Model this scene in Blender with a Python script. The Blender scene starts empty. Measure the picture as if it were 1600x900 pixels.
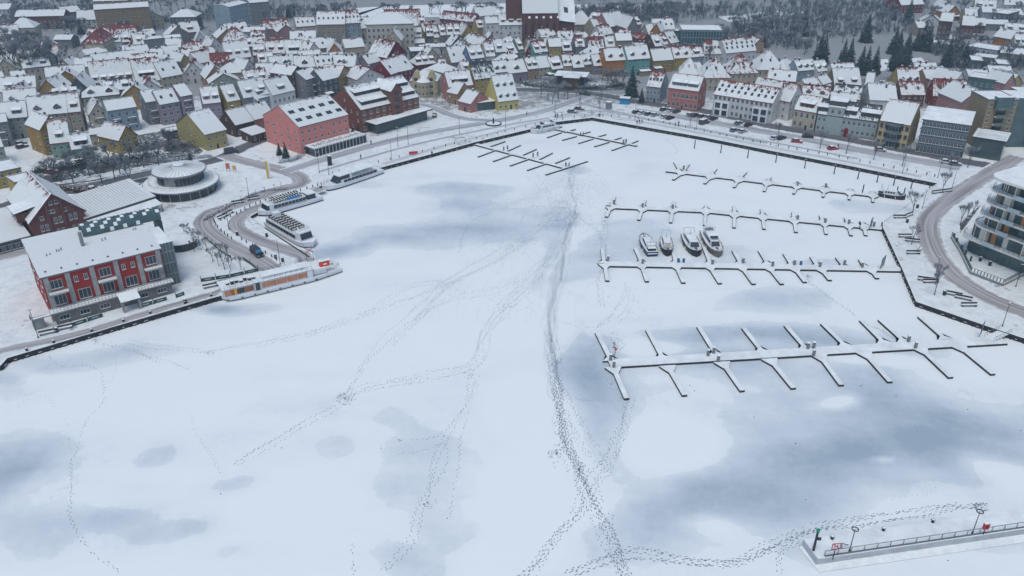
import bpy, bmesh, math, random, re
from mathutils import Vector, Matrix, noise
from mathutils.geometry import tessellate_polygon
random.seed(7)
scene = bpy.context.scene
COL = scene.collection
F = 1270.0; PITCH = math.radians(28.0); CH = 100.0
CP, SP = math.cos(PITCH), math.sin(PITCH)
LZ = 1.2                       # height of the quay and the town above the ice

def W(px, py, z=0.0):
    """point at height z seen at this place of the photograph (1600 x 900)"""
    u = (px-800)/F; v = (450-py)/F
    d = Vector((u, CP+v*SP, -SP+v*CP))
    t = (z-CH)/d.z
    return Vector((d.x*t, d.y*t, z))
def proj(p):
    x, y, z = p[0], p[1], p[2]-CH
    dep = y*CP - z*SP; up = y*SP + z*CP
    return (800+F*x/dep, 450-F*up/dep)
def L(px, py, h=0.0): return W(px, py, LZ+h)

# ---------------------------------------------------------------- materials
def s2l(c): return tuple(((v/255.0+0.055)/1.055)**2.4 if v > 10 else v/255.0/12.92 for v in c)
MATS = {}
def newmat(name):
    m = bpy.data.materials.new(name); m.use_nodes = True
    nt = m.node_tree; b = nt.nodes['Principled BSDF']
    return m, nt, b
def mat(name, col, rough=0.8, var=0.25, scale=0.6, metal=0.0, bump=0.0, spec=0.3):
    if name in MATS: return MATS[name]
    m, nt, b = newmat(name)
    b.inputs['Roughness'].default_value = rough; b.inputs['Metallic'].default_value = metal
    b.inputs['Specular IOR Level'].default_value = spec
    tc = nt.nodes.new('ShaderNodeTexCoord'); n = nt.nodes.new('ShaderNodeTexNoise')
    n.inputs['Scale'].default_value = scale; n.inputs['Detail'].default_value = 5; n.inputs['Roughness'].default_value = 0.65
    nt.links.new(tc.outputs['Object'], n.inputs['Vector'])
    oi = nt.nodes.new('ShaderNodeObjectInfo')
    mx = nt.nodes.new('ShaderNodeMix'); mx.data_type = 'RGBA'
    mx.inputs[6].default_value = tuple(c*(1-var) for c in col)+(1,)
    mx.inputs[7].default_value = tuple(min(1, c*(1+var*0.6)) for c in col)+(1,)
    mr = nt.nodes.new('ShaderNodeMapRange'); mr.inputs[1].default_value = 0.3; mr.inputs[2].default_value = 0.7
    nt.links.new(n.outputs['Fac'], mr.inputs[0]); nt.links.new(mr.outputs[0], mx.inputs[0])
    nt.links.new(mx.outputs[2], b.inputs['Base Color'])
    if bump:
        bp = nt.nodes.new('ShaderNodeBump'); bp.inputs['Strength'].default_value = bump
        nt.links.new(n.outputs['Fac'], bp.inputs['Height']); nt.links.new(bp.outputs[0], b.inputs['Normal'])
    MATS[name] = m; return m
SNOW = (0.75, 0.80, 0.785)
def snow_mat(name='snow', dirty=0.0, dirtcol=(0.12,0.12,0.12), scale=0.25, lo=0.55, hi=0.75, base=SNOW, bump=0.15):
    """snow with patches of what lies under it"""
    if name in MATS: return MATS[name]
    m, nt, b = newmat(name); b.inputs['Roughness'].default_value = 0.85; b.inputs['Specular IOR Level'].default_value = 0.2
    tc = nt.nodes.new('ShaderNodeTexCoord')
    n = nt.nodes.new('ShaderNodeTexNoise'); n.inputs['Scale'].default_value = scale; n.inputs['Detail'].default_value = 8; n.inputs['Roughness'].default_value = 0.7
    n2 = nt.nodes.new('ShaderNodeTexNoise'); n2.inputs['Scale'].default_value = scale*0.12; n2.inputs['Detail'].default_value = 3
    g = nt.nodes.new('ShaderNodeNewGeometry')
    nt.links.new(g.outputs['Position'], n.inputs['Vector']); nt.links.new(g.outputs['Position'], n2.inputs['Vector'])
    ad = nt.nodes.new('ShaderNodeMath'); ad.operation = 'MULTIPLY_ADD'; ad.inputs[1].default_value = 0.7
    nt.links.new(n2.outputs['Fac'], ad.inputs[0]); nt.links.new(n.outputs['Fac'], ad.inputs[2])
    mr = nt.nodes.new('ShaderNodeMapRange'); mr.interpolation_type = 'SMOOTHSTEP'
    mr.inputs[1].default_value = lo+0.35; mr.inputs[2].default_value = hi+0.35; mr.inputs[4].default_value = dirty
    nt.links.new(ad.outputs[0], mr.inputs[0])
    mx = nt.nodes.new('ShaderNodeMix'); mx.data_type = 'RGBA'
    vb = nt.nodes.new('ShaderNodeMix'); vb.data_type = 'RGBA'; vb.inputs[6].default_value = tuple(v*0.82 for v in base)+(1,); vb.inputs[7].default_value = tuple(min(1, v*1.06) for v in base)+(1,)
    vr = nt.nodes.new('ShaderNodeMapRange'); vr.inputs[1].default_value = 0.32; vr.inputs[2].default_value = 0.62; nt.links.new(n.outputs['Fac'], vr.inputs[0]); nt.links.new(vr.outputs[0], vb.inputs[0]); nt.links.new(vb.outputs[2], mx.inputs[6]); mx.inputs[7].default_value = dirtcol+(1,)
    nt.links.new(mr.outputs[0], mx.inputs[0]); nt.links.new(mx.outputs[2], b.inputs['Base Color'])
    if bump:
        bp = nt.nodes.new('ShaderNodeBump'); bp.inputs['Strength'].default_value = bump; bp.inputs['Distance'].default_value = 0.3
        nt.links.new(n.outputs['Fac'], bp.inputs['Height']); nt.links.new(bp.outputs[0], b.inputs['Normal'])
    MATS[name] = m; return m
def roof_mat(tile, bare):
    """tiles under snow; UV v runs from the eave (0) to the ridge (1), bare tiles show first along the ridge"""
    tcol = {'red': (0.155,0.042,0.038), 'maroon': (0.13,0.035,0.04), 'dark': (0.05,0.055,0.065), 'grey': (0.085,0.09,0.10)}[tile]
    bare = min([0.0,0.1,0.2,0.35,0.5,0.75], key=lambda q: abs(q-bare))
    name = 'roof_%s_%d' % (tile, int(bare*100))
    if name in MATS: return MATS[name]
    m, nt, b = newmat(name); b.inputs['Roughness'].default_value = 0.85; b.inputs['Specular IOR Level'].default_value = 0.2
    uv = nt.nodes.new('ShaderNodeUVMap'); sx = nt.nodes.new('ShaderNodeSeparateXYZ'); nt.links.new(uv.outputs[0], sx.inputs[0])
    g = nt.nodes.new('ShaderNodeNewGeometry')
    n = nt.nodes.new('ShaderNodeTexNoise'); n.inputs['Scale'].default_value = 0.55; n.inputs['Detail'].default_value = 7; n.inputs['Roughness'].default_value = 0.72
    nt.links.new(g.outputs['Position'], n.inputs['Vector'])
    # streaks running down the slope
    mp = nt.nodes.new('ShaderNodeMapping'); mp.inputs['Scale'].default_value = (1.6, 1.2, 1); nt.links.new(uv.outputs[0], mp.inputs[0])
    n3 = nt.nodes.new('ShaderNodeTexNoise'); n3.inputs['Scale'].default_value = 1.0; n3.inputs['Detail'].default_value = 4
    nt.links.new(mp.outputs[0], n3.inputs['Vector'])
    a1 = nt.nodes.new('ShaderNodeMath'); a1.operation = 'MULTIPLY_ADD'; a1.inputs[1].default_value = 0.5
    nt.links.new(n3.outputs['Fac'], a1.inputs[0]); nt.links.new(n.outputs['Fac'], a1.inputs[2])
    pw = nt.nodes.new('ShaderNodeMath'); pw.operation = 'POWER'; pw.inputs[1].default_value = 3.0; nt.links.new(sx.outputs['Y'], pw.inputs[0])
    a2 = nt.nodes.new('ShaderNodeMath'); a2.operation = 'MULTIPLY_ADD'; a2.inputs[1].default_value = 0.25
    nt.links.new(pw.outputs[0], a2.inputs[0]); nt.links.new(a1.outputs[0], a2.inputs[2])
    mr = nt.nodes.new('ShaderNodeMapRange'); mr.interpolation_type = 'SMOOTHSTEP'
    c = 1.03 - bare*0.46
    mr.inputs[1].default_value = c-0.06; mr.inputs[2].default_value = c+0.05
    nt.links.new(a2.outputs[0], mr.inputs[0])
    mx = nt.nodes.new('ShaderNodeMix'); mx.data_type = 'RGBA'
    # thin snow lets the dark rows of tiles grin through
    wv = nt.nodes.new('ShaderNodeTexNoise'); wv.inputs['Scale'].default_value = 3.0; wv.inputs['Detail'].default_value = 3
    nt.links.new(g.outputs['Position'], wv.inputs['Vector'])
    m2 = nt.nodes.new('ShaderNodeMix'); m2.data_type = 'RGBA'; m2.inputs[6].default_value = tuple(v*0.70 for v in SNOW)+(1,); m2.inputs[7].default_value = SNOW+(1,)
    nt.links.new(wv.outputs['Fac'], m2.inputs[0])
    nt.links.new(m2.outputs[2], mx.inputs[6]); mx.inputs[7].default_value = tcol+(1,)
    nt.links.new(mr.outputs[0], mx.inputs[0]); nt.links.new(mx.outputs[2], b.inputs['Base Color'])
    MATS[name] = m; return m
PAL = {'white': (0.86,0.87,0.86), 'cream': (0.68,0.61,0.46), 'beige': (0.42,0.37,0.29), 'yellow': (0.58,0.43,0.12), 'ochre': (0.50,0.31,0.09),
 'orange': (0.62,0.26,0.06), 'peach': (0.55,0.34,0.20), 'pink': (0.52,0.27,0.25), 'coral': (0.60,0.25,0.21), 'crimson': (0.28,0.03,0.05), 'red': (0.48,0.05,0.04),
 'lilac': (0.42,0.36,0.42), 'blue': (0.16,0.27,0.42), 'pale blue': (0.38,0.50,0.58), 'mint': (0.34,0.52,0.42), 'turquoise': (0.18,0.50,0.45), 'green': (0.22,0.42,0.30),
 'grey': (0.30,0.31,0.32), 'slate': (0.12,0.14,0.16), 'brick': (0.20,0.07,0.05), 'brown': (0.14,0.085,0.065), 'teal': (0.10,0.20,0.21), 'tan': (0.38,0.27,0.14), 'pale green': (0.42,0.48,0.40)}
def wallmat(c):
    if c == 'brick': return brickmat()
    return mat('wall_'+c.replace(' ', '_'), tuple(v*0.62 for v in PAL[c]), 0.9, 0.2, 0.5)
def brickmat(name='brick', c1=(0.15,0.05,0.04), c2=(0.10,0.035,0.03)):
    if name in MATS: return MATS[name]
    m, nt, b = newmat(name); b.inputs['Roughness'].default_value = 0.9
    tc = nt.nodes.new('ShaderNodeTexCoord'); bt = nt.nodes.new('ShaderNodeTexBrick')
    mp = nt.nodes.new('ShaderNodeMapping'); mp.inputs['Rotation'].default_value = (math.pi/2, 0, 0)
    nt.links.new(tc.outputs['Object'], mp.inputs[0]); nt.links.new(mp.outputs[0], bt.inputs['Vector'])
    bt.inputs['Color1'].default_value = c1+(1,); bt.inputs['Color2'].default_value = c2+(1,); bt.inputs['Mortar'].default_value = (0.12,0.09,0.08,1)
    bt.inputs['Scale'].default_value = 3.0; bt.inputs['Mortar Size'].default_value = 0.012
    nt.links.new(bt.outputs['Color'], b.inputs['Base Color'])
    MATS[name] = m; return m
M_SNOW = snow_mat('snow')
M_GLASS = mat('window_glass', (0.022,0.032,0.042), 0.12, 0.3, 0.8, spec=0.6)
M_FRAME = mat('window_frame', (0.44,0.46,0.47), 0.6, 0.1)
M_DFRAME = mat('dark_frame', (0.06,0.065,0.07), 0.5, 0.2)
M_DARK = mat('dark_metal', (0.03,0.034,0.04), 0.5, 0.3)
M_STEEL = mat('steel', (0.25,0.26,0.27), 0.45, 0.2, metal=0.4)
M_CHIM = mat('chimney_brick', (0.13,0.05,0.04), 0.9, 0.4, 2.0)
M_WOODD = mat('wet_wood', (0.045,0.04,0.04), 0.8, 0.4, 2.0)
M_CONC = mat('concrete', (0.30,0.30,0.29), 0.9, 0.3, 0.7)
M_WHITE = mat('white_paint', (0.72,0.74,0.76), 0.4, 0.1)
M_TEALG = mat('teal_glass', (0.05,0.10,0.11), 0.15, 0.35, 0.4, spec=0.7)
M_GREENM = mat('dark_green_paint', (0.03,0.08,0.07), 0.5, 0.2)
M_RED = mat('red_paint', (0.5,0.03,0.04), 0.4, 0.1)
M_ASPH = mat('wet_asphalt', (0.06,0.065,0.07), 0.6, 0.4, 0.5)

# ---------------------------------------------------------------- mesh builder
class MB:
    def __init__(s): s.v = []; s.f = []; s.mi = []; s.m = []; s.uv = {}
    def mid(s, m):
        if m not in s.m: s.m.append(m)
        return s.m.index(m)
    def face(s, pts, m, uv=None):
        i = len(s.v); s.v += [tuple(p) for p in pts]; s.f.append(list(range(i, i+len(pts)))); s.mi.append(s.mid(m))
        if uv: s.uv[len(s.f)-1] = uv
    def hull(s, bot, top, m, mtop=None, mbot=None, uv=None):
        """prism between two polygons with the same number of corners"""
        n = len(bot); i = len(s.v); s.v += [tuple(p) for p in bot]+[tuple(p) for p in top]
        k = s.mid(m)
        s.f.append(list(range(i+n-1, i-1, -1))); s.mi.append(s.mid(mbot) if mbot else k)
        s.f.append(list(range(i+n, i+2*n))); s.mi.append(s.mid(mtop) if mtop else k)
        if uv: s.uv[len(s.f)-1] = uv
        for a in range(n):
            b = (a+1) % n; s.f.append([i+a, i+b, i+n+b, i+n+a]); s.mi.append(k)
    def box(s, x0, x1, y0, y1, z0, z1, m, mtop=None):
        s.hull([(x0,y0,z0),(x1,y0,z0),(x1,y1,z0),(x0,y1,z0)], [(x0,y0,z1),(x1,y0,z1),(x1,y1,z1),(x0,y1,z1)], m, mtop)
    def obox(s, a, b, w, z0, z1, m, mtop=None):
        """upright slab along the line a-b"""
        a = Vector((a[0],a[1],0)); b = Vector((b[0],b[1],0)); d = (b-a)
        if d.length < 1e-6: return
        d.normalize(); n = Vector((-d.y, d.x, 0))*(w/2)
        P = [a-n, b-n, b+n, a+n]
        s.hull([(p.x,p.y,z0) for p in P], [(p.x,p.y,z1) for p in P], m, mtop)
    def tube(s, a, b, ra, rb, m, n=5):
        a = Vector(a); b = Vector(b); d = b-a
        if d.length < 1e-6: return
        d.normalize(); x = d.orthogonal().normalized(); y = d.cross(x)
        A = []; B = []
        for k in range(n):
            t = 2*math.pi*k/n; o = x*math.cos(t)+y*math.sin(t)
            A.append(a+o*ra); B.append(b+o*rb)
        s.hull(A, B, m)
    def lathe(s, prof, m, n=16, c=(0,0)):
        """prof: list of (r, z, material of the band above it)"""
        for j in range(len(prof)-1):
            r0, z0 = prof[j][0], prof[j][1]; r1, z1 = prof[j+1][0], prof[j+1][1]
            mm = prof[j][2] if len(prof[j]) > 2 else m
            for k in range(n):
                t0 = 2*math.pi*k/n; t1 = 2*math.pi*(k+1)/n
                q = [(c[0]+r0*math.cos(t0), c[1]+r0*math.sin(t0), z0), (c[0]+r0*math.cos(t1), c[1]+r0*math.sin(t1), z0),
                     (c[0]+r1*math.cos(t1), c[1]+r1*math.sin(t1), z1), (c[0]+r1*math.cos(t0), c[1]+r1*math.sin(t0), z1)]
                if r0 < 1e-4: q = [q[0], q[2], q[3]]
                elif r1 < 1e-4: q = q[:3]
                s.face(q, mm)
    def mesh(s, name):
        me = bpy.data.meshes.new(name); me.from_pydata(s.v, [], s.f)
        for m in s.m: me.materials.append(m)
        me.polygons.foreach_set('material_index', s.mi)
        if s.uv:
            ul = me.uv_layers.new(name='UVMap')
            for fi, uvs in s.uv.items():
                p = me.polygons[fi]
                for k, li in enumerate(p.loop_indices): ul.data[li].uv = uvs[k]
        me.update(); return me
    def build(s, name, parent=None, smooth=False):
        me = s.mesh(name)
        if smooth:
            bm = bmesh.new(); bm.from_mesh(me); bmesh.ops.remove_doubles(bm, verts=bm.verts, dist=1e-4); bm.to_mesh(me); bm.free()
            me.polygons.foreach_set('use_smooth', [True]*len(me.polygons))
        return link(name, me, parent)
def link(name, data, parent=None):
    o = bpy.data.objects.new(name, data); COL.objects.link(o)
    if parent: o.parent = parent
    return o
def tag(o, label=None, cat=None, group=None, kind=None):
    if label: o['label'] = label
    if cat: o['category'] = cat
    if group: o['group'] = group
    if kind: o['kind'] = kind
    return o
def thing(name, label, cat, loc, rz=0.0, group=None):
    o = link(name, None); o.location = loc; o.rotation_euler = (0, 0, rz); o.empty_display_size = 0.5
    return tag(o, label, cat, group)
KIDS = {}
def copy_tree(o, parent=None):
    c = o.copy(); COL.objects.link(c); c.parent = parent
    for ch in [k for k in o.children]: copy_tree(ch, c)
    return c
ORD = ['zeroth','first','second','third','fourth','fifth','sixth','seventh','eighth','ninth','tenth','eleventh','twelfth','thirteenth','fourteenth','fifteenth','sixteenth','seventeenth','eighteenth','nineteenth']
TENS = {20:'twenty',30:'thirty',40:'forty',50:'fifty',60:'sixty',70:'seventy',80:'eighty',90:'ninety',100:'hundred'}
def ordw(n):
    if n < 20: return ORD[n]
    if n >= 100: return 'hundred-and-'+ordw(n-100) if n > 100 else 'hundredth'
    t = n//10*10
    return TENS[t][:-1]+'ieth' if n == t else TENS[t]+'-'+ORD[n-t]
NUM = ['no','one','two','three','four','five','six','seven','eight','nine','ten','eleven','twelve']
# ---------------------------------------------------------------- windows and houses
WCACHE = {}
def window_mesh(w, h, style='cross', dark=False):
    key = (round(w,1), round(h,1), style, dark)
    if key in WCACHE: return WCACHE[key]
    b = MB(); fm = M_DFRAME if dark else M_FRAME; w2 = w/2; t = 0.09
    b.box(-w2+t, w2-t, -0.05, 0.0, -h/2+t, h/2-t, M_GLASS)
    b.box(-w2, -w2+t, -0.10, 0.0, -h/2, h/2, fm); b.box(w2-t, w2, -0.10, 0.0, -h/2, h/2, fm)
    b.box(-w2+t, w2-t, -0.10, 0.0, h/2-t, h/2, fm); b.box(-w2+t, w2-t, -0.10, 0.0, -h/2, -h/2+t, fm)
    b.box(-w2-0.06, w2+0.06, -0.2, 0.0, -h/2-0.09, -h/2-0.003, fm, M_SNOW)
    if style == 'cross':
        b.box(-0.035, 0.035, -0.085, -0.05, -h/2+t, h/2-t, fm)
        if h > 1.3: b.box(-w2+t, w2-t, -0.08, -0.05, h*0.18, h*0.18+0.06, fm)
    if style == 'wide':
        for q in (-0.17, 0.17): b.box(w*q-0.035, w*q+0.035, -0.085, -0.05, -h/2+t, h/2-t, fm)
    me = b.mesh('window'); WCACHE[key] = me; return me
def window(parent, x, y, z, w=1.0, h=1.4, side=0, style='cross', dark=False, name='window', tilt=0.0):
    """side 0: on a wall facing -y, 1: facing +x, -1: facing -x, 2: facing +y"""
    o = link(name, window_mesh(w, h, style, dark), parent)
    o.location = (x, y, z); o.rotation_euler = (tilt, 0, {0: 0, 1: math.pi/2, -1: -math.pi/2, 2: math.pi}[side])
    return o
_sk = {}
def skylight_mesh(w, h):
    k = (round(w,1), round(h,1))
    if k not in _sk:
        b = MB(); b.box(-w/2, w/2, -h/2, h/2, 0, 0.16, M_DFRAME); b.box(-w/2+0.1, w/2-0.1, -h/2+0.1, h/2-0.1, 0.16, 0.18, M_GLASS); _sk[k] = b.mesh('skylight')
    return _sk[k]
_ch = {}
def chimney_mesh(kind):
    if kind not in _ch:
        b = MB(); m = M_CHIM if kind == 0 else M_CONC
        b.box(-0.35, 0.35, -0.3, 0.3, -1.6, 1.2, m); b.box(-0.43, 0.43, -0.38, 0.38, 1.2, 1.32, M_CONC); b.box(-0.38, 0.38, -0.33, 0.33, 1.32, 1.5, M_SNOW)
        _ch[kind] = b.mesh('chimney')
    return _ch[kind]
FOOT = []      # footprints (centre, radius) of what stands
HOUSES = []
def slab(b, quad, t, mt, me, uv):
    """roof slab: quad is the top face, ccw from above"""
    top = [Vector(p)+Vector((0,0,t*0.4)) for p in quad]; bot = [Vector(p)-Vector((0,0,t*0.6)) for p in quad]
    b.hull(bot, top, me, mt, me, uv)
def build_house(root, w, d, h, r, typ='s', wall='white', tile='red', bare=0.1, oh=0.35, rows=None, cols=None, opts='', ww=1.0, wh=1.4, rng=random, z0=0.0,
                win=True, wstyle='cross', darkw=False, trim=None, sidewin=True, wallm=None, z_first=1.6, st=None, base_m=None):
    wm = wallm or wallmat(wall); rm = roof_mat(tile, bare); em = MATS['edge_'+tile] if 'edge_'+tile in MATS else mat('edge_'+tile, {'red': (0.22,0.05,0.04), 'maroon': (0.12,0.035,0.04), 'dark': (0.05,0.05,0.06), 'grey': (0.14,0.14,0.15)}[tile], 0.8, 0.2)
    hw = w/2-0.03
    b = MB()
    # ---- walls
    if typ in ('s', 'g'):
        if typ == 's':
            A = [(-hw,0,z0),(-hw,d,z0),(-hw,d,h),(-hw,d/2,h+r),(-hw,0,h)]; B = [(hw,p[1],p[2]) for p in A]
        else:
            A = [(-hw,0,z0),(hw,0,z0),(hw,0,h),(0,0,h+r),(-hw,0,h)]; B = [(p[0],d,p[2]) for p in A]
        b.hull(A, B, wm)
    elif typ == 'm':
        A = [(-hw,0,z0),(-hw,d,z0),(-hw,d,h+r),(-hw,0,h)]; B = [(hw,p[1],p[2]) for p in A]; b.hull(A, B, wm)
    else:
        b.box(-hw, hw, 0, d, z0, h, wm)
    if trim: b.box(-hw-0.06, hw+0.06, -0.07, 0.01, h-0.35, h-0.1, trim)
    if base_m: b.box(-hw-0.05, hw+0.05, -0.08, d+0.08, z0, 0.8, base_m)
    b.build('wall', root)
    # ---- roof
    b = MB()
    if typ in ('s', 'g'):
        half = (d if typ == 's' else 2*hw)/2; sl = r/half; lo = h-oh*sl+0.12; hi = h+r+0.12
        a0, a1 = ((-hw-(0.02 if 'n' not in opts else 0.3), hw+(0.02 if 'n' not in opts else 0.3)) if typ == 's' else (-oh, d+0.2))
        if typ == 's':
            q1 = [(a0,-oh,lo),(a1,-oh,lo),(a1,d/2,hi),(a0,d/2,hi)]; q2 = [(a1,d+oh,lo),(a0,d+oh,lo),(a0,d/2,hi),(a1,d/2,hi)]
        else:
            q1 = [(-hw-oh,a1,lo),(-hw-oh,a0,lo),(0,a0,hi),(0,a1,hi)]; q2 = [(hw+oh,a0,lo),(hw+oh,a1,lo),(0,a1,hi),(0,a0,hi)]
        ln = a1-a0
        for q in (q1, q2): slab(b, q, 0.34, rm, em, [(0,0),(ln,0),(ln,1),(0,1)])
        if typ == 's': b.box(a0, a1, d/2-0.16, d/2+0.16, hi, hi+0.24, em, em if bare > 0.15 else M_SNOW)
        else: b.box(-0.16, 0.16, a0, a1, hi, hi+0.24, em, em if bare > 0.15 else M_SNOW)
    elif typ in ('h', 'p'):
        x0, x1, y0, y1 = -hw-oh, hw+oh, -oh, d+oh; W_, D_ = x1-x0, y1-y0
        if typ == 'p' or abs(W_-D_) < 0.5: rx0 = rx1 = 0; ry0 = ry1 = d/2
        elif W_ > D_: rx0, rx1 = x0+D_/2*0.9, x1-D_/2*0.9; ry0 = ry1 = d/2
        else: rx0 = rx1 = 0; ry0, ry1 = y0+W_/2*0.9, y1-W_/2*0.9
        z = h+0.1; zt = h+r+0.1
        P = [(x0,y0,z),(x1,y0,z),(x1,y1,z),(x0,y1,z)]; Ra = (rx0,ry0,zt); Rb = (rx1,ry1,zt)
        if ry0 == ry1: fs = [[P[0],P[1],Rb,Ra],[P[1],P[2],Rb],[P[2],P[3],Ra,Rb],[P[3],P[0],Ra]]
        else: fs = [[P[0],P[1],Ra],[P[1],P[2],Rb,Ra],[P[2],P[3],Rb],[P[3],P[0],Ra,Rb]]
        if rx0 == rx1 and ry0 == ry1: fs = [[P[k],P[(k+1)%4],Ra] for k in range(4)]
        for q in fs:
            ln = (Vector(q[1])-Vector(q[0])).length
            b.face(q, rm, [(0,0),(ln,0),(ln*0.6,1),(ln*0.4,1)] if len(q) == 4 else [(0,0),(ln,0),(ln*0.5,1)])
        b.box(x0, x1, y0, y1, z-0.3, z-0.004, em)
    elif typ == 'm':
        q = [(-hw-oh,-oh,h+0.1),(hw+oh,-oh,h+0.1),(hw+oh,d+oh,h+r+0.1),(-hw-oh,d+oh,h+r+0.1)]
        slab(b, q, 0.4, rm, em, [(0,0),(w,0),(w,0.4),(0,0.4)])
    elif typ == 'f':
        b.box(-hw-0.15, hw+0.15, -0.15, d+0.15, h+0.003, h+0.25, em, M_SNOW)
        for (x0,x1,y0,y1) in ((-hw-0.15,hw+0.15,-0.15,0.15),(-hw-0.15,hw+0.15,d-0.15,d+0.15),(-hw-0.15,-hw+0.15,0.15,d-0.15),(hw-0.15,hw+0.15,0.15,d-0.15)):
            b.box(x0,x1,y0,y1,h+0.25,h+0.5,em,M_SNOW)
    elif typ == 'b':   # barrel roof
        n = 8; pr = [(-0.4+(d+0.8)*k/n, h+0.1+r*math.sin(math.pi*(0.12+0.88*k/n*0.62))-r*math.sin(math.pi*0.12)) for k in range(n+1)]
        for k in range(n):
            (ya,za),(yb,zb) = pr[k], pr[k+1]
            slab(b, [(-hw-0.4,ya,za),(hw+0.4,ya,za),(hw+0.4,yb,zb),(-hw-0.4,yb,zb)], 0.4, M_SNOW, em, None)
    roof = b.build('roof', root)
    half = d/2; sl = r/half if half else 0
    # ---- windows
    st = st or 2.9
    if rows is None: rows = max(1, int(round(h/2.9)))
    if cols is None: cols = max(1, int(round(w/2.7)))
    M = root.matrix_basis
    if win:
        for j in range(rows):
            z = z_first+j*st
            if z+wh/2 > h-0.1 and typ != 'g': break
            for i in range(cols):
                x = -w/2+w*(i+0.5)/cols
                if j == 0 and i == cols//2 and 'x' not in opts:
                    o = link('door', door_mesh(), root); o.location = (x, -0.002, 1.05); continue
                if rng.random() < 0.04 and 'r' not in opts: continue
                window(root, x, -0.002, z, ww, wh, 0, wstyle, darkw)
        if typ == 'g' and r > 2.5:
            for i in ((-0.5, 0.5) if w > 8 else (0,)): window(root, i*1.9, -0.002, h+r*0.22, 0.9, 1.1, 0, wstyle, darkw)
        if sidewin:
            cw = M.inverted() @ Vector((0,0,CH))
            sd = 1 if cw.x > w/2 else (-1 if cw.x < -w/2 else 0)
            if sd:
                nc = max(1, int(d/4.2))
                for j in range(rows):
                    z = z_first+j*st
                    if z+wh/2 > h: break
                    for i in range(nc):
                        if rng.random() < 0.3 and 'r' not in opts: continue
                        window(root, sd*(hw+0.002), d*(i+0.5)/nc, z, 0.9, 1.25, sd, wstyle, darkw)
                if typ == 's' and r > 3: window(root, sd*(hw+0.002), d/2, h+r*0.3, 0.8, 1.0, sd, wstyle, darkw)
    # ---- opts
    import re
    ndorm = 0
    for tk in opts.split('+'):
        mo = re.match(r'([a-zA-Z])(\d+)$', tk)
        if not mo: continue
        k, n = mo.group(1), int(mo.group(2))
        if n == 0: continue
        if k in 'dD' and typ in ('s', 'h'):
            dw = min(2.4 if k == 'd' else 2.0, w/n*0.66); dh = 1.55; y0 = 0.16*half+0.2; zz = h+sl*y0
            if w/n > 7: dw = 3.2 if k == 'd' else 2.6
            for i in range(n):
                x = -w/2+w*(i+0.5)/n; ndorm += 1
                dormer(root, x, y0, zz, dw, dh, sl, k == 'D', wm if rng.random() < 0.45 else em, em, darkw)
        if k == 'k' and sl > 0:
            rws = 2 if n > 6 else 1; pr = (n+rws-1)//rws
            for a in range(rws):
                for i in range(pr):
                    x = -w/2+w*(i+0.5+(0.15 if a else 0))/pr; t = 0.33+0.3*a if rws == 2 else 0.45
                    o = link('skylight', skylight_mesh(1.0, 1.5), roof); o.location = (x, half*t, h+r*t+0.22); o.rotation_euler = (math.atan(sl), 0, 0)
        if k == 'b':    # n columns of balconies
            for i in range(n):
                x = -w/2+w*(i+0.5)/n
                for j in range(1, rows):
                    z = j*st+0.1
                    q = MB(); q.box(x-1.5, x+1.5, -1.3, -0.003, z-0.15, z, M_CONC, M_SNOW); q.build('balcony', root)
                    q = MB()
                    q.box(x-1.5, x+1.5, -1.3, -1.24, z+0.95, z+1.02, M_STEEL)
                    for e in range(11): q.box(x-1.5+0.295*e, x-1.46+0.295*e, -1.29, -1.25, z, z+0.95, M_STEEL)
                    for e in (-1.5, 1.44): q.box(x+e, x+e+0.06, -1.3, -0.01, z+0.95, z+1.02, M_STEEL)
                    q.build('railing', root)
        if k == 'w':   # one wide shed dormer
            dormer(root, 0, 0.2*half, h+sl*0.2*half, w*0.62, 1.7, sl, False, em, em, True)
    if typ in ('s', 'g', 'h') and 'q' not in opts:
        for i in range(1 if w < 9 else 2):
            o = link('chimney', chimney_mesh(0 if rng.random() < 0.6 else 1), roof)
            if typ == 's': x = rng.uniform(-0.38, 0.38)*w; o.location = (x, half*0.94 if rng.random() < 0.5 else half*1.2, h+r*0.93)
            elif typ == 'g': o.location = (0.12*w*(-1)**i, rng.uniform(0.2, 0.8)*d, h+r*0.85)
            else: o.location = (rng.uniform(-0.08, 0.08)*w, half, h+r*0.93)
    return roof
_dm = {}
def door_mesh():
    if 'd' not in _dm:
        b = MB(); b.box(-0.55, 0.55, -0.08, 0, -1.05, 1.05, M_FRAME); b.box(-0.45, 0.45, -0.11, -0.08, -1.05, 0.95, M_WOODD); b.box(-0.28, 0.28, -0.125, -0.11, 0.2, 0.8, M_GLASS); _dm['d'] = b.mesh('door')
    return _dm['d']
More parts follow.
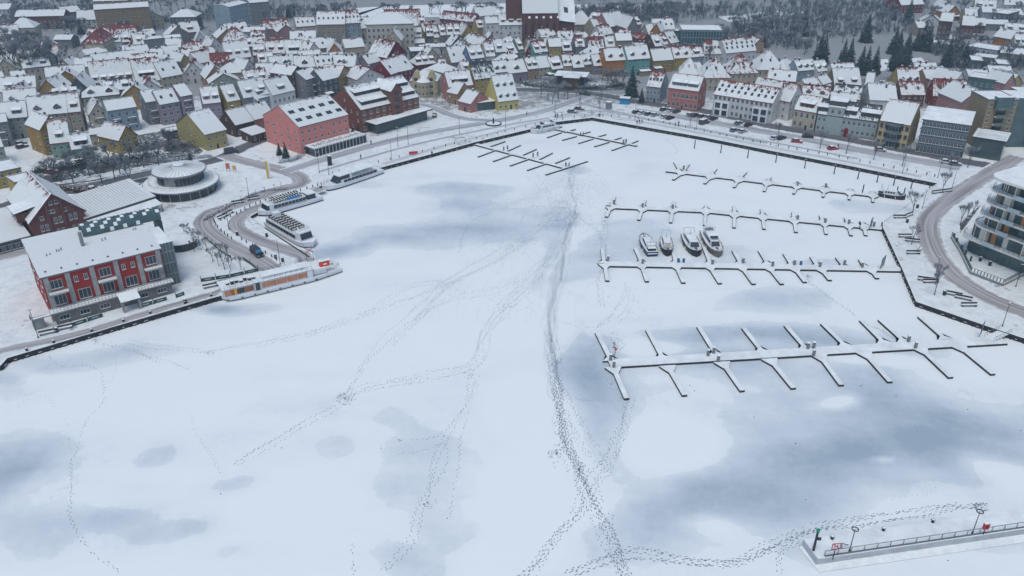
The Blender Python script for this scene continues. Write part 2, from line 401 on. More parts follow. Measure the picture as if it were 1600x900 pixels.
def dormer(root, x, y0, zz, dw, dh, sl, gable, wm, em, dark=False):
    b = MB(); a, c = x-dw/2, x+dw/2
    if not gable:
        s2 = sl*0.28; y1 = y0+dh/(sl-s2)
        A = [(a,y0,zz-0.5),(a,y0,zz+dh),(a,y1,zz+sl*(y1-y0)),(a,y1,zz+sl*(y1-y0)-0.5)]; b.hull(A, [(c,p[1],p[2]) for p in A], wm)
        q = [(a-0.2,y0-0.3,zz+dh-0.3*s2+0.1),(c+0.2,y0-0.3,zz+dh-0.3*s2+0.1),(c+0.2,y1+0.1,zz+sl*(y1-y0)+0.15),(a-0.2,y1+0.1,zz+sl*(y1-y0)+0.15)]
        slab(b, q, 0.24, M_SNOW, em, None)
        hh = dh-0.45; zc = zz+dh/2+0.05
    else:
        g = dw*0.42; dh2 = dh*0.75; yr = y0+(dh2+g)/sl; ye = y0+dh2/sl
        A = [(a,y0,zz-0.4),(c,y0,zz-0.4),(c,y0,zz+dh2),(x,y0,zz+dh2+g),(a,y0,zz+dh2)]; B = [(p[0],ye+0.2,p[2]+0.01) for p in A]; b.hull(A, B, wm)
        for sgn in (-1, 1):
            e = x+sgn*(dw/2+0.2); ze = zz+dh2-0.2*g/(dw/2)
            q = [(e,y0-0.3,ze),(x,y0-0.3,zz+dh2+g),(x,yr,zz+dh2+g),(e,ye-0.2/sl*0.5,ze)]
            if sgn > 0: q = [q[1], q[0], q[3], q[2]]
            slab(b, [Vector(p)+Vector((0,0,0.12)) for p in q], 0.2, M_SNOW, em, None)
        hh = dh2-0.15; zc = zz+dh2/2+0.1
    o = b.build('dormer', root)
    n = max(1, int(dw/1.5)) if not gable else 1
    for i in range(n):
        window(o, a+dw*(i+0.5)/n, y0-0.002, zc, min(1.2, dw/n*0.72), max(0.7, hh), 0, 'cross', dark)
    return o

LANDM = [('the round glass restaurant',285,275),('the pink warehouse hotel',485,190),('the brick warehouse',600,150),('the yellow inn',790,150),('the church',845,25),
 ('the cream town hall',615,40),('the coral red house',1078,135),('the long white block',1175,150),('the mint row house',1325,185),('the tan apartment tower',1570,170),
 ('the snowy playing field',1440,95),('the big bare trees',60,85),('the pale blue balcony house',190,190),('the white mansard house',170,120),('the lilac balcony block',280,170),
 ('the park pavilion',890,125),('the teal glass office',1085,50),('the pyramid-roofed villas',1160,100),('the brick smokestacks',1565,80),('the cream ornate corner house',660,120),
 ('the red-roofed long block',130,50),('the blue town houses',560,60),('the orange gable house',520,85),('the crimson house',625,75),('the yellow house on the corner',325,205)]
def pix_house(typ, ax, ay, bx, by, h, d, r, wall, tile='red', bare=0.1, opts='', label=None, back=None, apex=None, name='town_house', cat='house', **kw):
    """house whose front eave runs between two places of the photograph"""
    A = L(ax, ay, h); B = L(bx, by, h); u = B-A; w = u.length; u.normalize(); n = Vector((-u.y, u.x, 0))
    if back:
        d = abs((L(back[0], back[1], h)-A).dot(n))
    mid = (A+B)/2; base = Vector((mid.x, mid.y, LZ)); rz = math.atan2(u.y, u.x)
    if apex:
        P = {'s': A+n*d/2, 'g': mid, 'm': A+n*d}[typ]; lo, hi = 0, 25
        for _ in range(30):
            m_ = (lo+hi)/2
            if proj((P.x, P.y, LZ+h+m_))[1] > apex: lo = m_
            else: hi = m_
        r = max(0.3, lo)
    o = thing(name, label, cat, base, rz); o.matrix_basis = Matrix.Translation(base) @ Matrix.Rotation(rz, 4, 'Z')
    rg = random.Random(int(ax*7+ay*13))
    build_house(o, w, d, h, r, typ, wall, tile, bare, opts=opts, rng=rg, **kw)
    c = base+n*d/2; FOOT.append((c.x, c.y, w/2, d/2, rz))
    if label is None and typ in ('s', 'g', 'h') and rg.random() < 0.33:
        b = MB(); aw = w*rg.uniform(0.3, 0.5); ax_ = rg.choice((-1, 1))*(w-aw)/2*0.9; ad = rg.uniform(1.6, 3.0); ah = rg.uniform(2.3, 3.2)
        b.hull([(ax_-aw/2,-ad,0),(ax_+aw/2,-ad,0),(ax_+aw/2,-0.25,0),(ax_-aw/2,-0.25,0)], [(ax_-aw/2,-ad,ah-0.4),(ax_+aw/2,-ad,ah-0.4),(ax_+aw/2,-0.25,ah),(ax_-aw/2,-0.25,ah)], wallmat(rg.choice(['brown','grey','slate','beige'])))
        b.hull([(ax_-aw/2-.2,-ad-.3,ah-0.45),(ax_+aw/2+.2,-ad-.3,ah-0.45),(ax_+aw/2+.2,-0.22,ah+.02),(ax_-aw/2-.2,-0.22,ah+.02)], [(ax_-aw/2-.2,-ad-.3,ah-0.15),(ax_+aw/2+.2,-ad-.3,ah-0.15),(ax_+aw/2+.2,-0.22,ah+.3),(ax_-aw/2-.2,-0.22,ah+.3)], M_WOODD, M_SNOW); b.build('annex', o)
    if label is None: HOUSES.append((o, wall, typ, bare, tile, opts, w, proj((mid.x, mid.y, LZ+h))))
    return o, w, d, r
def overlaps(x, y, w2, d2, rz, pad=0.0):
    def inside(px, py, f):
        cx, cy, a, b, t = f; dx, dy = px-cx, py-cy; c, s = math.cos(-t), math.sin(-t)
        return abs(dx*c-dy*s) < a+pad and abs(dx*s+dy*c) < b+pad
    def pts(cx, cy, a, b, t):
        c, s = math.cos(t), math.sin(t)
        return [(cx+i*a*c-j*b*s, cy+i*a*s+j*b*c) for i in (-1,-0.5,0,0.5,1) for j in (-1,0,1)]
    P = pts(x, y, w2, d2, rz)
    for f in FOOT:
        if (f[0]-x)**2+(f[1]-y)**2 > (f[2]+f[3]+w2+d2)**2: continue
        if any(inside(p[0], p[1], f) for p in P) or any(inside(p[0], p[1], (x,y,w2,d2,rz)) for p in pts(*f)): return True
    return False

def Zlist(ox, oy, sc, text):
    """type x0 y0 x1 y1 h d r wall tile bare opts  - in the coordinates of one enlarged tile"""
    for ln in text.strip().splitlines():
        t = ln.split()
        if not t or t[0].startswith('#'): continue
        x0, y0, x1, y1, h, d, r = map(float, t[1:8])
        pix_house(t[0], ox+x0/sc, oy+y0/sc, ox+x1/sc, oy+y1/sc, h, d, r, t[8].replace('_', ' '), t[9] if len(t) > 9 else 'red', float(t[10]) if len(t) > 10 else 0.05, t[11] if len(t) > 11 else '')
Zlist(0, 0, 4.0, '''
s 90 105 400 98 8 12 3 brick grey .0 x0
s 392 82 505 68 7 10 3 grey grey .0
s 572 100 838 95 7 12 2 brown grey .0 x0
s 585 62 930 42 15 14 2 tan grey .0 x0
h 1062 108 1222 106 9 14 4 slate grey .0 x0
g 890 125 1022 108 6 12 4 cream grey .0
s 480 125 600 120 6 10 5 white grey .0
h 60 178 215 172 8 12 5 cream grey .0
s 0 215 120 205 6 10 4 white red .1
s 1430 45 1545 18 18 12 1 pale_blue grey .0 x0
s 1560 20 1680 10 14 12 1 grey grey .0 x0
s -40 60 60 58 6 12 3 white grey .0
s 580 8 800 2 10 12 3 ochre grey .0
''')
Zlist(0, 225, 4.0, '''
f 95 247 240 212 6.5 8 0 yellow grey 0
f -70 195 130 152 5.5 12 0 yellow grey 0
''')
# -- between the promenade and the church
Zlist(800, 10, 7.477, '''
s 315 720 465 700 5.5 9 4.6 cream grey .0 d0
s 465 735 600 718 4.5 10 5 green red .0 w1
s 600 695 715 690 5 9 4.4 cream red .05 D2
s 715 715 845 704 4.3 10 5 grey red .1 D1
s 842 680 953 668 5 9 4.4 beige grey .0 D2
s 955 695 1080 685 4.6 9 4.6 lilac dark .05 D1
s 1095 635 1345 620 8 10 5 orange red .05 D2
s 1350 620 1615 600 8.5 10 5.5 turquoise grey .0 D2
s -65 562 70 540 7 10 4.8 pink red .05 d1
s 75 500 135 492 8.5 9 5 green red .1 d1
g 158 535 245 535 7 10 3.5 crimson dark .1
s 265 540 420 520 7.5 9 5 turquoise red .35 d2
s 432 470 580 465 9.5 8 3.5 yellow grey .0 x0
s 590 515 700 510 7 9 4.5 pink grey .1 w1
s 742 470 852 465 8 9 5 grey maroon .5 d1
s 890 490 1078 485 6.5 10 5 pale_blue maroon .5 k2
s 1095 470 1215 465 7.2 9 4.5 cream grey .05 d1
s 1218 400 1405 395 10.5 9 3 beige grey .0 x0
s 1405 475 1600 470 6.5 8 1.2 pink grey .0
s 545 390 725 382 6 9 4 cream red .2 k2
s 750 372 900 362 5 10 2 white grey .0
s 350 352 520 332 7 10 3 white red .1
s 360 402 450 395 6 8 2 cream grey .05
h 700 215 950 210 7 13 8 beige grey .0 k0
h 545 290 720 282 5 12 8 brick red .75 k3
s 960 252 1100 235 7 10 4.5 cream red .2
s 1040 335 1185 315 6 10 4.5 white red .35
s 1130 240 1335 205 8 13 7 pink red .05
g 1345 255 1475 245 9 14 6 grey grey .0
s 890 150 1010 165 8 10 4 pink red .2 d1
s 1240 345 1380 350 7 9 3 cream red .35
s 1385 360 1530 385 7 9 2 brick red .75
g 1500 300 1600 330 7 12 5 cream grey .05
s 250 300 420 300 6 8 3 white dark .35
''')
Zlist(1000, 10, 7.477, '''
s 152 635 390 618 6.3 9 4.8 ochre grey .0
s 395 605 595 593 6.3 9 4.8 yellow red .2 D2
s 597 592 750 578 6.3 9 4.5 pale_blue red .35 d1
s 752 553 862 552 4 10 6 white red .5 k2
s 868 552 985 548 4 10 6 white grey .0 k3
s 1003 545 1360 512 5 11 6 white red .2 k12
g 1345 435 1455 430 5.5 9 2.6 peach red .35
s 172 465 262 455 8 10 5 brown dark .1 d1
s 265 447 352 432 8 10 5 white maroon .35 d1
s 354 430 456 410 8.5 10 5 pink grey .05 k2
s 160 272 410 265 8 12 5 white red .05 k4
g 122 290 246 300 9 9 4.5 orange grey .0
f 255 296 480 292 7 8 0 teal dark 0
p 735 838 1055 835 6 14 8.5 cream red .35 k3
p 1065 790 1375 778 6 14 8.5 cream red .5 k3
p 1380 745 1690 740 6 14 8.5 cream red .2 k3
p 455 790 675 800 6 13 7 cream red .2 k3
s 580 735 742 722 4 9 2 beige grey .0
''')
Zlist(600, 10, 7.477, '''
s 305 357 440 355 6 9 4.5 white grey .05 d2
s 300 228 402 222 7 9 4 cream grey .05
s 405 215 490 210 7 9 4 lilac red .1 d1
s 498 345 580 342 7 10 5.5 slate maroon .35 d2
s 584 360 656 356 6.5 10 6 cream maroon .2 d2
s 660 335 727 330 8 9 5 grey red .1 d1
s 735 330 895 325 8.5 11 6 beige maroon .35 d2
g 905 345 1065 335 6 13 6 yellow red .2
s 285 432 480 425 4 7 1.6 beige grey .0
s 485 478 800 470 3.5 7 1.2 white grey .0
f 312 535 540 525 5.5 12 0 slate dark 0
s 785 655 1012 630 6 12 6.5 beige grey .0 k2
s 1012 612 1172 592 8 10 5.5 blue red .05 d2
s 1190 582 1300 575 7.5 10 6 white red .1 d2
s 1305 532 1412 522 8.5 9 5.5 pale_green grey .05 d1
s 1188 200 1345 195 12.5 12 3 white dark .2
s 1345 218 1815 212 12 13 5.5 white dark .1 d5
s 1080 115 1330 100 6 12 5 white dark .1
s 0 130 430 120 5 10 4 white red .5
g 1185 400 1320 395 5 9 3.5 pink grey .05
h 85 785 325 735 5.5 12 6 crimson maroon .1
g 30 600 265 545 8 14 7 crimson maroon .35
g 20 400 200 400 9 12 5 cream red .1
s 650 140 1050 180 6 10 4 brick maroon .5
s 640 715 730 712 5 8 3 beige red .1
''')
Zlist(640, 90, 7.273, '''
s 735 245 985 213 8.5 10 6 yellow dark .5 k4
s 965 170 1115 157 5.5 9 4.5 beige grey .0 D2
s 1118 180 1340 155 4.5 11 5 lilac grey .0 D1
s 1342 130 1465 117 5.5 9 4.5 peach grey .0 d2
s 440 335 722 305 7 10 5.5 coral maroon .05 w1
s 425 388 548 415 5 9 4 peach grey .0
s 556 492 700 527 4 11 4 coral grey .0
h 190 125 400 180 6 10 3 cream grey .0
s 600 160 700 150 6 8 4 white red .1 d1
''')
Zlist(1240, 60, 8.0, '''
s 195 657 470 595 5.5 10 4 cream grey .0
s 362 577 475 542 7 7 3 white dark .1
s 512 605 850 600 5 12 7 tan grey .0 d2
s 980 725 1290 712 6 9 4.5 pale_green grey .05 w1
s 885 590 990 600 6 9 5 white grey .0
s 1312 578 1585 573 5.5 10 6.5 yellow red .2 D3
s 1342 702 1645 702 5.5 10 4.6 brick red .35 k2
s 55 405 290 385 6.5 9 4 pale_blue grey .05 D3
s 300 415 450 395 6 9 4 white grey .05 D2
s 500 452 790 442 5.5 10 4 white red .05 D2
h -80 400 40 345 6 9 4 yellow grey .0
g 850 640 960 770 6 11 5 white grey .05
''')
Zlist(1420, 100, 5.62, '''
s 210 275 345 282 5.5 11 6 red red .5 k1
s 345 275 525 275 6 10 5.5 crimson red .35 D1
g 465 335 690 325 8 16 5 pink grey .0
s 150 127 335 125 5.5 10 3 peach grey .0
g 385 180 495 160 7 12 5 white grey .0
f 522 115 835 158 7 12 0 teal grey 0
g 845 170 935 160 7 11 4 pink grey .05
g 880 175 1000 168 5 12 4 yellow grey .0
s 275 120 370 90 5 10 3 pale_blue grey .0
s 60 92 260 92 5 10 4.5 grey grey .05
''')
Zlist(1400, 0, 7.5, '''
s 512 240 665 252 11 10 4 brown grey .0
s 770 292 922 302 8 12 4.5 brick grey .0
s 812 188 960 192 6 10 4 yellow grey .0
s 1012 142 1130 145 9 9 3 pale_blue grey .0
f 1135 150 1310 172 9 18 0 slate grey 0
s 1200 175 1500 178 5 12 3 white grey .0
s 255 325 360 322 5 9 3 beige grey .0
f 650 555 820 562 3 12 0 white grey 0
f 825 545 1185 600 6 14 0 white grey 0
g 1362 462 1485 440 6 11 4 orange grey .0
f 890 662 1170 692 5 10 0 grey grey 0
f 885 712 1020 722 7 12 0 slate grey 0
f 1190 755 1330 765 5 12 0 slate grey 0
s 1220 620 1500 645 6 12 2 beige grey .0
g 600 150 745 145 5 12 4.5 orange grey .0
g 520 95 640 95 5 12 4.5 yellow grey .0
s 60 60 330 48 6 16 6 crimson grey .1
s 235 880 470 888 5 10 3 white grey .0
s 1030 280 1330 290 4 10 2 grey grey .0
s 850 895 1100 905 5 12 2 white grey .0
s 1100 880 1380 892 5 14 3 white grey .0
''')
# -- left half of the old town
Zlist(0, 40, 7.477, '''
s 1080 705 1572 655 3.5 15 9.5 white red .1 d5
g 430 795 730 790 5 13 6 ochre grey .05
g 780 785 1075 770 5 13 6.5 slate grey .05
s 0 775 425 742 5 12 5 cream grey .0 d2
g 62 885 300 880 5 12 6 brick maroon .1
s 530 602 1000 562 4.5 9 3.5 white grey .0
h 985 212 1200 210 10 18 6 cream red .75 k2
s 1192 202 1412 187 8 10 2.5 white grey .0 d2
s 1000 345 1260 300 6 8 2 white grey .05
s 1080 438 1600 385 5.5 9 3.5 white grey .0
s 865 485 1072 475 5 9 3.5 cream grey .0
g 690 465 815 465 4.5 9 3 cream red .1
g 660 345 780 330 5 12 4 white red .35
s 1430 320 1600 310 5 9 3 white grey .0
s 1280 95 1600 80 5 10 4 brick red .75
s 20 205 240 190 5 9 2.5 white red .2
s 620 165 830 165 5 9 2 grey grey .05
s -60 640 60 625 5 9 3 white grey .0
s 135 620 310 600 5 8 2.5 lilac grey .0
''')
Zlist(200, 40, 7.477, '''
s 92 660 378 628 4.5 14 9 cream red .2 w1
s 388 608 640 562 5.5 12 6 cream grey .0 k2
g 652 560 890 545 5 11 5 white red .35
g 905 620 1165 590 5.5 12 5.5 peach red .05
h 1085 565 1355 545 5 11 4.5 cream red .1
g 1355 515 1490 490 6.5 11 4 white grey .0
s 1150 388 1442 358 5.5 12 7.5 white red .05 d3
g 612 425 725 405 6 11 3.5 yellow grey .05
g 370 445 562 430 5 10 3 turquoise grey .0
s 400 350 600 335 5 9 4 white grey .05
s 640 365 790 350 5.5 9 3 red red .2
g 780 195 930 185 7 12 5.5 white red .05
g 945 275 1125 252 6 12 5.5 white grey .2
h 1110 200 1405 185 5 13 7 yellow red .5
f 425 155 620 140 7 10 0 cream grey 0
f 190 175 420 150 8 9 0 grey grey 0
s 60 215 190 215 6 9 4.5 white red .05 d1
s 430 255 620 250 5 9 4 white grey .05
s 0 345 260 315 5.5 9 3.5 white grey .0
s 270 385 420 375 5 9 4 white grey .05 k1
s 800 445 1010 405 5 9 5 white red .2
s 960 440 1190 425 5.5 8 4 cream red .75
s 1460 345 1600 340 5 9 5 lilac red .1 d2
s 890 370 1040 350 6 9 4 brick red .2
s 1340 75 1600 70 7 9 2 pale_blue grey .05
s 1430 165 1600 160 6 9 4 cream red .35 D2
s 190 105 320 92 6 9 2 slate grey .0
''')
Zlist(0, 140, 7.477, '''
s 82 335 322 312 8.5 10 5 pale_green grey .0 d1
s 328 305 792 264 8.5 11 6 beige grey .0 D2
s 795 262 945 248 8.5 11 6 beige red .1 d1
g 1045 292 1255 264 7.5 12 4 cream red .1 b1
g 465 470 722 412 10 12 4 ochre grey .05
s 580 628 822 602 6.5 12 6.5 mint red .1 d1
s 832 702 1082 667 5.5 10 4 mint grey .0 w1
s 1040 532 1242 512 5 8 1.4 cream grey .0
g 1385 592 1600 525 5.5 12 4.2 yellow red .1
s -130 400 88 372 9.5 9 2 grey grey .0 b1
s -150 695 42 662 7 10 4 pale_green grey .0
s -90 275 78 268 6 9 3 grey grey .05
''')
Zlist(200, 130, 6.667, '''
s 1030 192 1168 167 7 11 5.5 yellow grey .0 d1
s 1200 152 1352 127 8 10 6 grey grey .0 d1
s 1352 125 1478 102 8 10 6 pale_blue grey .0 d1
s 1112 437 1308 387 5 11 4.6 brown grey .0
s 1310 382 1522 328 5.2 11 4.6 coral grey .0
m 1292 548 1450 502 3 7 1 brown grey .0
f 402 520 655 470 2.8 6 0 slate dark 0
f 1480 215 1600 195 3 8 0 slate dark 0
''')
Zlist(400, 0, 4.0, '''
s 100 595 242 560 7.5 10 5.5 white grey .0 d1
s -10 620 85 597 7 10 5 pale_blue grey .0 d1
g 218 470 302 442 11 12 3 brown maroon .05
s 310 500 410 470 9 11 3 grey grey .0 b1
s 415 505 512 482 8.5 11 4 slate grey .0
g 515 480 590 440 8 10 3.5 ochre red .1
s 100 425 220 410 6 9 4.5 white grey .0 D2
s 380 415 480 405 6 9 4.5 white grey .05 k2
s 480 412 620 415 6 9 4.5 white grey .0 D1
g 630 500 800 470 6.5 12 4 white red .2
s 0 470 110 465 5 9 4.5 white grey .05
s 840 465 985 420 5.5 12 5.5 crimson red .05 k3
''')
Zlist(400, 10, 7.477, '''
s 92 268 402 242 5 10 4.5 pink red .5
s 472 237 697 222 7 10 4.5 cream red .1 k4
s 705 212 1040 206 12 14 6 beige red .1 k6
s 1045 197 1222 187 12 14 6 pale_blue red .35 k4
s 395 382 702 372 6 9 3.5 white grey .0
s 500 432 805 412 5 8 1.5 white grey .0
s 15 545 340 540 4.5 11 6 crimson red .2 d3
s 350 556 545 546 6 11 6 slate grey .0 w1
g 590 565 772 532 6 12 5.5 white red .05
g 835 548 1012 540 5 12 5 orange red .05
s 620 620 1030 595 4.5 8 2 white grey .0
s 30 655 215 640 5 9 4 pink red .1 d2
s 235 700 440 690 6 10 4.5 white grey .0 D2
s 445 712 700 700 6 10 4.5 white maroon .1 D1
s 710 710 905 690 6 10 4.5 tan dark .05 k3
s 920 700 1180 680 6 10 4.5 slate grey .0 D2
g 1190 650 1310 672 6 10 3.5 lilac grey .05
s 300 210 .1 1 1 1 1 white
'''.replace("s 300 210 .1 1 1 1 1 white\n", ''))
# ================================================================ landmark buildings
R = random.Random(11)
# --- pink warehouse hotel: gable wall to the left, long wall to the harbour
o, w, d, r = pix_house('s', 466, 199, 543.6, 179, 10.5, 14, 6, 'coral', 'grey', 0.0, 'q0+k0', 'pink warehouse hotel with paired skylights and a snowy terrace in front', back=(428.5, 176), apex=166, name='warehouse_hotel', cat='hotel', rows=3, cols=8, ww=0.9, wh=1.3, z_first=2.0, st=3.1, wallm=mat('wall_salmon', (0.58,0.22,0.19), 0.9, 0.12, 0.5))
rf = [c for c in o.children if c.name.startswith('roof')][0]
for row, t in ((0, 0.25), (1, 0.62)):
    for i in range(5):
        for k in (-0.62, 0.62):
            q = link('skylight', skylight_mesh(1.1, 1.7), rf); q.location = (-w/2+w*(i+0.55)/5+k, d/2*t, 10.5+r*t+0.22); q.rotation_euler = (math.atan(2*r/d), 0, 0)
b = MB(); b.box(-w*0.42, w/2+3, -6.2, -0.1, 0, 3.0, M_GLASS); b.box(-w*0.43, w/2+3.2, -6.4, -0.08, 3.0, 3.3, M_FRAME, M_SNOW)
for i in range(16): x = -w*0.42+(w*0.92+3)*i/15; b.box(x-0.12, x+0.12, -6.35, -6.2, 0, 3.0, M_FRAME)
b.build('terrace_arcade', o)
b = MB()
for i in range(30): x = -w*0.42+(w*0.92+3)*i/29; b.box(x-0.03, x+0.03, -6.3, -6.24, 3.3, 4.3, M_DARK)
b.box(-w*0.43, w/2+3.2, -6.31, -6.25, 4.3, 4.38, M_DARK); b.build('terrace_railing', o)
PINK = (o, w, d)
for i in range(9):
    x = -w*0.4+(w*0.9+2)*(i+0.5)/9
    p = o.matrix_basis @ Vector((x, -3.0+R.uniform(-1, 1), 3.3))
    b = MB(); b.tube((0,0,0), (0,0,0.7), 0.05, 0.05, M_DARK); b.lathe([(0,0.7),(0.5,0.7),(0.5,0.76),(0.46,0.86),(0,0.9)], M_SNOW, 8)
    for a in range(3): t = a*2.1; b.box(math.cos(t)*0.8-0.2, math.cos(t)*0.8+0.2, math.sin(t)*0.8-0.2, math.sin(t)*0.8+0.2, 0.38, 0.5, M_WOODD if a else mat('cushion', (0.35,0.08,0.09)), M_SNOW); b.box(math.cos(t)*0.8-0.16, math.cos(t)*0.8-0.1, math.sin(t)*0.8-0.16, math.sin(t)*0.8-0.1, 0, 0.38, M_DARK)
    q = b.build('terrace_table_set'); q.location = p
    tag(q, 'snow-covered round table with chairs on the hotel terrace, %s from the left' % ordw(i+1), 'table set', 'tables on the pink hotel terrace')

# --- brick warehouse with bands of dormers
o, w, d, r = pix_house('s', 563, 172, 654.3, 151, 9.5, 16, 7, 'brick', 'dark', 0.0, 'q0', 'red brick warehouse with long dark dormer bands and a tall central gable', back=(531.5, 152.5), apex=137, name='brick_warehouse', cat='warehouse', rows=3, cols=9, ww=1.3, wh=1.6, wallm=brickmat('brick_orange', (0.22,0.075,0.045), (0.15,0.05,0.035)), z_first=1.8, st=3.0, wstyle='wide')
sl = 2*r/d; em = MATS['edge_dark']
for (xa, xb) in ((-0.44, -0.02), (0.2, 0.47)):
    for t in (0.14, 0.55):
        dormer(o, w*(xa+xb)/2, d/2*t, 9.5+r*t, w*(xb-xa), 1.5, sl, False, em, em, True)
b = MB(); x0, x1 = w*0.0, w*0.18; hh = 9.5+r*0.75
b.hull([(x0,-1.2,0),(x1,-1.2,0),(x1,-1.2,hh),((x0+x1)/2,-1.2,hh+2.6),(x0,-1.2,hh)], [(x0,d/2,0),(x1,d/2,0),(x1,d/2,hh),((x0+x1)/2,d/2,hh+2.6),(x0,d/2,hh)], MATS['brick_orange'])
g = b.build('gable_bay', o); b = MB()
for s_, q in ((-1, [(x0-0.4,-1.5,hh-0.4),((x0+x1)/2,-1.5,hh+2.7),((x0+x1)/2,d/2+0.3,hh+2.7),(x0-0.4,d/2+0.3,hh-0.4)]), (1, [((x0+x1)/2,-1.5,hh+2.7),(x1+0.4,-1.5,hh-0.4),(x1+0.4,d/2+0.3,hh-0.4),((x0+x1)/2,d/2+0.3,hh+2.7)])):
    slab(b, q, 0.35, M_SNOW, em, None)
b.build('bay_roof', o)
for j in range(5): window(g, (x0+x1)/2, -1.202, 1.8+j*2.9, 2.2, 1.8, 0, 'wide', True)
# glass pavilion of its own
a_, b_ = L(582, 205), L(670, 178); 
def pav(ax, ay, bx, by, h, dep, label, wallc=M_TEALG, posts=12, name='glass_pavilion', over=1.6, cat='pavilion'):
    A, B = L(ax, ay), L(bx, by); u = (B-A); w = u.length; rz = math.atan2(u.y, u.x); mid = (A+B)/2
    o = thing(name, label, cat, (mid.x, mid.y, LZ), rz); n = Vector((-u.y, u.x, 0)).normalized(); c = mid+n*dep/2
    FOOT.append((c.x, c.y, w/2, dep/2, rz))
    b = MB(); b.box(-w/2, w/2, 0, dep, 0, h, wallc); b.build('glazing', o)
    b = MB(); b.box(-w/2-over, w/2+over, -over, dep+0.3, h+0.004, h+0.5, M_DARK, M_SNOW); b.build('roof', o)
    b = MB()
    for i in range(posts+1): x = -w/2+w*i/posts; b.box(x-0.08, x+0.08, -0.14, -0.005, 0, h, M_DFRAME if wallc == M_TEALG else M_FRAME)
    b.box(-w/2, w/2, -0.12, -0.006, h*0.62, h*0.62+0.12, M_DFRAME); b.build('mullions', o)
    return o, w
pav(590, 209.5, 667, 187, 4.2, 9, 'low dark glass pavilion in front of the brick warehouse', posts=22, over=2.0)

# --- red houseboat-side building on the left quay
H1 = 11.5
o, w, d, r = pix_house('m', 64, 435, 250, 389, H1, 22, 1.5, 'red', 'grey', 0.0, 'x0', 'long red and grey house with white balconies on the left quay', back=(30, 386), name='red_quay_house', cat='house', win=False, apex=None, wallm=mat('wall_red', (0.50,0.03,0.035), 0.85, 0.12, 0.5))
b = MB(); b.box(-w/2-0.3, w/2+0.3, -0.5, -0.06, 0, 3.4, M_CONC); b.box(-w/2-0.5, w/2+1, -3.2, -0.6, 3.1, 3.4, M_CONC, M_SNOW)
b.box(-w/2+0.3, w/2+0.3, -2.8, -0.6, 0.0, 3.1, mat('plinth', (0.16,0.16,0.155), 0.9, 0.3)); b.build('plinth', o)
for t in (0.0, 0.2, 0.4, 0.6, 0.8, 1.0):
    b = MB(); x = -w/2+w*t; x = min(max(x, -w/2+0.8), w/2-0.8); b.box(x-0.55, x+0.55, -0.3, -0.03, 3.4, H1-0.1, M_CONC); b.build('pilaster', o)
for i in range(5):
    xc = -w/2+w*(i+0.5)/5
    if i % 2 == 0:
        window(o, xc, -0.04, 9.2, 2.6, 2.2, 0, 'wide'); window(o, xc, -0.04, 5.1, 2.6, 2.6, 0, 'wide')
        q = MB(); q.box(xc-2.1, xc+2.1, -1.9, -0.31, 7.2, 7.45, M_CONC, M_SNOW); q.build('balcony', o)
        q = MB()
        for e in range(13): q.box(xc-2.1+0.343*e, xc-2.05+0.343*e, -1.88, -1.83, 7.45, 8.4, M_STEEL)
        q.box(xc-2.1, xc+2.1, -1.89, -1.82, 8.4, 8.48, M_STEEL)
        for e in (-2.1, 2.04): q.box(xc+e, xc+e+0.06, -1.82, -0.31, 8.4, 8.48, M_STEEL)
        q.build('railing', o)
    else:
        for k in (-1.1, 1.1): window(o, xc+k, -0.04, 9.3, 0.9, 1.5)
        window(o, xc, -0.04, 5.1, 2.8, 2.6, 0, 'wide')
for i in range(6): window(o, -w/2+w*(i+0.5)/6, -2.81, 1.7, 2.2, 1.2, 0, 'wide')
for j in range(2):
    for i in range(4): window(o, -w/2+0.02, d*(i+0.5)/4, 5.2+j*3.6, 1.2, 1.7, -1)
b = MB()
for i in range(38): x = -w/2-0.5+(w+1.4)*i/37; b.box(x-0.03, x+0.03, -3.15, -3.09, 3.4, 4.4, M_GREENM)
b.box(-w/2-0.5, w/2+1, -3.16, -3.08, 4.4, 4.5, M_GREENM); b.box(-w/2-0.5, w/2+1, -3.14, -3.1, 3.9, 3.94, M_GREENM); b.build('terrace_railing', o)
b = MB()
for (x, y, hh) in [(-w*0.38, d*0.45, .8), (-w*0.35, d*0.47, .6), (-w*0.29, d*0.5, 1), (-w*0.27, d*0.5, .8), (-w*0.25, d*0.52, 1), (w*0.1, d*0.5, 1), (w*0.13, d*0.52, 1), (w*0.42, d*0.6, 1), (w*0.4, d*0.6, .8)]: b.box(x-0.12, x+0.12, y-0.12, y+0.12, H1, H1+1.0+hh*0.7, M_STEEL)
for i in range(8): x = -w*0.45+w*0.9*i/7; b.box(x-0.18, x+0.18, 1.8, 2.1, H1, H1+0.7, M_DARK)
b.build('roof_vents', o)
b = MB(); b.tube((w*-0.07, d*0.5, H1), (w*-0.07, d*0.5, H1+4.6), 0.45, 0.45, M_STEEL, 10); b.build('flue', o)
b = MB(); xa, xb = -w*0.03, w*0.5+5; yb = d*0.80; n = 8; m_ = 18
pr = [(yb-2.6*math.cos(math.pi*k/n), H1+1.6+2.6*math.sin(math.pi*k/n)) for k in range(n+1)]
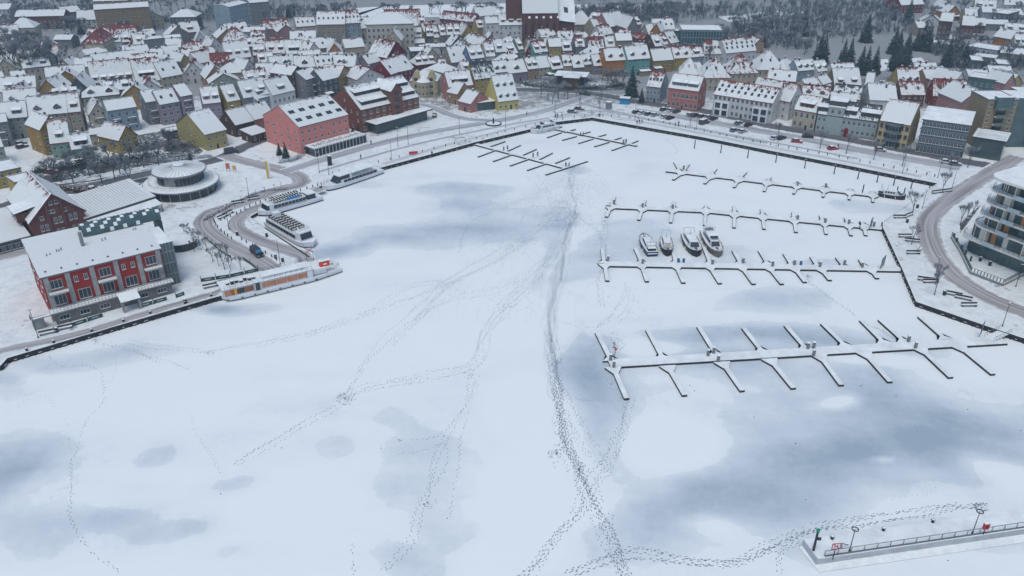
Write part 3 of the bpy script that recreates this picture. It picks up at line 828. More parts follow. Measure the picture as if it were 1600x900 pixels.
for i in range(m_):
    a, c = xa+(xb-xa)*i/m_, xa+(xb-xa)*(i+1)/m_
    for k in range(n): b.face([(a+0.12,*pr[k]),(c,*pr[k]),(c,*pr[k+1]),(a+0.12,*pr[k+1])], M_SNOW if (i+k*2) % 3 == 0 and R.random() < 0.75 else M_TEALG)
    for k in range(n): b.hull([(a,pr[k][0],pr[k][1]),(a+0.12,pr[k][0],pr[k][1]),(a+0.12,pr[k+1][0],pr[k+1][1]),(a,pr[k+1][0],pr[k+1][1])], [(a,pr[k][0],pr[k][1]+0.15),(a+0.12,pr[k][0],pr[k][1]+0.15),(a+0.12,pr[k+1][0],pr[k+1][1]+0.15),(a,pr[k+1][0],pr[k+1][1]+0.15)], M_GREENM)
b.box(xa, w/2, pr[0][0], pr[-1][0], H1-2, H1+1.2, M_GREENM); b.box(w/2+3.9, xb, pr[0][0], pr[-1][0], 0, H1+1.2, M_GREENM); b.build('glass_vault', o)
RQ = (o, w, d)
b = MB(); b.box(w/2+0.1, w/2+3.6, 2.0, d*0.62, 0, H1+0.4, M_TEALG, M_SNOW)
for i in range(7): y = 2.1+(d*0.62-2.2)*i/6; b.box(w/2+3.6, w/2+3.75, y-0.1, y+0.1, 0, H1+0.4, M_STEEL)
for i in range(5):
    x = w/2+0.2+3.3*i/4; b.box(x-0.08, x+0.08, 1.85, 2.0, 0, H1+0.4, M_STEEL)
for z in (3.1, 6.2, 9.3): b.box(w/2+0.1, w/2+3.7, 1.88, 1.997, z, z+0.3, M_STEEL); b.box(w/2+3.603, w/2+3.72, 2, d*0.62, z, z+0.3, M_STEEL)
b.build('stair_tower', o)
b = MB(); b.hull([(w*0.03,-6.6,2.9),(w*0.03+4.6,-6.6,2.9),(w*0.03+4.6,-3.3,3.9),(w*0.03,-3.3,3.9)], [(w*0.03,-6.6,3.1),(w*0.03+4.6,-6.6,3.1),(w*0.03+4.6,-3.3,4.1),(w*0.03,-3.3,4.1)], M_WOODD, M_SNOW)
for x in (0.4, 4.2):
    b.box(w*0.03+x-0.3, w*0.03+x+0.3, -6.3, -5.7, 0, 2.95, M_CONC)
b.build('entrance_canopy', o)
b = MB()   # outside stair at the left end
for i in range(10): b.box(-w/2-4.5, -w/2-2.0, -2+i*0.35-0.35, -2+i*0.35, 0, 3.3-i*0.33, M_CONC, M_SNOW if i % 2 else M_CONC)
b.box(-w/2-4.6, -w/2-0.5, -3.2, -2.4, 3.0, 3.3, M_CONC, M_SNOW)
for i in range(12): b.box(-w/2-4.6, -w/2-4.5, -3.2+i*0.5, -3.12+i*0.5, 3.3-max(0,(i-2))*0.3, 4.3-max(0,(i-2))*0.3, M_GREENM)
b.build('outside_stair', o)

# --- dark brick gable building at the left edge
o, w, d, r = pix_house('g', 47.5, 350, 131, 330, 6.3, 27, 7, 'brick', 'maroon', 0.1, 'q0+x0', 'dark red brick gable building with white windows at the left edge', apex=306, name='brick_gable_house', cat='house', win=False)
for x, z, n in [(-0.27, 4.2, 2), (0.0, 5.6, 2), (0.28, 5.6, 2), (0.0, 2.0, 2), (0.3, 2, 2), (-0.28, 1.6, 2)]:
    for k in range(n): window(o, w*x+(k-0.5)*1.35, -0.005, z, 0.85, 1.9)
for x, z in [(-0.28, 7.2), (0.17, 8.2), (-0.05, 8.5), (-0.12, 8.5), (0.05, 11), (-0.06, 11)]: window(o, w*x, -0.005, z, 1.0, 1.1)
b = MB()
for x in (-0.16, 0.12): b.box(w*x-0.35, w*x+0.35, -0.45, -0.01, 0, 6.0+r*0.8, MATS['brick'])
b.build('buttresses', o)
b = MB(); q = [(-w/2-0.6,-0.5,6.1),(0,-0.5,6.7+r),(0,0.35,6.7+r),(-w/2-0.6,0.35,6.1)]
b.hull(q, [(p[0],p[1],p[2]+0.45) for p in q], MATS['brick'], M_SNOW)
q = [(0,-0.5,6.7+r),(w/2+0.6,-0.5,6.1),(w/2+0.6,0.35,6.1),(0,0.35,6.7+r)]; b.hull(q, [(p[0],p[1],p[2]+0.45) for p in q], MATS['brick'], M_SNOW)
b.build('gable_coping', o)
b = MB()
b.hull([(-w/2+1.0,5,8),(-w/2-2.2,5,8.2),(-w/2-2.2,5,5.4),(-w/2+1,5,5.4)],[(-w/2+1.0,12,8),(-w/2-2.2,12,8.2),(-w/2-2.2,12,5.4),(-w/2+1,12,5.4)], MATS['brick'])
b.hull([(-w/2-2.8,4.4,8.25),(-w/2+3.5,4.4,9.3),(-w/2+3.5,12.6,9.3),(-w/2-2.8,12.6,8.25)], [(-w/2-2.8,4.4,8.55),(-w/2+3.5,4.4,9.6),(-w/2+3.5,12.6,9.6),(-w/2-2.8,12.6,8.55)], M_WOODD, M_SNOW); dd = b.build('side_dormer', o)
for k in range(3): window(dd, -w/2-2.205, 6.2+k*2.3, 6.8, 1.3, 1.2, -1)
# low porch building left of it
o, w, d, r = pix_house('m', -30, 388, 46, 369, 3.2, 14, 2.0, 'slate', 'grey', 0.0, 'x0', 'low snow-roofed porch building in front of the brick gable house', name='porch_building', cat='outbuilding', back=(-25, 349), cols=7, rows=1, ww=2.2, wh=1.8, wstyle='wide', z_first=1.4)
# --- long glass-fronted hall
o, w, d, r = pix_house('m', 133, 342, 241.5, 307.5, 4.0, 12, 2.6, 'slate', 'grey', 0.0, 'x0', 'long glass-fronted hall with a snow-striped metal roof and blue banner', back=(120, 318), name='market_hall', cat='hall', rows=1, cols=12, ww=2.2, wh=2.4, z_first=1.8, wstyle='wide')
b = MB()
for i in range(int(w/0.9)): x = -w/2+i*0.9; q = [(x,0,4.1),(x+0.09,0,4.1),(x+0.09,d,4.1+r),(x,d,4.1+r)]; b.hull(q, [(p[0],p[1],p[2]+0.3) for p in q], mat('pale_metal', (0.45,0.47,0.48), 0.5))
b.build('roof_seams', o)
b = MB(); q = [(-w/2,-4,2.4),(w/2,-4,2.4),(w/2,-0.3,3.3),(-w/2,-0.3,3.3)]; b.hull(q, [(p[0],p[1],p[2]+0.2) for p in q], M_STEEL, M_SNOW)
for i in range(9): x = -w/2+0.3+(w-0.6)*i/8; b.box(x-0.08, x+0.08, -3.9, -3.75, 0, 2.4, M_DARK)
b.build('awning', o)
b = MB(); b.box(-w/2+0.5, -w/2+6.5, -4.15, -4.05, 2.3, 3.2, mat('blue_banner', (0.03,0.08,0.45))); b.box(-w/2+1, -w/2+6, -4.16, -4.15, 2.65, 2.85, M_WHITE); b.build('banner', o)

# --- round glass restaurant
c = L(286, 297); o = thing('round_restaurant', 'round two-storey glass restaurant with ringed snowy flat roofs', 'restaurant', (c.x, c.y, LZ)); o.scale = (.83,.83,.86); FOOT.append((c.x, c.y, 15, 15, 0))
b = MB(); b.lathe([(13.2,0),(13.2,3.4)], M_GLASS, 40); b.build('ground_floor_glazing', o)
b = MB(); b.lathe([(8.8,3.8),(8.8,8.2)], M_CONC, 40)
b.build('upper_wall', o)
for k in range(22):
    t = -2.35+k*0.165
    if k in (3, 4, 5): continue
    q = link('window', window_mesh(1.25, 2.6, 'cross', True), o); q.location = (8.82*math.cos(t), 8.82*math.sin(t), 6.0); q.rotation_euler = (0, 0, t+math.pi/2)
b = MB()
for k in range(44): t = k*2*math.pi/44; b.tube((13.3*math.cos(t),13.3*math.sin(t),0), (13.3*math.cos(t),13.3*math.sin(t),3.4), 0.11, 0.11, M_FRAME if k % 2 else M_DARK, 4)
b.build('columns', o)
b = MB(); b.lathe([(13.0,3.4,M_STEEL),(14.6,3.4,M_STEEL),(14.6,3.75,M_STEEL),(14.3,3.85,M_SNOW),(8.6,4.4,M_SNOW)], M_SNOW, 48); b.build('lower_roof', o)
b = MB(); b.lathe([(8.6,8.2,M_STEEL),(10.4,8.2,M_STEEL),(10.4,8.6,M_STEEL),(10.1,8.72,M_SNOW),(2.4,9.8,M_SNOW),(2.4,10.4,M_DARK),(2.2,10.5,M_SNOW),(0,10.7,M_SNOW)], M_SNOW, 48)
for k in range(36):
    t = k*2*math.pi/36; b.tube((2.6*math.cos(t),2.6*math.sin(t),9.82), (10.1*math.cos(t),10.1*math.sin(t),8.76), 0.06, 0.06, M_STEEL, 4)
b.build('upper_roof', o)
b = MB()
for k in range(60):
    t = k*2*math.pi/60; b.tube((12.2*math.cos(t),12.2*math.sin(t),4.0), (12.2*math.cos(t),12.2*math.sin(t),5.1), 0.04, 0.04, M_STEEL, 4)
for k in range(60):
    t = k*2*math.pi/60; t2 = t+2*math.pi/60; b.tube((12.2*math.cos(t),12.2*math.sin(t),5.1), (12.2*math.cos(t2),12.2*math.sin(t2),5.1), 0.05, 0.05, M_STEEL, 4)
b.build('balcony_railing', o)
b = MB(); b.box(-15,-9,-7,3,0,3.4,M_DARK,M_SNOW); b.build('side_wing', o)

# --- lilac apartment block, pale blue balcony house, yellow corner house
pix_house('s', 227, 160, 249, 156.5, 9.6, 11, 3.5, 'grey', 'grey', 0.0, 'b1+q0', 'grey balcony bay of flats, left end of the lilac block', name='apartment_house', cat='flats')
pix_house('s', 249, 163.5, 280, 158, 8.8, 11, 4.5, 'lilac', 'grey', 0.0, 'k2+x0', 'lilac middle of the flats between two balcony bays', name='apartment_house', cat='flats', ww=1.4, wh=1.5)
pix_house('s', 281.5, 151, 300.5, 147.5, 10.6, 12, 3.5, 'lilac', 'maroon', 0.0, 'b1+q0', 'taller lilac balcony bay at the right end of the flats', name='apartment_house', cat='flats')
pix_house('s', 167, 173.5, 213.5, 166.5, 9.5, 9, 3, 'pale blue', 'grey', 0.0, 'b2+q0', 'pale blue three-storey house with full-width white balconies', name='apartment_house', cat='flats')
pix_house('s', 320, 210.5, 353, 202.5, 6.4, 11, 6, 'yellow', 'grey', 0.0, 'q0+n0', 'yellow gabled house with a long plain snowy roof and front canopy', back=(298,187), name='town_house', cat='house', wallm=mat('wall_mustard', (0.36,0.30,0.12), 0.9, 0.15))
pix_house('s', 317, 162, 345, 159, 7.6, 11, 5.5, 'lilac', 'red', 0.1, 'd2', 'lilac house with a bright orange double dormer beside the flats', name='town_house', cat='house')

# --- yellow inn, grill pavilion
o, w, d, r = pix_house('s', 778, 158.5, 810.5, 154.5, 4.2, 14, 9.5, 'yellow', 'grey', 0.0, 'q0', 'bright yellow inn with a steep snowy roof and round-topped dormers', back=(752, 147), name='yellow_inn', cat='inn', wallm=mat('wall_lemon', (0.50,0.42,0.14), 0.9, 0.1))
for t, xs in ((0.12, (-0.33, 0.0, 0.33)), (0.55, (-0.33, 0.0, 0.33))):
    for x in xs: dormer(o, w*x, d/2*t, 4.2+r*t, 1.7, 1.4, 2*r/d, True, M_SNOW, MATS['edge_grey'], True)
pav(739, 174.5, 790, 168.5, 3.2, 6, 'low dark glass winter garden beside the yellow inn', posts=12, over=0.4)
pav(870, 131.5, 912, 134, 4.0, 9, 'park pavilion with a raised snowy hip roof among the trees', posts=10, name='park_pavilion', over=1.4)
q = pix_house('h', 880, 121, 904, 122.5, 5.8, 8, 1.4, 'brown', 'grey', 0.0, 'q0+x0', 'raised brown lantern storey on top of the park pavilion', name='roof_lantern', cat='roof lantern', win=False)
# --- cream ornate house: curved centre, two gables
o, w, d, r = pix_house('h', 641, 126.5, 683, 127, 7.0, 12, 4.5, 'cream', 'grey', 0.0, 'q0', 'ornate cream corner house with two shaped gables and curved bay', name='corner_house', cat='house', rows=2, cols=7, wallm=mat('wall_butter', (0.44,0.38,0.23), 0.9, 0.1))
for s_ in (-0.28, 0.28):
    b = MB(); x = w*s_; A = [(x-1.9,-0.5,0),(x+1.9,-0.5,0),(x+1.9,-0.5,8.6),(x+1.2,-0.5,9.6),(x+0.9,-0.5,10.8),(x,-0.5,11.6),(x-0.9,-0.5,10.8),(x-1.2,-0.5,9.6),(x-1.9,-0.5,8.6)]
    b.hull(A, [(p[0],4.2,p[2]-0.01) for p in A], MATS['wall_butter']); g = b.build('shaped_gable', o)
    for j in range(3): window(g, x, -0.502, 1.7+j*3.1, 1.8, 1.8)
b = MB(); b.lathe([(3.4,0,MATS['wall_butter']),(3.4,6.8,M_FRAME),(3.7,6.9,M_SNOW),(0.1,9.6,M_SNOW)], M_SNOW, 14, (0, 0.6)); b.build('round_bay', o)
for k in range(5):
    t = -math.pi/2+(k-2)*0.5
    for j in range(2):
        q = link('window', window_mesh(0.9, 1.5), o); q.location = (3.42*math.cos(t), 0.6+3.42*math.sin(t), 1.8+j*3); q.rotation_euler = (0, 0, t+math.pi/2)
# --- cream town hall
pix_house('h', 572, 38.8, 646.5, 36.7, 15, 20, 5, 'white', 'grey', 0.0, 'q0+x0', 'large cream town hall with a row of small square windows under a low hip roof', name='town_hall', cat='town hall', wallm=mat('wall_ivory', (0.44,0.42,0.36), 0.9, 0.1), rows=4, cols=10, st=3.4, ww=1.3, wh=1.7)
# --- church
o, w, d, r = pix_house('s', 816, 20, 872, 19.5, 19, 24, 17, 'brick', 'grey', 0.0, 'q0+x0', 'large dark brick church with a tall snowy nave roof', name='church', cat='church', win=False)
for i in range(5):
    b = MB(); x = -w/2+w*(i+0.5)/5; A = [(x-.6,-0.06,7),(x+.6,-0.06,7),(x+.6,-0.06,12),(x,-0.06,13.5),(x-.6,-0.06,12)]; b.hull(A, [(p[0],-0.01,p[2]) for p in A], M_GLASS); b.build('lancet_window', o)
    b = MB(); b.hull([(x+w/10-0.6,-2.4,0),(x+w/10+0.6,-2.4,0),(x+w/10+0.6,0,0),(x+w/10-0.6,0,0)], [(x+w/10-0.6,-1.0,16),(x+w/10+0.6,-1.0,16),(x+w/10+0.6,0,17),(x+w/10-0.6,0,17)], MATS['brick'], M_SNOW); b.build('buttress', o)
b = MB(); b.box(-w/2-9, -w/2-0.5, 4, 13, 0, 46, MATS['brick']); b.hull([(-w/2-9.3,3.7,46),(-w/2-0.2,3.7,46),(-w/2-0.2,13.3,46),(-w/2-9.3,13.3,46)], [(-w/2-4.8,8.4,60),(-w/2-4.6,8.4,60),(-w/2-4.6,8.6,60),(-w/2-4.8,8.6,60)], M_DARK); b.build('tower', o)
b = MB(); A = [(w/2,2,0),(w/2,d-2,0),(w/2,d-2,15),(w/2,d/2,26),(w/2,2,15)]; b.hull(A, [(w/2+10,p[1],p[2]*0.9) for p in A], MATS['brick'], None); b.build('choir', o)
b = MB(); slab(b, [(w/2,1,14.3),(w/2+10.5,1,12.9),(w/2+10.5,d/2,23.8),(w/2,d/2,26.5)], 0.5, M_SNOW, M_DARK, None); slab(b, [(w/2+10.5,d-1,12.9),(w/2,d-1,14.3),(w/2,d/2,26.5),(w/2+10.5,d/2,23.8)], 0.5, M_SNOW, M_DARK, None); b.build('choir_roof', o)
# --- teal glass office
o, w, d, r = pix_house('f', 1066, 47.5, 1129, 48.5, 15, 16, 0, 'teal', 'grey', 0.0, 'x0', 'teal glass office block with a flat snowy roof behind the row houses', name='glass_office', cat='office', win=False, wallm=M_TEALG)
b = MB()
for i in range(15): x = -w/2+w*i/14; b.box(x-0.15, x+0.15, -0.25, -0.01, 0, 15, mat('aqua_steel', (0.16,0.26,0.27)))
for z in (3.5, 7.3, 11.1, 14.6): b.box(-w/2, w/2, -0.3, -0.012, z, z+0.4, MATS['aqua_steel'])
b.build('facade_grid', o)

# --- row along the right promenade
pix_house('s', 1010.5, 134, 1032.5, 136.5, 7.2, 12, 5, 'grey', 'red', 0.35, 'k4+q0', 'narrow blue-grey gabled house left of the coral house', apex=111, name='town_house', cat='house', rows=2, cols=4, wallm=mat('wall_steelblue', (0.25,0.29,0.33), 0.9, 0.1), ww=1.0)
o, w, d, r = pix_house('s', 1044.5, 136.5, 1092, 142.5, 9.0, 11.5, 7.5, 'coral', 'red', 0.0, 'q0', 'coral red three-storey house with two long dormers by the car park', apex=114.5, name='town_house', cat='house', rows=2, cols=7, st=3.8, z_first=2.2, ww=1.2, wh=2.0)
for x, k in ((-0.17, 6.5), (0.27, 4.4)): dormer(o, w*x, 1.0, 9.0+1.0*2*r/d, k, 1.6, 2*r/d, False, MATS['edge_grey'], MATS['edge_grey'], False)
o, w, d, r = pix_house('s', 1115.5, 147, 1208.5, 161.5, 8.6, 13, 8.5, 'white', 'red', 0.2, 'k18+q0', 'long white apartment block with many skylights facing the car park', apex=125, name='apartment_block', cat='flats', rows=3, cols=13, ww=1.1, wh=1.6)
for x in (-0.33, 0.32):
    b = MB(); b.box(w*x-3.2, w*x+3.2, -1.6, -0.003, 0, 6.3, M_WHITE, M_SNOW); q = b.build('bay', o)
    for k in (-1, 1):
        for z in (1.6, 4.7): window(q, w*x+k*1.6, -1.605, z, 2.2, 2.1, 0, 'wide', True)
    b = MB()
    for e in range(14): b.box(w*x-3.2+e*0.485, w*x-3.14+e*0.485, -1.58, -1.52, 6.3, 7.3, M_STEEL)
    b.box(w*x-3.2, w*x+3.2, -1.6, -1.5, 7.3, 7.38, M_STEEL); b.build('railing', o)
pix_house('g', 1213, 154, 1226, 150, 8.6, 12, 6.5, 'white', 'red', 0.1, 'b1', 'white gabled flats joined behind the long white block', name='apartment_block', cat='flats')
pix_house('g', 1234, 159, 1256, 152, 8.2, 14, 6.0, 'white', 'red', 0.2, 'b1', 'white gabled flats with red ridge left of the cream villa', name='apartment_block', cat='flats')
o, w, d, r = pix_house('s', 1241, 170, 1276, 176, 7.8, 11, 4.8, 'cream', 'red', 0.1, 'q0+w1', 'cream villa with a wide dark attic dormer on the promenade', name='villa', cat='house', rows=2, cols=4, st=3.6, z_first=2.2, ww=1.1, wh=2.0, base_m=M_CONC)
o, w, d, r = pix_house('s', 1278, 177, 1372, 189.5, 7.8, 11, 4.6, 'mint', 'dark', 0.5, 'q0+x0', 'long mint row house with dark dormers and a red doorway', name='row_house', cat='house', rows=2, cols=12, st=3.5, z_first=2.2, ww=1.0, wh=1.5, wallm=mat('wall_mintgrey', (0.31,0.37,0.36), 0.9, 0.1), base_m=M_CONC)
dormer(o, -w*0.42, 0.8, 8.4, 5, 1.9, 2*r/d, False, MATS['edge_dark'], MATS['edge_dark'], True); dormer(o, w*0.04, 0.8, 8.4, 4, 1.9, 2*r/d, False, MATS['edge_dark'], MATS['edge_dark'], True); dormer(o, w*0.36, 0.8, 8.4, 7, 1.9, 2*r/d, False, MATS['edge_dark'], MATS['edge_dark'], True)
b = MB(); x = -w*0.2; b.box(x-3, x+3, -0.25, 4, 0, 11.0, MATS['wall_mintgrey']); b.box(x-3.2, x+3.2, -0.45, 4.2, 11.0, 11.3, M_FRAME, M_SNOW); b.box(x-3.4, x+3.4, 1.2, 9, 11.303, 13.2, M_DFRAME, M_SNOW); q = b.build('raised_centre', o)
for k in (-1.3, 1.3): window(q, x+k, -0.255, 9.4, 1.1, 1.8)
b = MB(); x = w*0.02; A = [(x-.8,-0.35,0),(x+.8,-0.35,0),(x+.8,-0.35,2.9),(x+0.5,-0.35,3.4),(x,-0.35,3.6),(x-0.5,-0.35,3.4),(x-.8,-0.35,2.9)]; b.hull(A, [(p[0],-0.01,p[2]) for p in A], mat('door_red', (0.28,0.02,0.03))); b.box(x-0.55, x+0.55, -0.4, -0.35, 0, 2.6, mat('dark_red', (0.16,0.02,0.02))); b.build('red_doorway', o)
o, w, d, r = pix_house('s', 1375.5, 187.5, 1423, 195.5, 9.8, 14, 6.5, 'yellow', 'red', 0.0, 'q0', 'pale yellow apartment house with a dark balcony bay in the middle', name='apartment_house', cat='flats', rows=3, cols=6, st=3.2, ww=1.2, wh=1.7, wallm=mat('wall_vanilla', (0.45,0.36,0.20), 0.9, 0.1), darkw=True)
b = MB(); b.box(-2.6, 2.6, -0.5, 0.5, 0, 9.8, M_DARK); b.box(-3.0, 3.0, -1.4, 5, 9.8, 10.1, M_DARK, M_SNOW); q = b.build('balcony_bay', o)
for j in range(1, 4): b = MB(); b.box(-2.6, 2.6, -1.3, -0.51, j*3.0-0.2, j*3.0, M_STEEL, M_SNOW); b.box(-2.6, 2.6, -1.32, -1.26, j*3.0+0.003, j*3.0+0.95, mat('rail_glass', (0.10,0.14,0.15), 0.2)); b.build('balcony', o)
for j in range(3): window(q, 0, -0.505, 1.4+3*j, 3.4, 2.2, 0, 'wide')
# grey office with curved roof
o, w, d, r = pix_house('b', 1442.5, 186.5, 1516, 196.5, 12.6, 15, 2.6, 'slate', 'grey', 0.0, 'q0+x0', 'grey four-storey office with a curved snowy roof on the promenade', name='curved_roof_office', cat='office', win=False, wallm=mat('wall_bluegrey', (0.11,0.14,0.155), 0.6, 0.15))
for j in range(4):
    for i in range(13):
        window(o, -w/2+w*(i+0.5)/13, -0.004, 1.7+3.15*j, 1.15 if j else 1.5, 1.7 if j else 2.6, 0, 'cross', False)
b = MB()
for j in range(1, 4): b.box(-w/2-0.3, w/2+0.3, -0.35, -0.21, j*3.15+0.1-0.5, j*3.15+0.1, mat('aqua_panel', (0.14,0.19,0.21), 0.5))
b.build('panel_bands', o)
o, w = pav(1514, 244, 1561, 252, 7.2, 12, 'two-storey glass annex with a white rooftop pergola', posts=12, name='office_annex', over=0.6, cat='office')
b = MB()
for i in range(9): b.box(-w/2+1+i*1.1, -w/2+1.18+i*1.1, 0.2, 6, 8.6, 8.8, M_WHITE)
for y in (0.3, 5.8): b.box(-w/2+0.8, -w/2+10.2, y, y+0.2, 8.8, 9.0, M_WHITE)
for x in (0.9, 10): 
    for y in (0.3, 5.8): b.box(-w/2+x, -w/2+x+0.2, y, y+0.2, 7.7, 8.8, M_WHITE)
b.build('pergola', o)
# tan apartment tower
o, w, d, r = pix_house('f', 1545, 157, 1592, 157, 18.5, 13, 0, 'tan', 'grey', 0.0, 'x0', 'tall tan apartment tower with green balconies and a glass crown', name='apartment_tower', cat='flats', win=False, wallm=mat('wall_sand', (0.26,0.20,0.115), 0.9, 0.12))
b = MB(); b.box(-w*0.28, w*0.28, -1.5, 1, 15.5, 20, M_TEALG, M_SNOW); b.build('glass_crown', o)
for j in range(6):
    b = MB(); b.box(-w*0.2, w*0.2, -1.7, -0.02, j*3+0.3, j*3+0.5, M_CONC, M_SNOW); b.box(-w*0.2, w*0.2, -1.75, -1.68, j*3+0.503, j*3+1.5, mat('green_balcony', (0.10,0.16,0.13))); b.build('balcony', o)
    window(o, 0, -0.005, j*3+1.9, 3.6, 2.0, 0, 'wide', True)
    for s_ in (-0.38, 0.38): window(o, w*s_, -0.005, j*3+1.9, 1.3, 1.5, 0, 'cross')
b = MB(); b.box(w/2, w/2+9, 1.5, 13, 0, 19, M_TEALG, M_SNOW); b.build('glass_stair', o)
b = MB(); b.box(w/2+9.003, w/2+24, -2, 22, 0, 18, MATS['wall_sand'], M_SNOW); b.build('side_block', o)

M_CREAMW = mat('cream_render', (0.70,0.67,0.60), 0.7, 0.1)
# --- curved waterfront apartments at the right edge
A = L(1500, 392); B = L(1598, 432); u = (B-A).normalized(); rz = math.atan2(u.y, u.x)
o = thing('terraced_apartments', 'curved white terraced apartment building with glass and orange panels', 'flats', (A.x, A.y, LZ), rz)
nn_ = Vector((-u.y, u.x, 0)); c = A+u*26+nn_*13; FOOT.append((c.x, c.y, 28, 16, rz))
TIPS = [(1486,380,425,0.0), (1486,367,403,4.9), (1501,351,377,9.3), (1511,333,356,13.4), (1528,313,334,17.5), (1546,292,312,21.6), (1560,269,291,25.7)]
def apt(j):
    tx, ty, fy, z = TIPS[j]; t = L(tx, ty, z)-A; f_ = L(1592, fy, z)-A
    return t.dot(u), f_.dot(nn_), z
def rnd_outline(x0, x1, y0, y1, rad, n=8):
    P = []
    for k in range(n+1): t = math.pi+math.pi/2*k/n; P.append((x0+rad+rad*math.cos(t), y0+rad+rad*math.sin(t)))
    P += [(x1, y0), (x1, y1)]
    for k in range(n+1): t = math.pi/2+math.pi/2*k/n; P.append((x0+rad+rad*math.cos(t), y1-rad+rad*math.sin(t)))
    return P
M_ORP = mat('orange_panel', (0.50,0.24,0.09), 0.7, 0.2)
LASTJ = 6
for j in range(7):
    off, offy, z = apt(j); sth = (TIPS[j+1][3]-z if j < 6 else 4)-0.25
    if j == 0: off, offy, _ = apt(1); off += 0.5; offy += 0.5
    print('apt', j, round(off,1), round(offy,1))
    if j < 6:
        O = rnd_outline(off+1.8+(j==0)*-0.9, 60, offy+2.0, 27, 3.5)
        b = MB(); b.hull([(p[0],p[1],z) for p in O], [(p[0],p[1],z+sth) for p in O], M_TEALG)
        for i in range(len(O)-1):
            p, q = Vector(O[i]), Vector(O[i+1]); ln = (q-p).length; m = max(1, int(ln/3.2))
            if ln > 20 and i > 9: continue
            for k in range(m):
                a = p+(q-p)*(k/m); c = p+(q-p)*((k+0.42)/m); nn = Vector((q-p).yx); nn = Vector((nn.x, -nn.y)).normalized()*0.06
                t = (i*5+k*3+j*2) % 7
                if t in (0, 3, 5, 6) and j > 0:
                    aa, cc = a+nn, c+nn; b.hull([(aa.x,aa.y,z),(cc.x,cc.y,z),(c.x,c.y,z),(a.x,a.y,z)], [(aa.x,aa.y,z+sth-0.02),(cc.x,cc.y,z+sth-0.02),(c.x,c.y,z+sth-0.02),(a.x,a.y,z+sth-0.02)], M_ORP if t in (3, 5) and j < 5 else M_CREAMW)
                b.box(a.x-0.07, a.x+0.07, a.y-0.07, a.y+0.07, z, z+sth-0.01, M_DFRAME)
        b.build('storey_wall', o)
    if j > 0:
        O = rnd_outline(off, 61, offy, 27.5, 4.5)
        b = MB(); b.hull([(p[0],p[1],z-0.45) for p in O], [(p[0],p[1],z-0.003 if j < 6 else z+0.2) for p in O], M_CREAMW, M_SNOW); 
        b.build('floor_slab' if j < 6 else 'roof', o)
        if j < 6:
            b = MB()
            for i in range(11):
                p, q = Vector(O[i]), Vector(O[i+1]) if i+1 < len(O) else Vector(O[0])
                if i == 10: break
                c1, c2 = p+(Vector((30,13))-p).normalized()*0.2, q+(Vector((30,13))-q).normalized()*0.2
                for q_ in range(max(1, int((c2-c1).length/1.3))):
                    pp = c1+(c2-c1)*q_/max(1, int((c2-c1).length/1.3)); b.tube((pp.x,pp.y,z), (pp.x,pp.y,z+1.0), 0.035, 0.035, M_DARK, 4)
                b.tube((c1.x,c1.y,z+0.5), (c2.x,c2.y,z+0.5), 0.03, 0.03, M_STEEL, 4); mat('balcony_glass', (0.42,0.50,0.52), 0.2)
                b.tube((c1.x,c1.y,z+1.0), (c2.x,c2.y,z+1.0), 0.04, 0.04, M_DARK, 4)
            b.build('balcony_railing', o)
            for k in range(4):
                xx = off+8+k*10.5; b = MB(); b.box(xx, xx+3.5, offy-0.6, offy+2.2, z-0.22, z-0.006, M_CREAMW, M_SNOW); b.box(xx, xx+3.5, offy-0.65, offy-0.6, z-0.22, z+1.0, MATS['balcony_glass']); b.box(xx-0.2, xx, offy, offy+2.2, z+0.0, z+sth, M_CREAMW); b.build('balcony', o)
b = MB(); b.box(22, 44, 9, 20, 25.95, 28.6, M_GLASS, M_SNOW); b.build('penthouse', o)

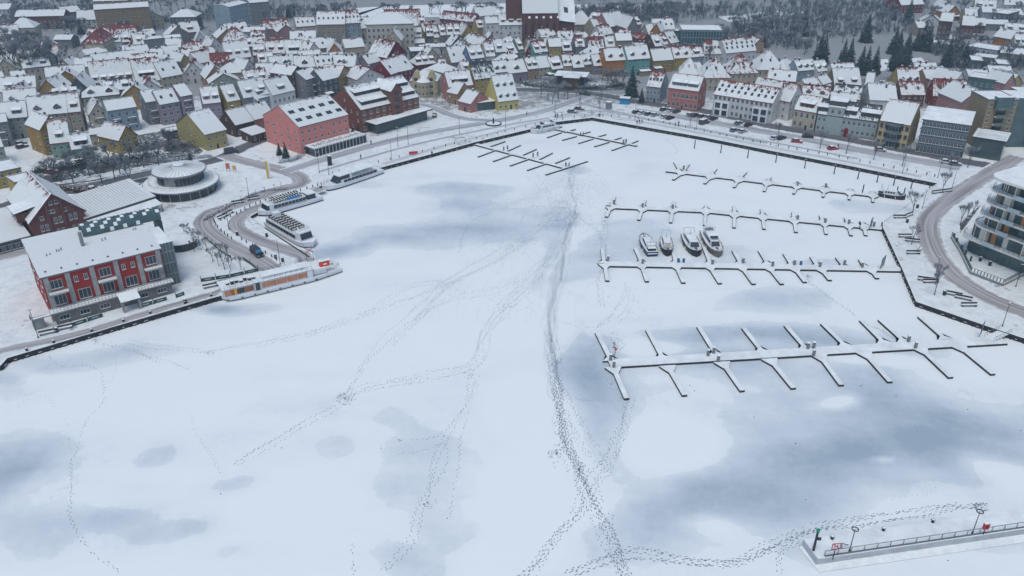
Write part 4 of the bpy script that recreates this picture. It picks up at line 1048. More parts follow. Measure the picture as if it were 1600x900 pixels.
# ---------------------------------------------------------------- filler roofs of the old town
def inpoly(x, y, P):
    c = False; j = len(P)-1
    for i in range(len(P)):
        if (P[i][1] > y) != (P[j][1] > y) and x < (P[j][0]-P[i][0])*(y-P[i][1])/(P[j][1]-P[i][1])+P[i][0]: c = not c
        j = i
    return c
FILL = [([(0,70),(110,58),(230,52),(400,46),(560,34),(700,42),(800,38),(1000,34),(1020,62),(1000,100),(850,100),(760,100),(640,125),(520,130),(430,150),(330,125),(220,150),(0,180)], 0.10),
        ([(1180,112),(1300,128),(1440,118),(1600,108),(1600,135),(1500,150),(1390,160),(1260,165)], -0.10),
        ([(1430,22),(1600,8),(1600,100),(1540,104),(1470,62)], -0.05),]
RF = random.Random(5); nf = 0
for P, slope in FILL:
    y = W(800, 185).y
    while y < 700:
        x = -520+RF.uniform(0, 6)
        while x < 620:
            px, py = proj((x, y, LZ+5)); x += 13.0+RF.uniform(0, 3)
            if not inpoly(px, py, P) or (px > 1400 and py < 105 and RF.random() < 0.45): continue
            # direction of a street that looks like this slope in the picture
            a = L(px-10, py+10*slope, 5); c = L(px+10, py-10*slope, 5); rz = math.atan2((c-a).y, (c-a).x)+RF.uniform(-0.12, 0.12)
            w_, d_ = RF.uniform(9, 15), RF.uniform(8.5, 11)
            pos = L(px, py, 5)
            if overlaps(pos.x, pos.y, w_/2, d_/2, rz, 0.2): continue
            typ = RF.choice('sssgh'); h = RF.uniform(4.5, 6.5); 
            wall = RF.choice(['white','cream','beige','grey','white','cream','peach','yellow','pink','brick','pale green','ochre']); tile = RF.choice(['red','red','maroon','grey','dark']); bare = RF.choice([0,0,.1,.2,.35])
            opts = RF.choice(['d2','D2','k2','d1','k0','d3']); r_ = RF.uniform(3.6, 5.2)
            o = thing('town_house', None, 'house', (pos.x, pos.y, LZ), rz); o.matrix_basis = Matrix.Translation(o.location) @ Matrix.Rotation(rz, 4, 'Z')
            o.location = o.matrix_basis @ Vector((0, -d_/2, 0)); o.matrix_basis = Matrix.Translation(o.location) @ Matrix.Rotation(rz, 4, 'Z')
            build_house(o, w_, d_, h, r_, typ, wall, tile, bare, opts=opts, rng=RF)
            FOOT.append((pos.x, pos.y, w_/2, d_/2, rz)); HOUSES.append((o, wall, typ, bare, tile, opts, w_, (px, py))); nf += 1
        y += 13.5
print('filler houses', nf, 'all', len(HOUSES))
# labels: look, then place among those alike near a landmark
groups = {}
for H in HOUSES:
    px, py = H[7]; lm = min(LANDM, key=lambda q: (q[1]-px)**2+((q[2]-py)*2.0)**2)[0]
    groups.setdefault((lm, H[1]), []).append(H)
for (lm, wall), hs in groups.items():
    hs.sort(key=lambda H: H[7][0])
    for k, H in enumerate(hs):
        o, _, typ, bare, tile, opts, w_, pp = H
        mo = re.match(r'([dDkw])([1-9]\d*)', opts); ft = ''
        if mo:
            n = int(mo.group(2)); ft = {'d': 'flat dormers', 'D': 'pointed dormers', 'k': 'skylights', 'w': 'wide dormer'}[mo.group(1)]
            if n == 1: ft = ft.rstrip('s') if mo.group(1) != 'w' else ft
            ft = (NUM[n] if n < 13 else 'many')+' '+ft
        rt = {'s': '', 'g': 'gable-fronted ', 'h': 'hip-roofed ', 'p': 'pyramid-roofed ', 'f': 'flat-roofed ', 'm': 'low '}[typ]
        if bare >= 0.35 and not ft: ft = ('red' if tile == 'red' else 'dark')+' tiles showing'
        s_ = rt+wall+' house'+(' with '+ft if ft else '')
        s_ += ', %s from left near %s' % (ordw(k+1), lm) if len(hs) > 1 else ' near %s' % lm
        o['label'] = s_ if len(s_.split()) <= 16 else s_.replace(' with '+ft, ''); o['group'] = 'houses of the old town'
# ================================================================ ice, land, roads, quays
QUAY = [(-140,640),(0,572),(11,560),(146,520),(335,465),(440,440),(520,412),(484,402),(414,356),(400,345),(386,338),(402,331),(445,318),(500,291),(588,264),(700,234),(744,222),(841,199),(860,192),(925,184),(975,193),(1100,215),(1200,235),(1320,258),(1465,287),(1445,300),(1380,346),(1380,356),(1410,420),(1432,472),(1557,515),(1600,529),(1800,590)]
q3 = [L(*p) for p in QUAY]
far = [Vector((2200,q3[-1].y-20,LZ)), Vector((2200,1550,LZ)), Vector((-1450,1550,LZ)), Vector((-1450,q3[0].y-20,LZ))]
far[0].x = 1450; far[1].x = 1450
poly = q3+far
def sheet(name, pts, m, z=None):
    P = [Vector((p.x, p.y, z if z is not None else p.z)) for p in pts]
    tri = tessellate_polygon([[Vector((p.x, p.y, 0)) for p in P]])
    me = bpy.data.meshes.new(name); me.from_pydata([tuple(p) for p in P], [], [list(t) for t in tri]); me.materials.append(m)
    bm = bmesh.new(); bm.from_mesh(me); bmesh.ops.recalc_face_normals(bm, faces=bm.faces); bm.to_mesh(me); bm.free()
    if me.polygons[0].normal.z < 0: me.flip_normals()
    return link(name, me)
def ground_mat():
    m, nt, b = newmat('snowy_ground'); b.inputs['Roughness'].default_value = 0.9; b.inputs['Specular IOR Level'].default_value = 0.15
    g = nt.nodes.new('ShaderNodeNewGeometry'); sp = nt.nodes.new('ShaderNodeSeparateXYZ'); nt.links.new(g.outputs['Position'], sp.inputs[0])
    def nz(sc, det=8, r=0.7):
        n = nt.nodes.new('ShaderNodeTexNoise'); n.inputs['Scale'].default_value = sc; n.inputs['Detail'].default_value = det; n.inputs['Roughness'].default_value = r; nt.links.new(g.outputs['Position'], n.inputs['Vector']); return n
    n1, n2, n3 = nz(0.35), nz(0.03, 4), nz(1.6, 5)
    # the further from the quay the more scrub and gardens poke through
    mr = nt.nodes.new('ShaderNodeMapRange'); mr.inputs[1].default_value = 330; mr.inputs[2].default_value = 400; mr.inputs[3].default_value = -0.02; mr.inputs[4].default_value = 0.37; nt.links.new(sp.outputs['Y'], mr.inputs[0])
    a = nt.nodes.new('ShaderNodeMath'); a.operation = 'MULTIPLY_ADD'; a.inputs[1].default_value = 0.8; nt.links.new(n2.outputs[0], a.inputs[0]); nt.links.new(n1.outputs[0], a.inputs[2])
    a2 = nt.nodes.new('ShaderNodeMath'); a2.operation = 'ADD'; nt.links.new(a.outputs[0], a2.inputs[0]); nt.links.new(mr.outputs[0], a2.inputs[1])
    r = nt.nodes.new('ShaderNodeMapRange'); r.interpolation_type = 'SMOOTHSTEP'; r.inputs[1].default_value = 0.96; r.inputs[2].default_value = 1.14; r.inputs[4].default_value = 0.85; nt.links.new(a2.outputs[0], r.inputs[0])
    mx = nt.nodes.new('ShaderNodeMix'); mx.data_type = 'RGBA'
    vb = nt.nodes.new('ShaderNodeMix'); vb.data_type = 'RGBA'; vb.inputs[6].default_value = tuple(v*0.80 for v in SNOW)+(1,); vb.inputs[7].default_value = SNOW+(1,); vr = nt.nodes.new('ShaderNodeMapRange'); vr.inputs[1].default_value = 0.35; vr.inputs[2].default_value = 0.58; nt.links.new(n1.outputs[0], vr.inputs[0]); nt.links.new(vr.outputs[0], vb.inputs[0]); nt.links.new(vb.outputs[2], mx.inputs[6])
    dk = nt.nodes.new('ShaderNodeMix'); dk.data_type = 'RGBA'; dk.inputs[6].default_value = (0.10,0.10,0.09,1); dk.inputs[7].default_value = (0.30,0.32,0.33,1); nt.links.new(n3.outputs[0], dk.inputs[0])
    nt.links.new(dk.outputs[2], mx.inputs[7]); nt.links.new(r.outputs[0], mx.inputs[0]); nt.links.new(mx.outputs[2], b.inputs['Base Color'])
    bp = nt.nodes.new('ShaderNodeBump'); bp.inputs['Strength'].default_value = 0.35; bp.inputs['Distance'].default_value = 0.3; nt.links.new(n3.outputs[0], bp.inputs['Height']); nt.links.new(bp.outputs[0], b.inputs['Normal'])
    return m
tag(sheet('ground', poly, ground_mat()), kind='structure')
# ---- ice with thin grey patches: a value per ice vertex, set on the lake itself
PATCH = [(1300,680,330,120,.22),(1050,790,220,90,.2),(1180,545,260,40,.18),(980,600,90,60,.15),(640,760,130,90,.12),(90,760,120,120,.2),(720,340,160,50,.15),(1450,620,160,60,.12),(720,297,70,12,.7),(740,318,50,10,.4),(760,350,90,22,.55),(690,372,140,20,.6),(600,385,70,14,.6),(540,395,40,16,.5),(500,390,30,20,.7),(860,335,40,20,.4),(1345,322,60,16,.6),(1395,298,40,10,.5),(1000,365,70,24,.45),(960,390,50,20,.5),(930,420,40,25,.4),
 (1440,655,190,46,.85),(1330,600,90,22,.4),(1180,572,60,24,.6),(1090,560,50,18,.4),(1110,715,120,55,.35),(1400,730,160,32,.75),(1290,700,70,30,.5),(1200,790,160,50,.75),(1000,850,130,55,.45),(1040,800,100,40,.35),(930,650,60,70,.5),(920,575,50,45,.55),(900,590,30,60,.4),(1150,520,120,16,.5),(1270,525,90,18,.5),(1250,470,110,22,.5),(1170,470,90,18,.35),(1120,405,70,20,.45),(1350,540,90,14,.4),(1500,690,120,30,.6),(1540,640,80,20,.5),
 (30,700,70,60,.5),(0,760,50,60,.55),(115,545,90,14,.5),(90,600,120,24,.35),(165,812,60,20,.4),(235,845,80,24,.4),(265,705,40,14,.35),(500,695,50,26,.35),(350,770,42,20,.5),(680,745,95,60,.5),(640,872,60,26,.5),(720,830,50,26,.4),(615,650,50,18,.3),(180,550,120,20,.3),(30,850,60,40,.25),(1440,870,160,24,.4),(1310,880,60,20,.4),(1560,870,80,20,.4),(360,890,40,16,.3),(640,690,60,30,.2),(375,478,60,10,.7),(340,475,30,8,.8),(25,578,40,14,.8),(890,262,25,6,.8),(560,285,40,8,.3),(840,208,30,6,.5),
 (870,480,14,90,.25),(868,360,20,60,.3),(860,590,16,50,.35),(1290,415,80,12,.35),(1490,480,50,16,-.5),(1062,690,98,44,-.9),(1300,628,34,9,-.5),(1480,460,50,20,-.5),(1390,470,60,24,-.6),(1000,455,70,20,-.4),(820,640,55,60,-.5),(800,480,70,60,-.4),(850,790,60,30,-.4),(780,860,70,36,-.6),(1560,560,60,16,-.5),(1340,560,60,10,-.5),(1230,690,60,16,.1),(1370,742,20,6,-.5),(1580,730,60,40,-.6),(1130,850,60,20,-.3),(250,620,140,50,-.4),(450,800,120,50,-.4),(1030,540,60,12,-.5),(1300,300,120,14,-.5)]
PW = []
for px, py, rx, ry, a in PATCH:
    c = W(px, py); ex = (W(px+rx, py)-c).length; ey = abs(W(px, max(py-ry, 160)).y-W(px, py+ry).y)/2; PW.append((c.x, c.y, ex, ey, a))
def ice_val(x, y):
    n = noise.noise(Vector((x*0.035, y*0.035, 1.0)))*0.9; n2 = noise.noise(Vector((x*0.035, y*0.035, 7.0)))*0.9; xx, yy = x+n*9, y+n2*9; v = 0.1
    for cx, cy, ex, ey, a in PW:
        dx, dy = (xx-cx)/ex, (yy-cy)/ey; q = dx*dx+dy*dy
        if q < 7: v += (a*0.64 if a > 0 else a)*math.exp(-(q**1.5)*0.9)
    return v
X0, X1, Y0, Y1, st = -190, 230, 55, 360, 1.5
nx, ny = int((X1-X0)/st)+1, int((Y1-Y0)/st)+1
vs_ = []; fs = []; vals = []
for j in range(ny):
    for i in range(nx): x, y = X0+i*st, Y0+j*st; vs_.append((x, y, 0)); vals.append(ice_val(x, y))
for j in range(ny-1):
    for i in range(nx-1): a = j*nx+i; fs.append((a, a+1, a+nx+1, a+nx))
# apron out to the horizon
k = len(vs_); E = 1450
far_ = [(-E,-200,0),(E,-200,0),(E,1500,0),(-E,1500,0)]; cor = [0, nx-1, nx*ny-1, nx*(ny-1)]
vs_ += far_; vals += [0.2]*4
for a in range(4): fs.append((cor[a], k+a, k+(a+1)%4, cor[(a+1)%4]) if a != 9 else None)
me = bpy.data.meshes.new('ice'); me.from_pydata(vs_, [], fs); at = me.attributes.new('thin', 'FLOAT', 'POINT'); at.data.foreach_set('value', vals)
m, nt, b = newmat('frozen_lake')
b.inputs['Roughness'].default_value = 0.6; b.inputs['Specular IOR Level'].default_value = 0.3
an = nt.nodes.new('ShaderNodeAttribute'); an.attribute_name = 'thin'; g = nt.nodes.new('ShaderNodeNewGeometry')
def nz(sc, det=6, r=0.6):
    n = nt.nodes.new('ShaderNodeTexNoise'); n.inputs['Scale'].default_value = sc; n.inputs['Detail'].default_value = det; n.inputs['Roughness'].default_value = r; nt.links.new(g.outputs['Position'], n.inputs['Vector']); return n
def mth(op, a, b_, c=None):
    n = nt.nodes.new('ShaderNodeMath'); n.operation = op
    for i, v in enumerate((a, b_, c)):
        if v is None: continue
        if isinstance(v, (int, float)): n.inputs[i].default_value = v
        else: nt.links.new(v, n.inputs[i])
    return n.outputs[0]
na, nb, nc = nz(0.05, 10, 0.62), nz(0.5, 6, 0.7), nz(3.0, 4, 0.6)
mpn = nt.nodes.new('ShaderNodeMapping'); mpn.inputs['Scale'].default_value = (0.012, 0.05, 1); nt.links.new(g.outputs['Position'], mpn.inputs[0])
nst = nt.nodes.new('ShaderNodeTexNoise'); nst.inputs['Scale'].default_value = 1.0; nst.inputs['Detail'].default_value = 8; nst.inputs['Distortion'].default_value = 0.6; nt.links.new(mpn.outputs[0], nst.inputs['Vector'])
v = mth('ADD', mth('MULTIPLY', an.outputs['Fac'], 0.85), mth('MULTIPLY', mth('SUBTRACT', na.outputs[0], 0.5), 0.8))
v = mth('ADD', v, mth('MULTIPLY', mth('SUBTRACT', nb.outputs[0], 0.5), 0.30)); v = mth('ADD', v, mth('MULTIPLY', mth('SUBTRACT', nst.outputs[0], 0.5), 0.9))
v = mth('ADD', v, mth('MULTIPLY', mth('SUBTRACT', nc.outputs[0], 0.5), 0.17))
# thin snow lies in patches with a clear rim
nd = nz(0.22, 9, 0.68); rim = nt.nodes.new('ShaderNodeMapRange'); rim.interpolation_type = 'SMOOTHSTEP'; rim.inputs[1].default_value = 0.242; rim.inputs[2].default_value = 0.264; rim.inputs[4].default_value = 0.16
nt.links.new(mth('ADD', mth('ADD', an.outputs['Fac'], mth('MULTIPLY', mth('SUBTRACT', nd.outputs[0], 0.5), 0.30)), mth('MULTIPLY', mth('SUBTRACT', nst.outputs[0], 0.5), 0.25)), rim.inputs[0]); v = mth('ADD', v, rim.outputs[0])
cr = nt.nodes.new('ShaderNodeValToRGB'); nt.links.new(v, cr.inputs[0])
el = cr.color_ramp.elements; el[0].position = 0.0; el[0].color = (0.79,0.84,0.82,1); el[1].position = 1.0; el[1].color = (0.33,0.42,0.46,1)
for p, c in ((0.2, (0.755,0.81,0.795)), (0.42, (0.66,0.72,0.725)), (0.62, (0.55,0.62,0.65)), (0.82, (0.43,0.51,0.55))):
    e = el.new(p); e.color = c+(1,)
nt.links.new(cr.outputs[0], b.inputs['Base Color'])
bp = nt.nodes.new('ShaderNodeBump'); bp.inputs['Strength'].default_value = 0.12; bp.inputs['Distance'].default_value = 0.2; nt.links.new(nb.outputs[0], bp.inputs['Height']); nt.links.new(bp.outputs[0], b.inputs['Normal'])
me.materials.append(m); tag(link('frozen_lake', me), kind='structure')

gm = snow_mat('garden_soil', 0.95, (0.05,0.055,0.055), 0.7, 0.36, 0.50)
for P in ([(40,268),(110,258),(200,246),(300,222),(318,236),(300,248),(235,258),(150,272),(60,290)], [(195,215),(250,205),(312,196),(318,218),(260,232),(200,240)], [(60,292),(140,282),(232,264),(236,286),(150,303),(60,303)], [(800,126),(960,122),(985,140),(900,143),(820,137)], [(1500,350),(1520,330),(1535,318),(1500,365)]):
    rz0 = LZ+0.003; tag(sheet('garden', [Vector((L(*p).x, L(*p).y, rz0)) for p in P], gm), kind='structure')
# ---- fields
gf = snow_mat('field_snow', 0.25, (0.35,0.38,0.38), 0.2, 0.6, 0.8)
for P in ([(540,26),(600,9),(800,5),(1010,9),(940,16),(800,27)], [(1371,93),(1440,90),(1452,104),(1375,111)], [(1120,26),(1250,14),(1257,20),(1140,34)], [(1440,62),(1500,52),(1512,56),(1450,68)], [(520,30),(560,12),(600,10),(545,30)]):
    tag(sheet('field', [Vector((L(*p).x, L(*p).y, LZ+0.006)) for p in P], gf), kind='structure')
# ---- roads
def ribbon_mat(name, c1, c2, tracks=True, cover=0.25):
    m, nt, b = newmat(name); b.inputs['Roughness'].default_value = 0.8
    uv = nt.nodes.new('ShaderNodeUVMap'); sx = nt.nodes.new('ShaderNodeSeparateXYZ'); nt.links.new(uv.outputs[0], sx.inputs[0]); g = nt.nodes.new('ShaderNodeNewGeometry')
    n = nt.nodes.new('ShaderNodeTexNoise'); n.inputs['Scale'].default_value = 0.5; n.inputs['Detail'].default_value = 8; n.inputs['Roughness'].default_value = 0.7; nt.links.new(g.outputs['Position'], n.inputs['Vector'])
    def M_(op, a, b_, c=None):
        q = nt.nodes.new('ShaderNodeMath'); q.operation = op
        for i, v in enumerate((a, b_, c)):
            if v is None: continue
            if isinstance(v, (int, float)): q.inputs[i].default_value = v
            else: nt.links.new(v, q.inputs[i])
        return q.outputs[0]
    e = M_('MULTIPLY', M_('ABSOLUTE', M_('SUBTRACT', sx.outputs['Y'], 0.5), 0), 2.0)     # 0 in the middle, 1 at the edge
    t = M_('ADD', e, M_('MULTIPLY', M_('SUBTRACT', n.outputs[0], 0.5), 0.9))
    r = nt.nodes.new('ShaderNodeMapRange'); r.interpolation_type = 'SMOOTHSTEP'; r.inputs[1].default_value = 0.72-cover*0.4; r.inputs[2].default_value = 1.0; nt.links.new(t, r.inputs[0])
    # wheel tracks along the lane
    mp = nt.nodes.new('ShaderNodeMapping'); mp.inputs['Scale'].default_value = (0.03, 11, 1); nt.links.new(uv.outputs[0], mp.inputs[0])
    n2 = nt.nodes.new('ShaderNodeTexNoise'); n2.inputs['Scale'].default_value = 1; n2.inputs['Detail'].default_value = 5; nt.links.new(mp.outputs[0], n2.inputs['Vector'])
    r2 = nt.nodes.new('ShaderNodeMapRange'); r2.inputs[1].default_value = 0.35; r2.inputs[2].default_value = 0.68; nt.links.new(n2.outputs[0], r2.inputs[0])
    mx = nt.nodes.new('ShaderNodeMix'); mx.data_type = 'RGBA'; mx.inputs[6].default_value = c1+(1,); mx.inputs[7].default_value = c2+(1,); nt.links.new(r2.outputs[0], mx.inputs[0])
    m3 = nt.nodes.new('ShaderNodeMix'); m3.data_type = 'RGBA'; nt.links.new(mx.outputs[2], m3.inputs[6]); m3.inputs[7].default_value = SNOW+(1,); nt.links.new(r.outputs[0], m3.inputs[0])
    nt.links.new(m3.outputs[2], b.inputs['Base Color']); return m
M_SLUSH = ribbon_mat('slushy_road', (0.22,0.21,0.20), (0.50,0.50,0.49)); M_ROAD = ribbon_mat('cleared_road', (0.07,0.075,0.08), (0.15,0.155,0.16), cover=0.0); M_LANE = ribbon_mat('trodden_path', (0.42,0.42,0.41), (0.66,0.68,0.69))
M_MIX = ribbon_mat('grey_road', (0.24,0.25,0.26), (0.52,0.54,0.55))
def spline(P, step=2.5):
    out = []; n = len(P)
    for i in range(n-1):
        p0, p1, p2, p3 = P[max(i-1,0)], P[i], P[i+1], P[min(i+2,n-1)]; k = max(1, int((p2-p1).length/step))
        for j in range(k):
            t = j/k; out.append(0.5*((2*p1)+(p2-p0)*t+(2*p0-5*p1+4*p2-p3)*t*t+(3*p1-p0-3*p2+p3)*t**3))
    out.append(P[-1]); return out
rz_ = [0]
def ribbon(name, pix, width, m, z=None, kind='structure'):
    P = spline([Vector((q.x, q.y, 0)) for q in [L(*p) for p in pix]]); rz_[0] += 1
    z = LZ+0.004*rz_[0] if z is None else z
    b = MB(); s = 0; N = len(P); E_ = []
    for i in range(N):
        t = (P[min(i+1,N-1)]-P[max(i-1,0)]).normalized(); n = Vector((-t.y, t.x, 0))*width/2; E_.append((P[i]-n, P[i]+n))
    for i in range(N-1):
        l = (P[i+1]-P[i]).length
        b.face([(E_[i][0].x,E_[i][0].y,z),(E_[i+1][0].x,E_[i+1][0].y,z),(E_[i+1][1].x,E_[i+1][1].y,z),(E_[i][1].x,E_[i][1].y,z)], m, [(s,0),(s+l,0),(s+l,1),(s,1)]); s += l
    return tag(b.build(name), kind=kind)
ribbon('road', [(60,300),(150,288),(225,272),(300,258),(345,247),(385,228),(430,212),(470,200)], 7.5, M_ROAD)
ribbon('road', [(352,242),(375,250),(442,266),(470,278),(466,289),(432,297),(376,318),(330,332),(318,350),(335,370),(362,386),(405,408),(440,432)], 7.5, M_SLUSH)
ribbon('road', [(502,294),(455,310),(402,325),(374,340),(371,356),(400,373),(440,388),(474,400),(478,410)], 6, M_SLUSH)
ribbon('road', [(445,268),(512,247),(606,221),(692,203),(770,190),(840,176),(890,160),(920,150)], 6.5, M_MIX)
ribbon('road', [(640,160),(672,166),(700,178),(730,186),(770,189)], 5.5, M_MIX)
ribbon('road', [(700,136),(740,140),(800,140),(850,141),(900,143),(950,150),(1007,161),(1060,168),(1112,176),(1200,196),(1230,201),(1325,218),(1425,237),(1512,253),(1570,262),(1640,272)], 8.5, M_ROAD)
ribbon('road', [(905,160),(950,172),(1010,186),(1100,203),(1200,223)], 4.0, M_MIX)
ribbon('road', [(1590,245),(1545,272),(1500,300),(1466,325),(1450,348),(1456,385),(1484,425),(1530,457),(1590,484),(1680,515)], 8.0, M_SLUSH)
ribbon('car_park', [(990,172),(1060,182),(1150,198),(1240,214),(1330,232),(1440,252),(1500,262)], 9, M_MIX)
ribbon('path', [(-60,574),(0,549),(60,536),(140,517),(240,486),(330,460),(345,455)], 3.4, M_SLUSH)
ribbon('path', [(600,256),(700,226),(780,206),(850,188),(925,178.5),(1000,190),(1100,209),(1200,229),(1320,252),(1440,276)], 3.2, M_LANE)
ribbon('path', [(500,268),(560,250),(640,228),(720,210),(800,194),(860,184),(925,173),(1000,184),(1100,203),(1220,225),(1340,248)], 2.0, M_MIX)
ribbon('path', [(-30,330),(60,306),(140,290)], 5, M_ROAD); ribbon('path', [(60,260),(80,240),(60,215),(30,195)], 7, M_LANE); ribbon('path', [(-20,405),(40,392)], 7, M_SLUSH)

# ---- quay walls
M_PILE = mat('sheet_pile', (0.025,0.028,0.032), 0.7, 0.4, 1.0); M_EDGE = mat('quay_timber', (0.05,0.05,0.052), 0.8, 0.3)
SEG = [(1, 5, 'dark sheet-pile quay wall below the red house on the left quay'), (5, 8, 'short quay wall behind the white restaurant ship'), (7, 11, 'curved quay wall round the excursion boat inlet'), (11, 15, 'quay wall behind the two left excursion boats'),
 (15, 19, 'far left harbour quay wall with the small thin docks'), (19, 24, 'long dark quay wall along the car park promenade'), (24, 29, 'quay wall of the right bank beside the pier heads'), (29, 32, 'quay wall with snowy fenders below the lowest pier head')]
RP0 = random.Random(2)
for a, c, lab in SEG:
    b = MB()
    for i in range(a, min(c, len(q3)-1)):
        p, q = q3[i], q3[i+1]; t = (q-p).normalized(); n = Vector((t.y, -t.x, 0))*0.12; ln = (q-p).length
        P = [p-n*2+t*0.01, q-n*2-t*0.01, q+n, p+n]
        b.hull([(v.x,v.y,-0.6) for v in P], [(v.x,v.y,LZ+0.12) for v in P], M_PILE, M_SNOW if i not in (3,) else M_SNOW)
        k = int(ln/2.4)
        for j in range(k):       # timber fenders with a cap of snow
            s_ = p+t*(j+0.5)*ln/max(k,1)+n; e_ = s_+n*1.8
            b.obox(s_-t*RP0.uniform(.15,.5)+n, s_+t*RP0.uniform(.2,.5)+n, 0.2, 0.2, 0.5, M_EDGE, M_SNOW if RP0.random() < 0.75 else None); b.obox(s_-t*1.15+n, s_-t*0.95+n, 0.26, -0.4, LZ-0.2, M_PILE)
    tag(b.build('quay_wall'), lab, 'quay wall')

# ================================================================ floating piers
M_DECK = mat('pier_side', (0.028,0.032,0.038), 0.8, 0.3)
def pier(label, centre, width, fingers, fw=1.1, top=0.55, name='floating_pier', flare=True):
    P = [W(*p, top) for p in centre]; o = thing(name, label, 'pier', (P[0].x, P[0].y, 0)); org = Vector((P[0].x, P[0].y, 0))
    b = MB()
    for i in range(len(P)-1):
        a, c = P[i]-org, P[i+1]-org; b.obox(a, c, width, 0.02, top-0.06, M_DECK); b.obox(a, c, width-0.12, top-0.06, top+0.06, M_SNOW)
    b.build('walkway', o)
    d = (P[-1]-P[0]).normalized()
    for (ex, ey, bx, by) in fingers:
        e, s = W(ex, ey, top)-org, W(bx, by, top)-org; t = (e-s).normalized(); n = Vector((-t.y, t.x, 0))
        b = MB(); b.obox(s, e, fw, 0.03, top-0.07, M_DECK); b.obox(s, e-t*0.05, fw-0.1, top-0.07, top+0.05, M_SNOW)
        if flare:
            g = 2.6; jn = s-t*0.3+n*0; k = s+t*g
            Q = [s-d*1.9, s+d*1.9, k+n*fw/2, k-n*fw/2] if (Vector((d.x,d.y,0)).cross(t)).z > 0 else [s+d*1.9, s-d*1.9, k-n*fw/2, k+n*fw/2]
            if (Q[1]-Q[0]).cross(Q[3]-Q[0]).z < 0: Q.reverse()
            b.hull([(v.x,v.y,0.05) for v in Q], [(v.x,v.y,top-0.09) for v in Q], M_DECK); b.hull([(v.x,v.y,top-0.085) for v in Q], [(v.x,v.y,top+0.03) for v in Q], M_SNOW)
        b.build('finger', o)
    return o
pier('largest floating pier, nearest, with long fingers on both sides', [(952,567.5),(1568,531)], 3.2,
 [(979,622,958,573),(933,519,955,563),(1070,617,1043,571),(1160,610,1128,565),(1240,606,1202,560),(1315,601,1280,554),(1391,596,1350,550),(1486,589,1437,543),(1552,584,1498,540),
  (1012,515,1036,560),(1092,510,1120,555),(1162,512,1192,550),(1228,508,1260,545),(1285,505,1322,541),(1346,500,1382,536),(1375,499,1414,534),(1437,494,1478,530)], 1.15)
pier('floating pier where the four motor cruisers are moored', [(944,411.5),(1410,420)], 3.0,
 [(949,438,945,412),(941,388,944,411),(1011,439,1002,413),(1068,441,1056,414),(1125,442,1108,415),(1178,443,1158,416),(1222,443,1201,417),(1258,440,1241,418),(1297,437,1282,419),(1371,434,1360,420),
  (993,388,1003,411),(1050,384,1056,411),(1100,386,1110,412),(1146,391,1158,412),(1187,391,1200,413),(1226,396,1238,415),(1268,401,1278,416),(1308,402,1320,417),(1344,405,1352,418)], 1.1)
pier('floating pier just behind the four moored cruisers', [(955,322.5),(1100,329),(1240,343),(1384,357)], 2.6,
 [(947.5,338,955,323),(960.5,307,956,321),(998,343,1004,326),(1048,347,1051,328),(1101,351,1103,330),(1147,355,1148,335),(1194,357,1192,339),(1244,362,1241,344),(1291,365,1288,348),(1330,367,1326,352),(1353,367,1350,354),
  (1008,312,1004,324),(1053,314,1052,326),(1103,320,1103,328),(1147,322,1148,333),(1190,326,1192,337),(1239,331,1241,342),(1282,336,1286,346),(1321,340,1326,350),(1345,345,1350,352)], 1.0)
pier('far right floating pier that ends at the small moored motorboat', [(1041,266),(1240,290),(1372,306)], 2.2,
 [(1052,280,1066,270),(1101,286,1111,276),(1147,292,1154,281),(1194,298,1199,286),(1240,302,1246,291),(1286,307,1289,297),(1327,311,1328,301),(1364,315,1364,305),
  (1054,253,1062,267),(1076,256,1068,268),(1119,263,1111,273),(1166,268,1156,278),(1204,276,1199,283),(1246,283,1246,289),(1290,288,1289,294),(1329,294,1328,299),(1363,299,1364,303)], 0.9)
pier('thin snowy dock with bare side booms in the far left corner', [(744,225),(884,262)], 1.6,
 [(747,244,774,234),(771,251,799,241),(797,258,825,248),(824,265,853,255),(853,272,884,262),(918,251,884,262),(789,220,766,228),(813,226,793,235),(838,232,818,241),(863,238,843,248),(890,245,868,254)], 0.55, flare=False)
pier('thin snowy dock with bare side booms beside the white yacht', [(868,201),(995,227)], 1.4,
 [(855,214,878,206),(879,218,901,212),(904,223,927,216),(929,228,952,221),(956,234,984,224),(997,219,984,224),(878,197,862,202),(899,201,882,206),(922,205,905,210),(947,209,930,214),(971,214,955,219)], 0.5, flare=False)
# ---- concrete mole, lower right
M_MOLE = mat('mole_concrete', (0.42,0.45,0.47), 0.9, 0.2, 0.5)
T = 1.6; o = thing('concrete_mole', 'snowy concrete mole with a railing at the lower right corner', 'mole', W(1450, 850)); org = Vector(o.location)
Q = [W(1255,843,T)-org, W(1277,873.5,T)-org, W(1603,826,T)-org, W(1720,809,T)-org, W(1720,778,T)-org, W(1600,795,T)-org]
b = MB(); b.hull([(v.x,v.y,-0.5) for v in Q], [(v.x,v.y,T-0.08) for v in Q], M_MOLE); Q2 = [v*1.0 for v in Q]
cen = sum(Q, Vector((0,0,0)))/6; Q2 = [cen+(v-cen)*0.995 for v in Q]; b.hull([(v.x,v.y,T-0.08) for v in Q2], [(v.x,v.y,T+0.03) for v in Q2], M_SNOW); b.build('deck', o)
b = MB(); Qf = [W(1249,856,0.12)-org, W(1280,894,0.12)-org, W(1610,846,0.12)-org, W(1725,829,0.12)-org]; Qb = [Q[0], Q[1], Q[2], Q[3]]
for i in range(3):
    a, c = Qf[i], Qf[i+1]; e, f_ = Qb[i+1], Qb[i]; b.hull([(v.x,v.y,-0.3) for v in (a, c, e, f_)], [(v.x,v.y,0.1 if k < 2 else 0.35) for k, v in enumerate((a, c, e, f_))], M_MOLE, snow_mat('ice_ledge', 0.4, (0.35,0.42,0.48), 0.6))
